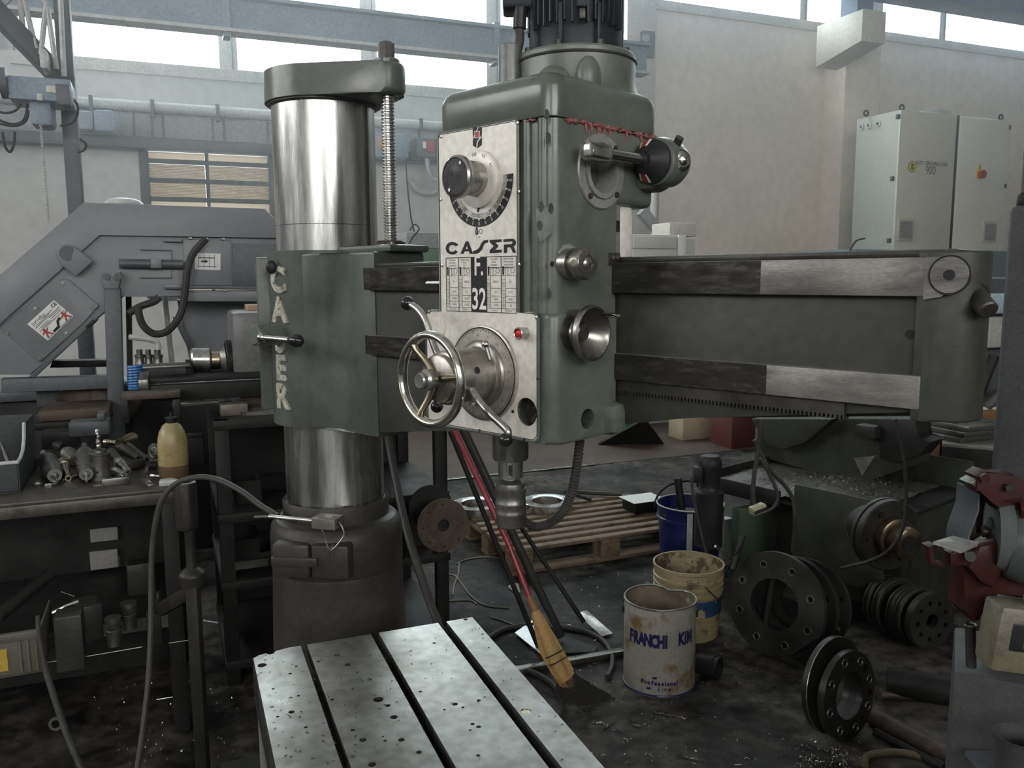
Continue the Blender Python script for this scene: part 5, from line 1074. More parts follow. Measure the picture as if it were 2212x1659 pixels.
q = bz(326, 1031)+Vector((0, 0, 0.006)); q2 = bz(356, 1033)+Vector((0, 0, 0.006)); MB().cyl(q, q+(q2-q)*0.3, 0.0062, n=6).build('screw_head', steel, sw_); MB().cyl(q+(q2-q)*0.3, q2, 0.0036, n=10).build('screw_shank', steel, sw_)
tag(MB(bf(366, 1047, 0.3)).prism([(-0.03, -0.02), (0.04, -0.015), (0.005, 0.03), (-0.03, 0.02)], 0, 0.018, b=0.002).build('angle_shim', whitst), 'pale metal shim in front of the yellow bottle', 'shim')
tag(MB(bf(405, 1005, 0.35)).box(-0.09, 0.06, 0, 0.12, 0, 0.10, 0.004).build('metal_box', dkiron), 'dark metal box directly behind the yellow bottle', 'box')
tag(MB(bf(290, 1012, 1.0)).box(-0.03, 0.04, -0.015, 0.015, 0.0, 0.03, 0.008).build('toolmaker_clamp', dksteel), 'dark toolmaker clamp beside the bright leaning sleeve', 'clamp')
# grey plastic crate
crm = mat('grey_plastic_crate', (0.045, 0.05, 0.052), 0.5, 0, 0.12, 6)
c0 = bz(60, 1062); cg = g2(c0); cx1 = cg[0]-0.02; cx0 = cx1-0.42; cy0 = cg[1]; cy1 = cy0+0.40
cr = thing('plastic_crate', 'grey plastic open front crate at the left end of the bench', 'crate', GF @ Vector(((cx0+cx1)/2, cy0+0.2, BZ)))
G().box(cx0, cx1, cy0, cy0+0.006, BZ, BZ+0.10, 0.002).build('front_wall', crm, cr); G().box(cx0, cx1, cy1-0.006, cy1, BZ, BZ+0.2, 0.002).build('back_wall', crm, cr); G().box(cx0, cx1, cy0, cy1, BZ, BZ+0.006).build('crate_floor', crm, cr)
SMg = lambda x: Matrix(((0, 0, 1, x), (1, 0, 0, 0), (0, 1, 0, 0), (0, 0, 0, 1)))
for x in (cx0, cx1-0.006): G().prism([(cy0, BZ), (cy1, BZ), (cy1, BZ+0.2), (cy0+0.19, BZ+0.2), (cy0+0.165, BZ+0.15), (cy0+0.12, BZ+0.115), (cy0+0.06, BZ+0.10), (cy0, BZ+0.10)], 0, 0.006, m=SMg(x)).build('side_wall', crm, cr)
rimp = [(cx1-0.003, cy0+dy_, BZ+dz_) for dy_, dz_ in ((0.19, 0.2), (0.165, 0.15), (0.12, 0.115), (0.06, 0.10), (0.0, 0.10))]
G().tube(rimp, 0.006, 6).build('crate_rim', whitst, cr); G().box(cx0, cx1, cy0-0.008, cy0+0.012, BZ+0.096, BZ+0.105, 0.002).build('crate_rim', whitst, cr)
for i, (u_, l_) in enumerate(((0.10, 'copper coloured rod poking up left in the grey crate'), (0.06, 'shorter stepped spindle poking out of the grey crate'))):
    b0 = GF @ Vector((cx1-u_, cy0+0.2, BZ+0.06)); b1 = b0+Vector((-0.05+0.01*i, 0.02, 0.12-0.03*i))
    tag(MB().tube([b0, b0+(b1-b0)*0.4, b0+(b1-b0)*0.42, b0+(b1-b0)*0.7, b0+(b1-b0)*0.72, b1], [0.008, 0.008, 0.006, 0.006, 0.0035, 0.0035], 10).build('stepped_rod', (brass, midst)[i]), l_, 'rod')
tag(MB().lathe(GF @ Vector((cx1-0.10, cy0+0.1, BZ+0.03)), (0.2, 0.1, 1), [(0.035, 0), (0.06, 0.03), (0.062, 0.033), (0.055, 0.033), (0.02, 0.01)], 28).build('metal_dish', midst), 'shallow metal dish inside the grey crate', 'dish')

# --- lower shelf of the bench (dim)
def lz(px, py): return onz(px, py, LZ)
def lf(px, py, rz=0.3): return Matrix.Translation(lz(px, py)) @ Matrix.Rotation(rz+GA, 4, 'Z')
def lbox(px, py, w, d, h, label, m=dkiron, rz=0.0, name='steel_block', cat='block'):
    tag(MB(Matrix.Translation(lz(px, py)) @ Matrix.Rotation(rz+GA, 4, 'Z')).box(-w/2, w/2, 0, d, 0, h, 0.004).build(name, m), label, cat)
grb = mat('ground_block_grey', (0.045, 0.044, 0.041), 0.45, 0.4, 0.15, 8)
yb_ = thing('sorting_bin', 'dirty cream sorting bin with a yellow label on the low shelf', 'bin', lz(35, 1456))
Tb = Matrix.Translation(lz(20, 1462)) @ Matrix.Rotation(GA, 4, 'Z')
binm = mat('dirty_cream_plastic', (0.09, 0.083, 0.065), 0.55, 0, 0.2, 10)
MB(Tb).box(-0.16, 0.085, 0, 0.006, 0, 0.125, 0.002).build('bin_front', binm, yb_); MB(Tb).box(0.079, 0.085, 0, 0.25, 0, 0.125, 0.002).build('bin_side', binm, yb_); MB(Tb).box(-0.16, 0.085, 0, 0.25, 0, 0.006).build('bin_floor', binm, yb_)
MB(Tb).box(-0.16, 0.09, -0.012, 0.006, 0.105, 0.13, 0.003).build('bin_rim', binm, yb_); MB(Tb).box(-0.06, 0.0, -0.003, 0, 0.02, 0.085).build('bin_label', mat('yellow_card', (0.38, 0.27, 0.03), 0.6, 0, 0.15, 20), yb_)
for x in (0.03, 0.05, 0.07): MB(Tb).box(x, x+0.006, -0.008, 0, 0.01, 0.105).build('bin_rib', binm, yb_)
lbox(154, 1450, 0.072, 0.08, 0.165, 'tall upright steel block on the low shelf near the cream bin', grb)
lbox(200, 1385, 0.068, 0.10, 0.115, 'wide grey steel block behind the tall upright one', grb, 0.25)
lbox(308, 1285, 0.09, 0.07, 0.115, 'grey machine vice body at the back of the low shelf', grb, 0.1, 'vice_body', 'vice')
lbox(120, 1400, 0.10, 0.06, 0.05, 'low dark block left of the tall upright one', grb, 0.4)
lbox(337, 1395, 0.04, 0.05, 0.10, 'small dark plate standing at the shelf edge by the pipe stand', dkiron, 0.1, 'steel_plate', 'plate')
for px, py, s_, l_ in ((248, 1393, 1.0, 'nearer of two dull collet holders on the low shelf'), (281, 1358, 1.0, 'rear one of two dull collet holders on the low shelf')):
    p = lz(px, py); tag(MB().lathe(p, (0, 0, 1), [(0.02, 0), (0.022, 0.05), (0.02, 0.052), (0.024, 0.058), (0.024, 0.066), (0.019, 0.068), (0.019, 0.076), (0.024, 0.078), (0.024, 0.09), (0.012, 0.094)], 24).build('collet_holder', midst), l_, 'collet holder', 'collet holders on the low shelf')
a, b = lz(0, 1400), lz(118, 1345); a.z += 0.1; b.z += 0.17
tag(MB().cyl(a, b, 0.02, n=20, b=0.004).build('dark_tube', dkiron), 'thick dark tube slanting over the low shelf', 'tube')
a, b = lz(118, 1390), lz(176, 1378); a.z += 0.10; b.z += 0.12
tag(MB().tube([a, (a+b)/2+Vector((0, 0, 0.004)), b], [0.006, 0.005, 0.008], 10).build('ratchet_handle', chrome), 'shiny ratchet handle lying over the low shelf blocks', 'handle')
a, b = lz(138, 1340), lz(168, 1352); a.z += 0.1; b.z += 0.1; tag(MB().cyl(a, b, 0.003, n=8).build('thin_pin', chrome), 'short shiny pin above the grey steel block', 'pin')
tag(MB().cyl(lz(342, 1290), lz(342, 1290)+Vector((0, 0, 0.02)), 0.012, n=14).build('bright_nut', chrome), 'single bright nut glinting under the bench', 'nut')
for i, (p0, p1, l_) in enumerate((((60, 1440), (132, 1429), 'thin bright rod along the shelf edge at far left'), ((180, 1422), (308, 1400), 'thin bright rod along the shelf edge in the middle'), ((365, 1392), (418, 1384), 'thin bright rod along the shelf edge by the pipe stand'))):
    a, b = lz(*p0)+Vector((0, 0, 0.004)), lz(*p1)+Vector((0, 0, 0.004)); tag(MB().cyl(a, b, 0.0018, n=8).build('thin_rod', midst), l_, 'rod')
# floor under the bench: rods and rings
for i, (p0, p1, r_, l_) in enumerate((((206, 1472), (290, 1422), 0.003, 'bright thin rod slanting up under the low shelf'), ((440, 1340), (532, 1356), 0.004, 'bright rod lying between rack and pipe stand'), ((338, 1511), (376, 1505), 0.003, 'short bright rod on the floor near the pipe stand'))):
    tag(MB().cyl(onz(*p0, 0.012), onz(*p1, 0.012), r_, n=8).build('thin_rod', steel), l_, 'rod')
rg = at(121, 1563, 2.3); tag(MB().lathe(rg, (0.2, -1, 0.1), [(0.012, -0.004), (0.020, -0.004), (0.020, 0.004), (0.012, 0.004)], 28, closed=True).build('steel_washer', midst), 'thick washer hanging on the hose at lower left', 'washer')

# --- pipe stand in front of the bench
ps = at(415, 1240, 2.32); pso = thing('pipe_stand', 'dark pipe stand with a thick hollow sleeve on top', 'stand', (ps.x, ps.y, 0))
def psz(py): return onpl(412, py, ps, Vector((0, 1, 0))).z
pm_ = mat('stand_dark_steel', (0.035, 0.033, 0.03), 0.45, 0.5, 0.2, 8)
MB().lathe((ps.x-0.006, ps.y, psz(1140)), (0, 0, 1), [(0.024, -0.004), (0.031, 0), (0.031, psz(1045)-psz(1140)), (0.029, psz(1043)-psz(1140)+0.002), (0.017, psz(1043)-psz(1140)+0.002), (0.016, 0.03)], 32).build('hollow_sleeve', pm_, pso)
MB().torus((ps.x-0.006, ps.y, psz(1042)), (0, 0, 1), 0.0235, 0.006, 32, 8, sy=0.3).build('sleeve_rim', midst, pso)
MB().lathe((ps.x, ps.y, psz(1240)), (0, 0, 1), [(0.036, -0.03), (0.038, -0.006), (0.038, 0), (0.034, 0.008), (0.016, 0.02), (0.0145, 0.03), (0.0145, psz(1135)-psz(1240)+0.01)], 32).build('neck_flange', pm_, pso)
MB().box(ps.x-0.017, ps.x+0.017, ps.y-0.017, ps.y+0.017, 0, psz(1240)-0.02, 0.003).build('stand_post', pm_, pso)
MB().lathe((ps.x, ps.y, 0), (0, 0, 1), [(0.07, 0), (0.07, 0.012), (0.02, 0.016)], 32).build('stand_foot', pm_, pso)
aa = at(418, 1275, 2.33); bb = at(345, 1318, 2.45); MB().box(0, (bb-aa).length, -0.012, 0.012, -0.02, 0.02, 0.003, m=frame(aa, (bb-aa).normalized())).build('stand_arm', pm_, pso)
# cables
tag(MB().tube(catmull([at(600, 1115, 1.98), at(560, 1090, 2.02), at(520, 1060, 2.06), at(470, 1036, 2.1), at(425, 1031, 2.12), at(380, 1045, 2.14), at(350, 1080, 2.14), at(334, 1140, 2.14), at(327, 1220, 2.13), at(326, 1330, 2.1), at(322, 1450, 2.05), at(312, 1550, 2.0), at(300, 1640, 1.95), at(288, 1720, 1.9)], 8), 0.0075, 10).build('arching_cable', hosem), 'grey cable arching from the pedestal over the pipe stand', 'cable')
tag(MB().tube(catmull([at(82, 1330, 2.2), at(84, 1370, 2.18), at(100, 1450, 2.15), at(125, 1530, 2.1), at(150, 1600, 2.05), at(185, 1680, 2.0)], 8), [0.006]*15+[0.0085]*26, 10).build('hanging_hose', cablem), 'dark hose hanging down at the lower left corner', 'hose')
# indicator block with rod resting on the pedestal clamp
ib = thing('stop_block', 'small steel stop block with a long threaded rod on the pedestal', 'stop block', at(712, 1140, 1.90))
a0 = at(678, 1128, 1.92); xx = (at(735, 1132, 1.90)-a0); xx.z = 0; T = frame(a0, xx)
MB(T).box(0, 0.062, -0.012, 0.035, -0.012, 0.014, 0.0015).build('block_body', mat('block_steel', (0.17, 0.16, 0.14), 0.4, 0.5, 0.2, 15), ib)
MB(T).cyl((0.048, 0.012, 0.014), (0.048, 0.012, 0.0145), 0.006, n=16).build('block_hole', black, ib)
ra = T @ Vector((0, 0.004, 0.002)); rb_ = at(582, 1116, 1.97); rc = at(550, 1117, 1.99)
MB().cyl(ra, rb_, 0.0052, n=12).build('rod', steel, ib); MB().tube([rb_+(rc-rb_)*i/24 for i in range(25)], [0.0042 if i % 2 else 0.0034 for i in range(25)], 8).build('rod_thread', midst, ib)
w1 = [T @ Vector(p) for p in ((0.06, 0.0, 0.0), (0.075, -0.01, 0.006), (0.085, -0.012, -0.02), (0.07, -0.02, -0.045), (0.055, -0.022, -0.06), (0.05, -0.02, -0.08))]
tag(MB().tube(catmull(w1, 6), 0.002, 6).build('tie_wire', midst), 'twisted tie wire loop below the stop block', 'wire')
w2 = [T @ Vector(p) for p in ((0.03, -0.015, -0.012), (0.045, -0.02, -0.03), (0.06, -0.02, -0.045), (0.05, -0.022, -0.055), (0.04, -0.02, -0.035))]
tag(MB().tube(catmull(w2, 6), 0.0018, 6).build('tie_wire', midst), 'thin wire end twisted at the front of the pedestal clamp', 'wire')

# ================================================================== things on the floor
def fl_(px, py, z=0.0): return onz(px, py, z)
woodm = mat('pallet_wood', (0.17, 0.12, 0.075), 0.75, 0, 0.25, 6, col2=(0.07, 0.052, 0.036), mixlo=0.5, mixhi=0.7, mscale=10, bump=0.2, bscale=60, stretch=(1, 1, 1))
ringm = mat('fresh_turned_aluminium', (0.62, 0.63, 0.64), 0.25, 1.0, 0.1, 10)
canw  = mat('dirty_white_can', (0.25, 0.235, 0.205), 0.5, 0, 0.12, 6, col2=(0.14, 0.088, 0.03), mixlo=0.52, mixhi=0.64, mscale=7, fine=0.06)
cani  = mat('can_inside_residue', (0.16, 0.125, 0.09), 0.6, 0, 0.3, 14, col2=(0.33, 0.30, 0.25), mixlo=0.58, mixhi=0.66, mscale=9)
cream = mat('cream_bucket_plastic', (0.26, 0.21, 0.115), 0.5, 0, 0.12, 8, col2=(0.08, 0.062, 0.045), mixlo=0.56, mixhi=0.66, mscale=16)
creami = mat('caked_bucket_inside', (0.26, 0.21, 0.125), 0.6, 0, 0.2, 10, col2=(0.08, 0.052, 0.03), mixlo=0.44, mixhi=0.52, mscale=18)
navy  = mat('navy_bucket_plastic', (0.012, 0.016, 0.085), 0.35, 0, 0.2, 8)
navyt = mat('navy_lettering', (0.015, 0.015, 0.06), 0.5, 0, 0.15, 20, col2=(0.3, 0.29, 0.27), mixlo=0.66, mixhi=0.7, mscale=120, fine=0)
strawm = mat('broom_straw', (0.36, 0.22, 0.075), 0.7, 0, 0.3, 40, stretch=(6, 6, 1))
sootm = mat('sooty_bristle', (0.022, 0.02, 0.018), 0.8, 0, 0.3, 40)
redhm = mat('red_lacquered_handle', (0.19, 0.017, 0.023), 0.35, 0, 0.15, 10, col2=(0.06, 0.02, 0.02), mixlo=0.58, mixhi=0.7, mscale=14)

# --- pallet with turned rings
PZ = 0.14
pB = fl_(1106, 1189, PZ); pA = fl_(1016, 1118, PZ); pC = fl_(1420, 1143, PZ)
e1 = (pC-pB).normalized(); e2 = Vector((-e1.y, e1.x, 0))
d2 = (pA-pB).dot(e2); L1 = 1.2; W2 = min(max(d2, 0.78), 1.0)
pal = thing('wooden_pallet', 'worn wooden pallet lying on the floor behind the drill chuck', 'pallet', (pB+e1*L1/2+e2*W2/2)*1.0-Vector((0, 0, PZ)))
PF = frame((pB.x, pB.y, 0), e1); off = (pA-pB).dot(e1)*0
nS = 8; sw = W2/(nS+0.0)
for i in range(nS):
    random.seed(i); dx = random.uniform(-0.02, 0.02)
    o_ = MB(PF).box(dx, L1+dx+random.uniform(-0.05, 0.02), i*sw+0.002, i*sw+sw*0.54, PZ-0.02, PZ, 0.003).build('deck_slat', woodm, pal)
for x in (0.0, L1/2-0.07, L1-0.14):
    MB(PF).box(x, x+0.12, 0, W2-0.04, PZ-0.042, PZ-0.0205, 0.002).build('cross_board', woodm, pal)
    for y in (0.0, W2/2-0.05, W2-0.14): MB(PF).box(x, x+0.12, y, y+0.1, 0.02, PZ-0.0425, 0.003).build('spacer_block', woodm, pal)
for y in (0.0, W2/2-0.05, W2-0.14): MB(PF).box(0, L1, y, y+0.1, 0, 0.0195, 0.002).build('bottom_board', woodm, pal)
def ring_thing(px, py, R, label):
    p = fl_(px, py, PZ+0.035); p.z = PZ
    t = thing('turned_ring', label, 'ring', p, 'turned rings on the pallet')
    MB().lathe(p, (0, 0, 1), [(R*0.60, 0.0), (R*0.98, 0.0), (R, 0.002), (R, 0.046), (R*0.985, 0.048), (R*0.62, 0.048), (R*0.60, 0.046)], 56, closed=True).build('ring_body', ringm, t)
ring_thing(1030, 1091, 0.155, 'bright turned ring left on the pallet, behind the red broom handle')
ring_thing(1182, 1085, 0.155, 'bright turned ring on the pallet beside the coolant hose')
def bar_th(p0, p1, r, label):
    tag(MB().tube([p0+(p1-p0)*i/40 for i in range(41)], [r if i % 2 else r*0.86 for i in range(41)], 10).build('threaded_bar', dksteel), label, 'threaded bar', 'threaded bars on the pallet')
a, b = fl_(1218, 1062, PZ+0.02), fl_(1343, 1068, PZ+0.02); bar_th(a, b, 0.014, 'longer threaded bar lying flat at the back of the pallet')
a, b = fl_(1240, 1068, PZ+0.05), fl_(1278, 1080, PZ+0.02); bar_th(a, b, 0.013, 'short threaded bar crossing the longer one on the pallet')
T = Matrix.Translation(fl_(1408, 1108, PZ)) @ Matrix.Rotation(atan2(e1.y, e1.x), 4, 'Z')
pb_ = thing('dark_carton', 'low dark carton with a white sheet on top beside the blue bucket', 'carton', fl_(1408, 1108, PZ))
MB(T).box(-0.11, 0.10, 0, 0.16, 0, 0.07, 0.004).build('carton_body', dkiron, pb_); MB(T).box(-0.13, 0.10, -0.01, 0.17, 0.072, 0.0745).build('paper_sheet', mat('white_paper', (0.72, 0.72, 0.70), 0.8, 0, 0.03, 5, fine=0), pb_)

# --- white can with dented rim
cp = fl_(1423, 1470); Zc = (cp-EYEV).length; R = 76/FPX*(-(CR.transposed() @ (cp-EYEV)).z); Hc = 0.335
cdv = -Vector((cp.x, cp.y, 0)).normalized()
crt = Vector((-cdv.y, cdv.x, 0))                                   # towards picture right
def canpt(ang, z, r=1.0, top=True):
    """ang measured from the camera side towards the right"""
    rr = R*r
    k = max(0.0, (z/Hc-0.72)/0.28)
    dent = math.exp(-((((ang-2.75+pi) % (2*pi))-pi)/0.42)**2)*0.34 + math.exp(-((((ang-0.55+pi) % (2*pi))-pi)/0.5)**2)*0.06
    rr *= 1-dent*k*k
    return cp+(cdv*cos(ang)+crt*sin(ang))*rr+Vector((0, 0, z))
can = thing('paint_can', 'dented white paint can with navy lettering in the foreground', 'can', cp)
def canwall(r, zs, n=72, flip=False):
    vs = [canpt(2*pi*i/n, z, r) for z in zs for i in range(n)]
    return vs, [(j*n+i, j*n+(i+1) % n, (j+1)*n+(i+1) % n, (j+1)*n+i) for j in range(len(zs)-1) for i in range(n)]
zs_ = [Hc*i/16 for i in range(17)]
m_ = MB(); m_.add(*canwall(1.0, zs_)); m_.build('can_wall', canw, can)
m_ = MB(); m_.add(*canwall(0.975, zs_)); m_.build('can_lining', cani, can)
MB().tube([canpt(2*pi*i/72, Hc, 0.99) for i in range(72)], 0.0042, 8, closed=True).build('can_rim', midst, can)
MB().tube([canpt(2*pi*i/72, 0.006, 1.0) for i in range(72)], 0.004, 8, closed=True).build('bottom_rim', navy, can)
MB().lathe(cp, (0, 0, 1), [(R*0.97, 0.012), (R*0.3, 0.014), (0, 0.014)], 40).build('can_bottom', cani, can)
MB().lathe(cp, (0, 0, 1), [(R*0.955, 0.10), (R*0.5, 0.085), (0, 0.09)], 40).build('residue', mat('brown_residue', (0.09, 0.065, 0.045), 0.6, 0, 0.3, 15), can)
def wrap(off_a, z0, sc=1.0):
    return lambda p: canpt(off_a+p.x/R, z0+p.y, 1.003+p.z)
def cantext(s, size, a0, z0, name, **k): MB().text(s, size, fn=wrap(a0, z0), **k).build(name, navyt, can, smooth=0)
cantext('FRANCHI', 0.062, -0.13, 0.222, 'brand_lettering', sx=0.70, bold=0.0022) if False else None
def subtext(s, size, a0, z0, name, sx=0.7, shear=0.0, bold=0.002):
    for i, ch in enumerate(s):
        w = size*0.62*sx*(0.5 if ch in "I!il" else 1.0)
    # letter by letter so each one bends with the wall
    adv = [size*sx*(0.36 if ch in "Iil!' " else (0.78 if ch in 'MmW' else 0.64)) for ch in s]; tot = sum(adv); x = -tot/2
    mb = MB()
    for ch, ad in zip(s, adv):
        if ch != ' ':
            cu_a = a0+(x+ad/2)/R
            mb.text(ch, size, fn=lambda p, c=cu_a: canpt(c+p.x*sx/R, z0+p.y, 1.004+p.z), shear=shear, bold=bold)
        x += ad
    mb.build(name, navyt, can, smooth=0, label='bold navy lettering')
subtext('FRANCHI', 0.064, -0.36, 0.215, 'brand_lettering', 0.60, 0.0, 0.0042)
subtext('KIM', 0.064, 0.78, 0.222, 'brand_lettering', 0.60, 0.0, 0.0042)
subtext('Professional', 0.021, 0.02, 0.055, 'small_lettering', 0.95, 0.0, 0.0014)
subtext('Line', 0.024, 0.14, 0.034, 'small_lettering', 0.95, 0.3, 0.0004)
for a0, z0 in ((-0.12, 0.075), (-0.28, 0.032)):
    MB().add([canpt(a0+dx/R, z0+dz, 1.004) for dx, dz in ((-0.009, -0.004), (0.007, -0.004), (0.011, 0.005), (-0.004, 0.005))], [(0, 1, 2, 3)]).build('print_mark', navyt, can, smooth=0)
for s_ in (-1.45, 1.45):
    q = canpt(s_, Hc*0.86, 1.0); MB().box(-0.007, 0.007, -0.006, 0.006, -0.014, 0.014, 0.003, m=frame(q, crt)).build('handle_ear', dkiron, can)

# --- cream bucket behind it
bp = fl_(1484, 1362); Zb = -(CR.transposed() @ (bp-EYEV)).z; Rb = 75/FPX*Zb
ztop = onpl(1484, 1214, bp, Vector((0, 1, 0))).z
cb_ = thing('ribbed_bucket', 'stained cream plastic bucket with ribs behind the white can', 'bucket', bp)
MB().lathe(bp, (0, 0, 1), [(Rb*0.86, 0.0), (Rb*0.89, 0.06), (Rb*0.94, ztop*0.62), (Rb*0.985, ztop*0.63), (Rb*0.985, ztop*0.68), (Rb*0.95, ztop*0.69), (Rb*0.95, ztop*0.72), (Rb*0.99, ztop*0.73), (Rb*0.99, ztop*0.76), (Rb*0.955, ztop*0.77), (Rb*0.955, ztop*0.80), (Rb*0.995, ztop*0.81), (Rb*0.995, ztop*0.85), (Rb*0.965, ztop*0.86), (Rb*0.965, ztop*0.95), (Rb*1.0, ztop*0.96), (Rb*1.0, ztop), (Rb*0.955, ztop), (Rb*0.955, ztop*0.98)], 56, caps=(True, False)).build('bucket_wall', cream, cb_)
MB().lathe(bp, (0, 0, 1), [(Rb*0.955, ztop*0.985), (Rb*0.90, ztop*0.55), (Rb*0.6, ztop*0.48), (0, ztop*0.5)], 48, caps=(False, False)).build('caked_lining', creami, cb_)
MB().lathe(bp, (0, 0, 1), [(Rb*0.932, ztop*0.36), (Rb*0.947, ztop*0.59)], 56, caps=(False, False)).build('blue_label', mat('torn_blue_label', (0.015, 0.05, 0.11), 0.5, 0, 0.2, 10, col2=(0.33, 0.28, 0.17), mixlo=0.56, mixhi=0.6, mscale=12), cb_)
MB().tube(catmull([at(1500, 1235, bp.y-0.1), at(1530, 1275, bp.y-0.15), at(1558, 1300, bp.y-0.1)], 6), 0.003, 6).build('wire_handle', rustm, cb_)
# --- navy bucket at the back
np_ = fl_(1488, 1230); Zn = -(CR.transposed() @ (np_-EYEV)).z; Rn = 71/FPX*Zn; zt_ = onpl(1488, 1086, np_, Vector((0, 1, 0))).z
nb_ = thing('navy_bucket', 'navy blue bucket full of dark scrap behind the cream bucket', 'bucket', np_)
MB().lathe(np_, (0, 0, 1), [(Rn*0.84, 0), (Rn*0.95, zt_*0.78), (Rn*1.0, zt_*0.79), (Rn*1.0, zt_*0.82), (Rn*0.97, zt_*0.83), (Rn*1.0, zt_*0.98), (Rn*1.02, zt_), (Rn*0.96, zt_), (Rn*0.9, zt_*0.7)], 48, caps=(True, False)).build('bucket_wall', navy, nb_)
MB().torus(np_+Vector((0, 0, zt_)), (0, 0, 1), Rn*1.0, 0.004, 56, 8).build('bucket_rim', whitst, nb_)
MB().lathe(np_, (0, 0, 1), [(Rn*0.93, zt_*0.80), (Rn*0.5, zt_*0.86), (0, zt_*0.9)], 32).build('scrap_fill', swarfm, nb_)
wv = [np_+Vector((Rn*1.02*cos(t), Rn*1.02*sin(t)*0.25+0.05, zt_*0.9+0.13*sin(t*1.0))) for t in [pi*i/14 for i in range(15)]]
MB().tube(wv, 0.006, 8).build('bucket_handle', black, nb_)
MB().lathe(np_+Vector((-Rn*0.85, -Rn*0.5, zt_*0.88)), (-0.8, -0.6, 0), [(0.014, 0), (0.014, 0.008), (0.006, 0.01)], 16).build('handle_pivot', midst, nb_)
dn = -Vector((np_.x, np_.y, 0)).normalized(); MB().box(-0.014, 0.014, -0.004, 0.001, 0.05, zt_*0.97, m=frame(np_+dn*Rn*0.995, Vector((-dn.y, dn.x, 0)))).build('white_drip', whitst, nb_)
tag(MB().cyl(np_+Vector((-0.03, 0.02, zt_*0.7)), np_+Vector((-0.06, 0.05, zt_+0.12)), 0.02, n=12).build('scrap_strip', dkiron), 'dark scrap strip standing in the navy bucket', 'scrap')
# small black cup
p = fl_(1532, 1462); d = Vector((0.75, -0.55, 0)).normalized(); p.z = 0.045
cu_ = thing('black_cup', 'small black plastic cup lying on its side by the white can', 'cup', p)
MB().lathe(p-d*0.05, d, [(0.036, 0), (0.04, 0.004), (0.043, 0.09), (0.040, 0.09), (0.036, 0.01)], 32, caps=(True, True)).build('cup_wall', black, cu_); MB().lathe(p-d*0.05, d, [(0.045, 0.06), (0.046, 0.065), (0.045, 0.07)], 32).build('cup_band', black, cu_)

# --- broom and handles leaning on the rack
b0 = fl_(1283, 1522); b1 = at(965, 885, 3.22)
def along(px, py, p=b0, q=b1):                         # point on the leaning plane through p and q, parallel to picture x
    n = (q-p).cross(Vector((1, 0.3, 0))).normalized(); return onpl(px, py, p, n)
br_ = thing('straw_broom', 'straw broom with a chipped red handle leaning across the floor', 'broom', b0)
MB().tube([along(968, 900), along(1040, 1050), along(1100, 1178), along(1147, 1300)], 0.0115, 14).build('broom_handle', redhm, br_)
MB().tube([along(1143, 1288), along(1150, 1305), along(1156, 1320)], [0.013, 0.016, 0.018], 14).build('binding', mat('straw_binding', (0.17, 0.09, 0.035), 0.6, 0, 0.2, 40), br_)
c_ = [along(x, y) for x, y in ((1153, 1312), (1163, 1338), (1178, 1372), (1192, 1408), (1205, 1440), (1222, 1470))]
MB().tube(c_, [0.014, 0.022, 0.026, 0.028, 0.026, 0.02], 20).build('straw_bundle', strawm, br_)
random.seed(2); sm = MB(); sk = MB()
for i in range(260):
    a = random.uniform(0, 2*pi); rr = 0.55+0.45*random.random()
    def off(k, sx): return Vector((cos(a)*rr*sx, 0.5*sin(a)*rr*sx, sin(a)*rr*sx*0.6))
    p0 = along(1160, 1330)+off(0, 0.02); p1 = along(1190, 1405)+off(0, 0.042); p2 = along(1225, 1468)+off(0, 0.04); p3 = along(1262+26*cos(a)*rr, 1508+10*sin(a)*rr)+off(0, 0.06)+Vector((random.uniform(-.015, .015), 0, 0))
    p3.z = max(p3.z, 0.004)
    sm.tube([p0, p1, p2], 0.0021, 3); sk.tube([p2-(p2-p1)*0.25, p2, (p2+p3)/2+Vector((0, 0, -0.004)), p3], 0.0022, 3)
    if i % 2:
        p4 = along(1250+45*random.random(), 1490+40*random.random()); p4.z = max(0.004, p4.z); sk.tube([p2, (p2+p4)/2+Vector((0.01, 0, 0.006)), p4], 0.0022, 3)
s1_ = sm.build('straw', strawm, br_); s1_['kind'] = 'stuff'; s2_ = sk.build('sooty_tips', sootm, br_); s2_['kind'] = 'stuff'
for k, (x, y) in enumerate(((1197, 1412), (1204, 1428))): MB().torus(along(x, y), along(1222, 1470)-along(1163, 1338), 0.036, 0.0022, 28, 6).build('tie_string', dkiron, br_)
tag(MB().cyl(fl_(1166, 1405), at(972, 930, 3.3), 0.011, n=12).build('dark_stick', dkiron), 'dark stick leaning just left of the red broom handle', 'stick')
sh = thing('coal_shovel', 'black shovel with a thick dark shaft behind the broom', 'shovel', fl_(1240, 1395))
MB().cyl(fl_(1212, 1375, 0.03), at(990, 905, 3.4), 0.019, n=16).build('shovel_shaft', mat('dark_green_shaft', (0.03, 0.032, 0.028), 0.45, 0, 0.2, 8), sh)
pl2 = [fl_(*q) for q in ((1205, 1372), (1290, 1402), (1285, 1412), (1225, 1415), (1185, 1405))]
MB().prism([(q.x, q.y) for q in pl2], 0.004, 0.010).build('shovel_blade', dkiron, sh)
scp = thing('floor_scraper', 'thin floor scraper with a pale blade right of the broom', 'scraper', fl_(1270, 1345))
MB().cyl(fl_(1262, 1345, 0.03), at(1090, 1085, 3.75), 0.0105, n=12).build('scraper_shaft', dkiron, scp)
q0, q1 = fl_(1256, 1322, 0.05), fl_(1312, 1372, 0.01); xx = q1-q0
MB(frame(q0, xx)).box(0, xx.length, -0.03, 0.03, -0.001, 0.002, 0.0005).build('scraper_blade', steel, scp)
pl3 = [fl_(*q) for q in ((1112, 1374), (1150, 1347), (1166, 1362), (1170, 1378), (1186, 1400), (1190, 1412), (1172, 1423))]
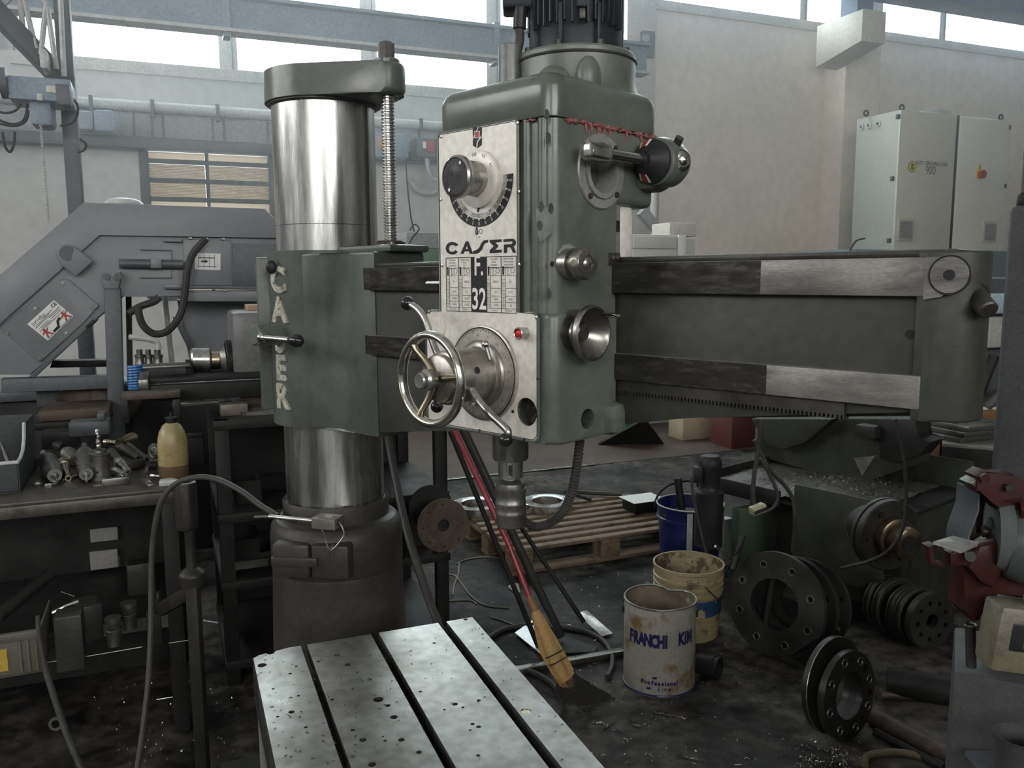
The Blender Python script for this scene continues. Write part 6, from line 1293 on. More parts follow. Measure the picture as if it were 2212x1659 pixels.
tag(MB().prism([(q.x, q.y) for q in pl3], 0.012, 0.016).build('aluminium_sheet', mat('bright_aluminium_sheet', (0.75, 0.76, 0.77), 0.4, 0.7, 0.08, 6)), 'bright aluminium sheet offcut on the floor by the broom', 'sheet')
a, b = fl_(1100, 1452, 0.012), fl_(1346, 1408, 0.012); tag(MB(frame(a, b-a)).box(0, (b-a).length, -0.018, 0.018, -0.012, 0.012, 0.002).build('flat_bar', midst), 'long flat steel bar on the floor under the broom head', 'bar')
tag(MB().tube(catmull([fl_(1055, 1378, .012), fl_(1095, 1358, .012), fl_(1160, 1350, .012), fl_(1240, 1358, .012), fl_(1295, 1378, .012), fl_(1320, 1410, .012), fl_(1322, 1440, .012), fl_(1312, 1462, .012)], 8), 0.011, 10).build('floor_cable', hosem), 'grey cable looping on the floor around the aluminium sheet', 'cable')
tag(MB().tube(catmull([fl_(1110, 1442, .012), fl_(1150, 1452, .012), fl_(1190, 1475, .012), fl_(1212, 1505, .012), fl_(1212, 1535, .012), fl_(1195, 1560, .012)], 8), 0.011, 10).build('floor_cable', hosem), 'grey cable curling out beside the slotted table', 'cable')
for i, (pts, l_) in enumerate((([(968, 1240), (985, 1245), (1000, 1265), (1020, 1290), (1050, 1308), (1100, 1313)], 'pale wire lying on the floor right of the rack post'), ([(992, 1215), (990, 1240), (982, 1262), (978, 1285)], 'short curled wire crossing the long pale one'), ([(985, 1218), (1010, 1208), (1050, 1203), (1085, 1206)], 'wire lying along the floor in front of the pallet'), ([(968, 1298), (1000, 1296), (1020, 1298), (1030, 1305)], 'short wire end beside the rack post foot'), ([(1060, 1333), (1085, 1340), (1110, 1350)], 'wire end pointing at the aluminium sheet'))):
    tag(MB().tube(catmull([fl_(x, y, 0.004) for x, y in pts], 6), 0.004, 6).build('scrap_wire', mat('pale_wire', (0.2, 0.17, 0.13), 0.5, 0.3, 0.2, 20)), l_, 'wire')
pl4 = [fl_(*q) for q in ((1097, 1271), (1106, 1260), (1120, 1264), (1124, 1283), (1108, 1280))]
tag(MB().prism([(q.x, q.y) for q in pl4], 0.002, 0.008, b=0.001).build('cardboard_scrap', mat('cardboard', (0.30, 0.26, 0.19), 0.8, 0, 0.2, 20)), 'torn cardboard scrap on the floor left of the broom', 'cardboard')
# swarf scattered on the floor
c = MB(); random.seed(21)
for k in range(420):
    px = random.choice((random.uniform(970, 1600), random.uniform(1230, 1900))); py = random.uniform(1210, 1655)
    if px < 1290 and py > 1330+(px-1020)*1.23: continue
    p = fl_(px, py, 0.003); t = random.uniform(0, 6.3); l = random.choice((0.004, 0.006, 0.008, 0.02))*random.uniform(0.6, 1.3)
    c.tube([p, p+Vector((cos(t)*l*.5, sin(t)*l*.5, 0.003)), p+Vector((cos(t+.5)*l, sin(t+.5)*l, 0))], 0.0011, 4)
for k in range(170):
    p = fl_(random.gauss(1790, 45), random.gauss(1640, 22), 0.003); t = random.uniform(0, 6.3); l = random.uniform(0.003, 0.01)
    c.tube([p, p+Vector((cos(t)*l*.5, sin(t)*l*.5, 0.004)), p+Vector((cos(t+.5)*l, sin(t+.5)*l, 0))], 0.0012, 4)
for k in range(90):
    p = fl_(random.uniform(200, 520), random.uniform(1470, 1655), 0.003); t = random.uniform(0, 6.3); l = random.uniform(0.003, 0.01)
    c.tube([p, p+Vector((cos(t)*l*.5, sin(t)*l*.5, 0.004)), p+Vector((cos(t+.5)*l, sin(t+.5)*l, 0))], 0.0012, 4)
tag(c.build('floor_swarf', steel), 'bright metal swarf scattered over the oily floor', 'swarf', kind='stuff')
for i, (p0, p1, l_) in enumerate((((1298, 1575), (1332, 1555), 'curled chip on the floor below the broom tips'), ((1412, 1538), (1486, 1552), 'long twisted chip on the floor in front of the white can'), ((1365, 1565), (1382, 1567), 'short chip on the floor between table and white can'), ((1476, 1634), (1510, 1640), 'twisted chip near the bottom edge in front of the can'))):
    a, b = fl_(*p0, 0.005), fl_(*p1, 0.005); n_ = 30
    tag(MB().tube([a+(b-a)*k/n_+Vector((0.003*cos(k*1.6), 0.003*sin(k*1.6), 0.002*sin(k*1.1))) for k in range(n_+1)], 0.0022, 5).build('curled_chip', midst), l_, 'chip')
# heap of dark grease under the left bench

# ================================================================== right side: flanges, old machine, grinder
def flange(name, label, c, n, R, r, th, nh, Rh, rh, m=dkiron, cat='flange', flat=False, rims=True, hub=None, alt=False):
    t = thing(name, label, cat, c); T = axisframe(c, n)
    out = circ(0, 0, R, 64)
    if flat:
        ca = radians(flat); out = []
        for i in range(64):
            a = 2*pi*i/64; x, y = R*cos(a), R*sin(a); d = x*cos(ca)+y*sin(ca); lim = R*0.90
            if d > lim: x -= (d-lim)*cos(ca); y -= (d-lim)*sin(ca)
            out.append((x, y))
    hs = [circ(Rh*cos(2*pi*(k+0.5)/nh), Rh*sin(2*pi*(k+0.5)/nh), rh, 16) for k in range(nh)]
    MB(T).plate(out, [circ(0, 0, r, 40)]+hs, -th, 0).build('flange_disc', m, t)
    if rims:
        for k in range(nh):
            if alt and k % 2: continue
            MB(T).torus((Rh*cos(2*pi*(k+0.5)/nh), Rh*sin(2*pi*(k+0.5)/nh), 0.001), (0, 0, 1), rh*1.15, rh*0.22, 18, 6).build('hole_bushing', midst, t)
    MB(T).torus((0, 0, -0.001), (0, 0, 1), R-0.002, 0.002, 64, 6).build('rim_edge', m, t)
    return t, T
flm = mat('flange_iron', (0.036, 0.034, 0.030), 0.42, 0.5, 0.25, 9, bump=0.05)
f0 = fl_(1692, 1440); Rf = 0.213
vd = -Vector((f0.x, f0.y, 0)).normalized()
nf = (Matrix.Rotation(radians(-27), 3, 'Z') @ vd); nf.z = 0.13; nf.normalize()
fc = onpl(1672, 1306, f0+Vector((0, 0.03, 0)), nf)
flange('bolt_flange', 'largest dark flange ring with eight bolt holes beside the buckets', fc, nf, Rf, 0.105, 0.025, 8, 0.162, 0.0125, flm, flat=315)
flange('backing_flange', 'flange ring directly behind the largest flange', fc-nf*0.075+Vector((0.03, 0, -0.01)), nf, Rf*0.92, 0.11, 0.03, 8, 0.16, 0.012, dkiron, rims=False)
flange('backing_flange', 'rearmost flange ring behind the largest flange', fc-nf*0.14+Vector((0.06, 0, -0.02)), nf, Rf*0.90, 0.11, 0.02, 8, 0.16, 0.012, flm, rims=False)
a = fl_(1660, 1400); tag(MB().cyl(onpl(1652, 1360, fc-nf*0.03, nf), onpl(1672, 1240, fc-nf*0.03, nf), 0.012, n=12).build('iron_bar', dkiron), 'dark iron bar seen upright through the largest flange', 'bar')
# smaller flange pair
g0 = fl_(1832, 1610); vd2 = -Vector((g0.x, g0.y, 0)).normalized()
ng = (Matrix.Rotation(radians(59), 3, 'Z') @ vd2); ng.z = 0.10; ng.normalize()
gc = onpl(1836, 1503, g0+Vector((0, 0.0, 0)), ng)
Rg = 0.148
fp2, T2 = flange('hub_flange', 'smaller flange with sixteen holes lying against the largest one', gc, ng, Rg, 0.078, 0.022, 16, 0.118, 0.0115, flm, rims=True, alt=True)
MB(T2).lathe((0, 0, -0.022), (0, 0, -1), [(0.078, -0.001), (0.11, 0), (0.11, 0.03), (0.078, 0.03)], 48, closed=True).build('hub_barrel', dkiron, fp2)
MB(T2).plate(circ(0.0, 0.02, Rg*1.09, 64), [circ(0, 0, 0.078, 40)], -0.072, -0.052).build('back_flange', flm, fp2)
MB(T2).torus((0.0, 0.02, -0.053), (0, 0, 1), Rg*1.085, 0.002, 64, 6).build('back_rim', steel, fp2)
# row of wheels behind
w0 = fl_(2012, 1418); wn = (Matrix.Rotation(radians(48), 3, 'Z') @ (-Vector((w0.x, w0.y, 0)).normalized())); wn.z = 0.05; wn.normalize()
wc_ = onpl(2014, 1342, w0, wn)
flange('drilled_disc', 'front wheel of the dim row on the floor, drilled with small holes', wc_+Vector((0, 0, 0.0)), wn, 0.116, 0.030, 0.03, 9, 0.076, 0.010, flm, 'wheel', rims=False)
for i, (dd2, R2, l_) in enumerate(((0.055, 0.118, 'second wheel of the dim row on the floor'), (0.10, 0.115, 'third wheel of the dim row on the floor'), (0.17, 0.122, 'fourth wheel of the dim row, with a bright edge'), (0.225, 0.118, 'rearmost wheel of the dim row on the floor'))):
    c = wc_-wn*dd2+Vector((0, 0, (R2-0.116)*0.5)); t = thing('steel_disc', l_, 'wheel', c)
    MB().lathe(c, -wn, [(0.03, 0), (R2-0.004, 0), (R2, 0.004), (R2, 0.018), (R2-0.006, 0.02), (R2-0.006, 0.026), (R2, 0.028), (R2, 0.036), (R2-0.004, 0.038), (0.03, 0.038)], 48).build('wheel_body', flm, t)
tag(MB().lathe(fl_(1980, 1480, 0.06), (0.9, -0.4, 0), [(0.045, -0.1), (0.05, -0.1), (0.05, 0.14), (0.045, 0.14)], 28, closed=True).build('short_pipe', dkiron), 'short dark pipe lying below the row of wheels', 'pipe')
for i, (p0, p1, r_, m_, l_) in enumerate((((1880, 1545), (2060, 1640), 0.03, rustm, 'rusty pipe on the floor beside the smaller flange'), ((1900, 1500), (2080, 1500), 0.02, rustm, 'dim rusty pipe crossing below the row of wheels'), ((1890, 1580), (2040, 1659), 0.014, dkiron, 'thin dark rod next to the rusty floor pipe'))):
    a, b = fl_(*p0, r_), fl_(*p1, r_); tag(MB().cyl(a, b, r_, n=16).build('floor_pipe', m_), l_, 'pipe')
tag(MB().tube(catmull([fl_(1868, 1652, .012), fl_(1872, 1635, .012), fl_(1900, 1628, .012), fl_(1960, 1628, .012), fl_(2050, 1655, .012), fl_(2150, 1690, .012)], 8), 0.012, 10).build('brown_hose', mat('brown_hose_rubber', (0.11, 0.085, 0.05), 0.45, 0, 0.2, 20)), 'brown hose bending over the floor at the lower right', 'hose')

# --- old green machine with a swarf tray
ogm = mat('old_dark_green_paint', (0.024, 0.027, 0.020), 0.5, 0.1, 0.3, 6, col2=(0.04, 0.038, 0.028), mixlo=0.55, mixhi=0.7)
TZ2 = 0.54
qa, qb, qd = onz(1512, 1022, TZ2), onz(1640, 960, TZ2), onz(1812, 1088, TZ2)
ux2 = (qd-qa); ux2.z = 0; L2 = ux2.length; OF = frame((qa.x, qa.y, 0), ux2); D2 = abs((OF.inverted() @ qb).y)
om = thing('old_lathe', 'old dark green machine tool with a swarf filled tray', 'machine tool', OF @ Vector((L2/2, D2/2, 0)))
def O2(): return MB(OF)
L3 = L2+0.22
O2().box(0, L3, 0, D2, TZ2-0.06, TZ2-0.045).build('tray_floor', dkiron, om)
O2().box(-0.01, L2*0.62, -0.012, 0.0, TZ2-0.075, TZ2, 0.002).build('tray_side', dkiron, om); O2().box(L2*0.72, L3, -0.014, 0.0, TZ2-0.35, TZ2+0.05, 0.002).build('splash_sheet', ogm, om)
O2().box(-0.012, 0.0, -0.012, D2, TZ2-0.075, TZ2, 0.002).build('tray_side', dkiron, om); O2().box(0, L3, D2, D2+0.01, TZ2-0.07, TZ2+0.1, 0.002).build('tray_back', ogm, om)
# swarf heap
n1, n2 = 46, 26; vs = []; random.seed(4)
for j in range(n2+1):
    for i in range(n1+1):
        u_, v_ = i/n1, j/n2; h = 0.045*math.exp(-((u_-0.62)/0.28)**2-((v_-0.35)/0.35)**2)+random.uniform(-0.006, 0.008)
        vs.append((u_*L2*1.1+0.01, v_*D2*0.96+0.01, TZ2-0.043+max(h, 0)))
hp3 = O2().add(vs, [(j*(n1+1)+i, j*(n1+1)+i+1, (j+1)*(n1+1)+i+1, (j+1)*(n1+1)+i) for j in range(n2) for i in range(n1)]).build('swarf_heap', mat('grey_swarf', (0.12, 0.115, 0.105), 0.4, 0.6, 0.6, 60, bump=0.8, bscale=260), om); hp3['kind'] = 'stuff'
sc_ = O2()
for k in range(500):
    u_, v_ = min(1, max(0.02, random.gauss(0.62, 0.2))), min(0.98, max(0.02, random.gauss(0.35, 0.22))); x, y = u_*L2*1.1, v_*D2; z = TZ2-0.038+0.045*math.exp(-((u_-0.62)/0.28)**2-((v_-0.35)/0.35)**2); t = random.uniform(0, 6.3); l = random.uniform(0.004, 0.012)
    sc_.tube([(x, y, z), (x+cos(t)*l*.5, y+sin(t)*l*.5, z+0.006), (x+cos(t+.6)*l, y+sin(t+.6)*l, z)], 0.0012, 3)
s_ = sc_.build('tray_swarf', midst, om); s_['kind'] = 'stuff'
O2().box(0.12, L3, 0.26, D2+0.3, 0.0, TZ2-0.06, 0.02).build('machine_body', ogm, om)
O2().box(L2*0.45, L3, 0.17, 0.26, 0.12, TZ2-0.08, 0.01).build('body_panel', dkiron, om)
# saddle casting over the tray
def oo(px, py, y): q = OF.inverted() @ onpl(px, py, OF @ Vector((0, y, 0)), OF.to_3x3() @ Vector((0, 1, 0))); return (q.x, q.z)
yc = D2*0.72
O2().prism([oo(*p, yc) for p in ((1640, 935), (1662, 905), (1960, 905), (1960, 1010), (1860, 1045), (1790, 1028), (1690, 1000), (1640, 985))], -yc-0.25, -yc, m=Matrix(((1, 0, 0, 0), (0, 0, -1, 0), (0, 1, 0, 0), (0, 0, 0, 1)))).build('saddle_casting', ogm, om)
yv = yc-0.12
O2().prism([oo(*p, yv) for p in ((1622, 905), (1800, 905), (1740, 955), (1690, 972), (1655, 960))], -yv-0.08, -yv, m=Matrix(((1, 0, 0, 0), (0, 0, -1, 0), (0, 1, 0, 0), (0, 0, 0, 1))), b=0.006).build('apron_casting', ogm, om)
O2().prism([oo(*p, yv-0.1) for p in ((1845, 990), (1890, 985), (1862, 1028))], -yv+0.08, -yv+0.1, m=Matrix(((1, 0, 0, 0), (0, 0, -1, 0), (0, 1, 0, 0), (0, 0, 0, 1)))).build('wiper_plate', midst, om)
O2().prism([oo(*p, yc-0.05) for p in ((1895, 905), (1980, 905), (1980, 945), (2010, 955), (1985, 985), (1940, 1000), (1900, 990))], -yc-0.1, -yc+0.05, m=Matrix(((1, 0, 0, 0), (0, 0, -1, 0), (0, 1, 0, 0), (0, 0, 0, 1))), b=0.006).build('tool_post', dkiron, om)
x, z = oo(1880, 930, yc-0.06); O2().box(x-0.05, x+0.05, yc-0.12, yc-0.04, z-0.03, z+0.03, 0.004).build('ribbed_slide', dkiron, om)
# coolant pump at the tray corner
pp_ = onz(1531, 1115, 0.42); pu = thing('coolant_pump', 'small black coolant pump standing at the tray corner', 'pump', (pp_.x, pp_.y, 0.45))
rp_ = 25/FPX*(-(CR.transposed() @ (pp_-EYEV)).z)
def pz(py): return onpl(1531, py, pp_, Vector((0, 1, 0))).z
MB().lathe((pp_.x, pp_.y, 0), (0, 0, 1), [(rp_*1.2, 0.28), (rp_*1.2, pz(1062)), (rp_*1.0, pz(1058)), (rp_*0.9, pz(1050)), (rp_*0.92, pz(1015)), (rp_, pz(1012)), (rp_, pz(1000)), (rp_*0.85, pz(987)), (rp_*0.75, pz(984)), (rp_*0.3, pz(984)+0.003)], 32).build('pump_motor', black, pu)
MB().cyl((pp_.x, pp_.y, 0), (pp_.x, pp_.y, 0.29), rp_*0.5, n=16).build('pump_leg', black, pu)
MB().box(pp_.x-rp_*1.5, pp_.x-rp_*0.8, pp_.y-0.05, pp_.y, pz(1035), pz(1005), 0.006).build('terminal_box', black, pu)
tag(MB().tube(catmull([at(1494, 1032, pp_.y-0.06), at(1497, 1070, pp_.y-0.08), at(1510, 1130, pp_.y-0.1), at(1525, 1190, pp_.y-0.12), at(1545, 1228, pp_.y-0.15), at(1570, 1245, pp_.y-0.1)], 8), 0.007, 8).build('pump_cable', cablem), 'black cable hanging from the coolant pump', 'cable')
# chuck pulley facing right
uc = at(1925, 1158, 3.0); un = (Matrix.Rotation(radians(40), 3, 'Z') @ (-Vector((uc.x, uc.y, 0)).normalized()))
pk = MB(axisframe(uc, un)).cyl((0, 0, -0.16), (0, 0, -0.05), 0.075, n=20).build('step_pulley', dkiron, om, label='stepped steel pulley with a bright hub')
MB(axisframe(uc, un)).lathe((0, 0, 0), (0, 0, 1), [(0.05, -0.08), (0.13, -0.06), (0.135, -0.055), (0.135, -0.04), (0.128, -0.038), (0.128, -0.03), (0.135, -0.028), (0.135, -0.005), (0.13, 0), (0.07, 0.002)], 52).build('pulley_rim', flm, pk)
MB(axisframe(uc, un)).lathe((0, 0, 0), (0, 0, 1), [(0.075, 0), (0.075, 0.035), (0.07, 0.038), (0.052, 0.038), (0.052, 0.07), (0.058, 0.072), (0.058, 0.095), (0.05, 0.10), (0.03, 0.10), (0.028, 0.06)], 44).build('pulley_hub', mat('hub_bronze', (0.15, 0.115, 0.075), 0.3, 0.9, 0.25, 12), pk)
MB(axisframe(uc, un)).cyl((0, 0, 0.095), (0, 0, 0.101), 0.029, n=24).build('hub_bore', black, pk)
for k in range(6): MB(axisframe(uc, un)).cyl((0.1*cos(k*pi/3), 0.1*sin(k*pi/3), 0), (0.1*cos(k*pi/3), 0.1*sin(k*pi/3), 0.012), 0.011, n=8).build('hub_bolt', dkiron, pk)
# hanging cables
tag(MB().tube(catmull([at(1642, 905, 2.6), at(1640, 960, 2.6), at(1630, 1020, 2.6), at(1626, 1070, 2.6), at(1632, 1100, 2.6)], 8), 0.0075, 8).build('hanging_cable', cablem), 'cable hanging straight into the small yellowed plug', 'cable')
tag(MB().tube(catmull([at(1630, 950, 2.65), at(1660, 1010, 2.65), at(1700, 1055, 2.65), at(1714, 1085, 2.65), at(1717, 1130, 2.65), at(1712, 1190, 2.7)], 8), 0.0065, 8).build('hanging_cable', cablem), 'cable sweeping over the tray and down behind the flange', 'cable')
tag(MB().tube(catmull([at(1642, 990, 2.62), at(1665, 1030, 2.62), at(1680, 1070, 2.62), at(1672, 1095, 2.62), at(1650, 1107, 2.62)], 8), 0.0055, 8).build('hanging_cable', cablem), 'cable looping back to the small yellowed plug', 'cable')
tag(MB().tube(catmull([at(1932, 905, 2.5), at(1945, 950, 2.5), at(1955, 1010, 2.5), at(1957, 1070, 2.5), at(1950, 1140, 2.48), at(1920, 1190, 2.5), at(1880, 1212, 2.7), at(1840, 1222, 3.0), at(1815, 1228, 3.5)], 8), 0.0065, 8).build('hanging_cable', cablem), 'cable hanging from the arm in front of the stepped pulley', 'cable')
pg_ = thing('cable_plug', 'small yellowed plug dangling above the largest flange', 'plug', at(1637, 1110, 2.58))
q = at(1637, 1100, 2.58); MB(frame(q, (0.9, 0.3, 0.25))).box(-0.025, 0.025, -0.015, 0.015, -0.012, 0.014, 0.004).build('plug_body', mat('yellowed_plug', (0.30, 0.27, 0.17), 0.5, 0, 0.2, 30), pg_); MB(frame(q, (0.9, 0.3, 0.25))).box(-0.024, 0.024, -0.016, -0.0152, -0.008, 0.004).build('plug_slot', black, pg_)
gb_ = at(1625, 1140, 3.95); MB(frame((gb_.x, gb_.y, 0), GX)).box(-0.08, 0.10, 0, 0.06, 0.0, gb_.z+0.1, 0.006).build('base_panel', mat('green_panel_paint', (0.035, 0.065, 0.036), 0.5, 0, 0.15, 5), om, label='flat green base panel')
gb_ = at(1576, 1160, 4.3); tag(MB(frame((gb_.x, gb_.y, 0), GX)).box(-0.03, 0.02, 0, 0.05, 0.0, gb_.z+0.1, 0.004).build('white_post', whitst), 'narrow white post between navy bucket and green panel', 'post')
for i, (p0, p1, r_, l_) in enumerate((((1583, 1230), (1605, 1158), 0.012, 'dark tool handle standing left above the largest flange'), ((1545, 1180), (1590, 1215), 0.006, 'thin bright rod between cream bucket and flange'), ((1600, 1180), (1565, 1240), 0.005, 'thin dark rod crossing the bright one by the flange'))):
    tag(MB().cyl(at(*p0, 3.3), at(*p1, 3.35), r_, n=10).build('tool_rod', (dkiron, steel, dkiron)[i]), l_, 'rod')

# --- far benches and boxes under the arm
def farbox(px0, py0, px1, py1, Y, d, label, m, name, cat, standz=None):
    a = at(px0, py1, Y); b = at(px1, py0, Y); z0 = 0 if standz is None else standz
    return tag(MB(frame((a.x, a.y, 0), GX)).box(0, (b.x-a.x)*0.95, 0, d, z0, b.z, 0.01).build(name, m), label, cat)
farbox(1350, 890, 1392, 940, 7.6, 0.25, 'green box far back on the brown floor', mat('green_box_paint', (0.05, 0.12, 0.055), 0.6, 0, 0.1, 5), 'storage_box', 'box')
farbox(1475, 890, 1560, 935, 7.7, 0.25, 'beige box far back under the arm', mat('beige_box_paint', (0.36, 0.29, 0.21), 0.6, 0, 0.1, 5), 'storage_box', 'box')
farbox(1580, 890, 1650, 950, 7.3, 0.3, 'dark red crate far back beside the cables', mat('dark_red_box', (0.09, 0.025, 0.02), 0.6, 0, 0.2, 5), 'storage_box', 'box')
farbox(1790, 890, 1990, 960, 5.5, 0.6, 'dull red machine bed far behind the tool post', mat('dull_red_paint', (0.10, 0.045, 0.035), 0.5, 0, 0.2, 4), 'machine_bed', 'machine')
dp = thing('ramp_plate', 'black triangular sheet standing far back under the arm', 'sheet', at(1385, 950, 7.5)*1.0)
a, b, c = onz(1290, 962, 0), onz(1435, 960, 0), at(1395, 905, 7.3)
MB().add([a, b, c, a+Vector((0.01, 0.1, 0)), b+Vector((0.01, 0.1, 0)), c+Vector((0.01, 0.1, 0))], [(0, 1, 2), (5, 4, 3), (0, 3, 4, 1), (1, 4, 5, 2), (2, 5, 3, 0)]).build('sheet_body', dkiron, dp)
tb2 = thing('welding_table', 'dark table with a pale top beyond the stepped pulley', 'table', at(2080, 960, 3.6)*Vector((1, 1, 0)).length if False else Vector((at(2080, 960, 3.6).x, at(2080, 960, 3.6).y, 0)))
c0 = at(2035, 957, 4.3); TF2 = frame((c0.x, c0.y, 0), (0.88, -0.47, 0)); zt2 = c0.z
MB(TF2).box(0, 0.8, 0, 0.45, zt2-0.02, zt2, 0.003).build('table_top', mat('scuffed_table_top', (0.17, 0.16, 0.14), 0.4, 0.3, 0.2, 6), tb2); MB(TF2).box(0, 0.8, 0.0, 0.02, zt2-0.16, zt2-0.0205, 0.003).build('table_apron', dkiron, tb2)
for x in (0.03, 0.74):
    for y in (0.03, 0.38): MB(TF2).box(x, x+0.05, y, y+0.05, 0, zt2-0.02).build('leg', dkiron, tb2)
for i in range(4): 
    MB(TF2).box(0.02+0.01*i, 0.75, 0.04, 0.42, 0.12+0.14*i, 0.135+0.14*i).build('shelf', dkiron, tb2)
oc = at(2100, 930, 4.72); tag(MB(frame((oc.x, oc.y, 0), GX)).box(-0.25, 0.3, 0, 0.12, 0, at(2100, 895, 4.75).z, 0.01).build('wooden_crate', mat('orange_brown_wood', (0.16, 0.07, 0.025), 0.6, 0, 0.3, 5, stretch=(1, 1, 6))), 'orange brown wooden crate under the arm end', 'crate')
lp = thing('plate_stack', 'stack of ribbed grey plates on the far table', 'plates', TF2 @ Vector((0.16, 0.12, zt2)))
q = TF2 @ Vector((0.16, 0.12, zt2))
for i in range(3): MB(frame(q+Vector((0.02*i, 0, 0.03*i)), GX)).box(-0.12, 0.22, 0, 0.25, 0, 0.028, 0.004).build('plate', midst, lp)
# pale machine behind the arm end
pc = at(2160, 760, 5.0); pmx = thing('pale_machine', 'pale grey machine partly hidden behind the arm end', 'machine', Vector((pc.x, pc.y, 0)))
TFp = frame((at(2105, 760, 5.0).x, at(2105, 760, 5.0).y, 0), GX)
pgm = mat('pale_grey_enamel', (0.34, 0.34, 0.31), 0.5, 0, 0.1, 4)
MB(TFp).box(0, 0.5, 0.1, 0.6, 0, at(2140, 600, 5).z, 0.02).build('machine_body', greyst, pmx)
MB(TFp).box(0.03, 0.45, 0, 0.1, at(2140, 755, 5).z, at(2140, 685, 5).z, 0.02).build('control_panel', pgm, pmx)
MB(TFp).box(0.03, 0.45, -0.02, 0.08, at(2140, 680, 5).z, at(2140, 635, 5).z, 0.02).build('hood', mat('pale_blue_enamel', (0.30, 0.38, 0.42), 0.5, 0, 0.1, 4), pmx)
MB(TFp).cyl((0.05, -0.05, at(2140, 880, 5).z), (0.25, -0.05, at(2140, 840, 5).z), 0.04, n=14).build('crank_arm', midst, pmx)
MB(TFp).sphere((0.1, -0.03, at(2140, 900, 5).z), 0.09, 16).build('round_cover', pgm, pmx)
MB(TFp).cyl((0.0, -0.04, at(2140, 860, 5).z), (0.12, -0.04, at(2140, 770, 5).z), 0.03, n=12).build('lever', dkiron, pmx)

# --- grey machine column at the right edge
kc = at(2190, 800, 1.95); kcm = mat('grey_hammered_paint', (0.045, 0.047, 0.046), 0.5, 0, 0.12, 10, bump=0.2, bscale=120)
kcol = thing('machine_column', 'tall grey machine column at the right edge', 'machine column', (kc.x, kc.y, 0))
kx0 = at(2166, 700, 2.0).x; zk = at(2190, 440, 1.95).z
MB(frame((kx0, 2.0, 0), (0.86, -0.5, 0))).box(0, 0.35, 0, 0.2, 0, zk, 0.012).build('column_box', kcm, kcol)
MB(frame((kx0, 2.0, 0), (0.86, -0.5, 0))).box(0.012, 0.30, 0.02, 0.18, zk, zk+0.03, 0.008).build('column_cap', dkiron, kcol)
MB().cyl((kx0+0.05, 2.01, zk+0.03), (kx0+0.05, 2.01, zk+0.14), 0.02, n=16).build('cap_post', rustm, kcol)

# --- bench grinder on a pedestal
gred = mat('red_grinder_paint', (0.040, 0.013, 0.011), 0.42, 0, 0.25, 8, col2=(0.018, 0.012, 0.011), mixlo=0.5, mixhi=0.7)
ggry = mat('grinder_motor_grey', (0.06, 0.066, 0.064), 0.42, 0, 0.12, 6)
stone = mat('green_grinding_stone', (0.065, 0.076, 0.073), 0.85, 0, 0.1, 30, bump=0.3, bscale=300)
GYd = 1.62
go = at(2150, 1240, GYd)
bg_ = thing('bench_grinder', 'red and grey bench grinder with a green stone and tool rest', 'grinder', (go.x, go.y+0.05, go.z-0.1))
gc_ = at(2158, 1150, GYd); Rw = 0.078
gax = Vector((0.93, -0.30, 0)).normalized()           # spindle axis, stone end to the left
gpn = -gax
T = axisframe(gc_, gpn)
MB(T).lathe((0, 0, 0.0), (0, 0, 1), [(0.012, -0.014), (Rw, -0.014), (Rw, 0.014), (0.012, 0.014)], 56).build('grinding_stone', stone, bg_, label='green grinding stone')
MB(T).lathe((0, 0, 0.014), (0, 0, 1), [(0.03, 0), (0.03, 0.004), (0.012, 0.008), (0.012, 0.016), (0.0, 0.018)], 28).build('spindle_nut', dksteel, bg_)
def guard(a0, a1, R0, R1, h0, h1, name, m):
    pts = arc(0, 0, R1, a0, a1, 24)+arc(0, 0, R0, a1, a0, 24); return MB(T).plate(pts, [], h0, h1).build(name, m, bg_)
# wheel guard round the far side and top of the stone
guard(60, 250, Rw+0.006, Rw+0.012, -0.024, 0.024, 'guard_band', gred)
MB(T).plate(arc(0, 0, Rw+0.012, 45, 250, 30)+[(-0.02, -0.05), (0.02, -0.03)], [circ(0, 0, 0.02, 20)], -0.027, -0.021).build('guard_inner_side', gred, bg_)
def gb2(px0, py0, px1, py1, Y, d, name, m, b=0.01):
    a = at(px0, py1, Y); c = at(px1, py0, Y); return MB().box(a.x, c.x, Y, Y+d, a.z, c.z, b).build(name, m, bg_)
def gpoly(pts, Y, d, name, m, b=0.004, lab=None):
    q = [at(x, y, Y) for x, y in pts]; return MB().prism([(p.x, p.z) for p in q], -Y-d, -Y, m=Matrix(((1, 0, 0, 0), (0, 0, -1, 0), (0, 1, 0, 0), (0, 0, 0, 1))), b=b).build(name, m, bg_, label=lab)
gpoly([(2110, 1062), (2112, 1030), (2130, 1018), (2155, 1026), (2190, 1024), (2240, 1050), (2300, 1110), (2300, 1200), (2205, 1110), (2165, 1106), (2150, 1085)], GYd-0.04, 0.05, 'guard_front', gred, lab='red cast wheel guard')
gpoly([(2093, 1044), (2112, 1033), (2114, 1048), (2110, 1056)], GYd-0.035, 0.04, 'spark_arrester', midst)
q = at(2176, 1052, GYd-0.045); MB().cyl(q, q+Vector((0, -0.008, 0)), 0.008, n=6).build('guard_bolt', dksteel, bg_)
q = at(2124, 1032, GYd-0.045); MB().cyl(q, q+Vector((0, -0.008, 0)), 0.009, n=16).build('guard_bolt', gred, bg_)
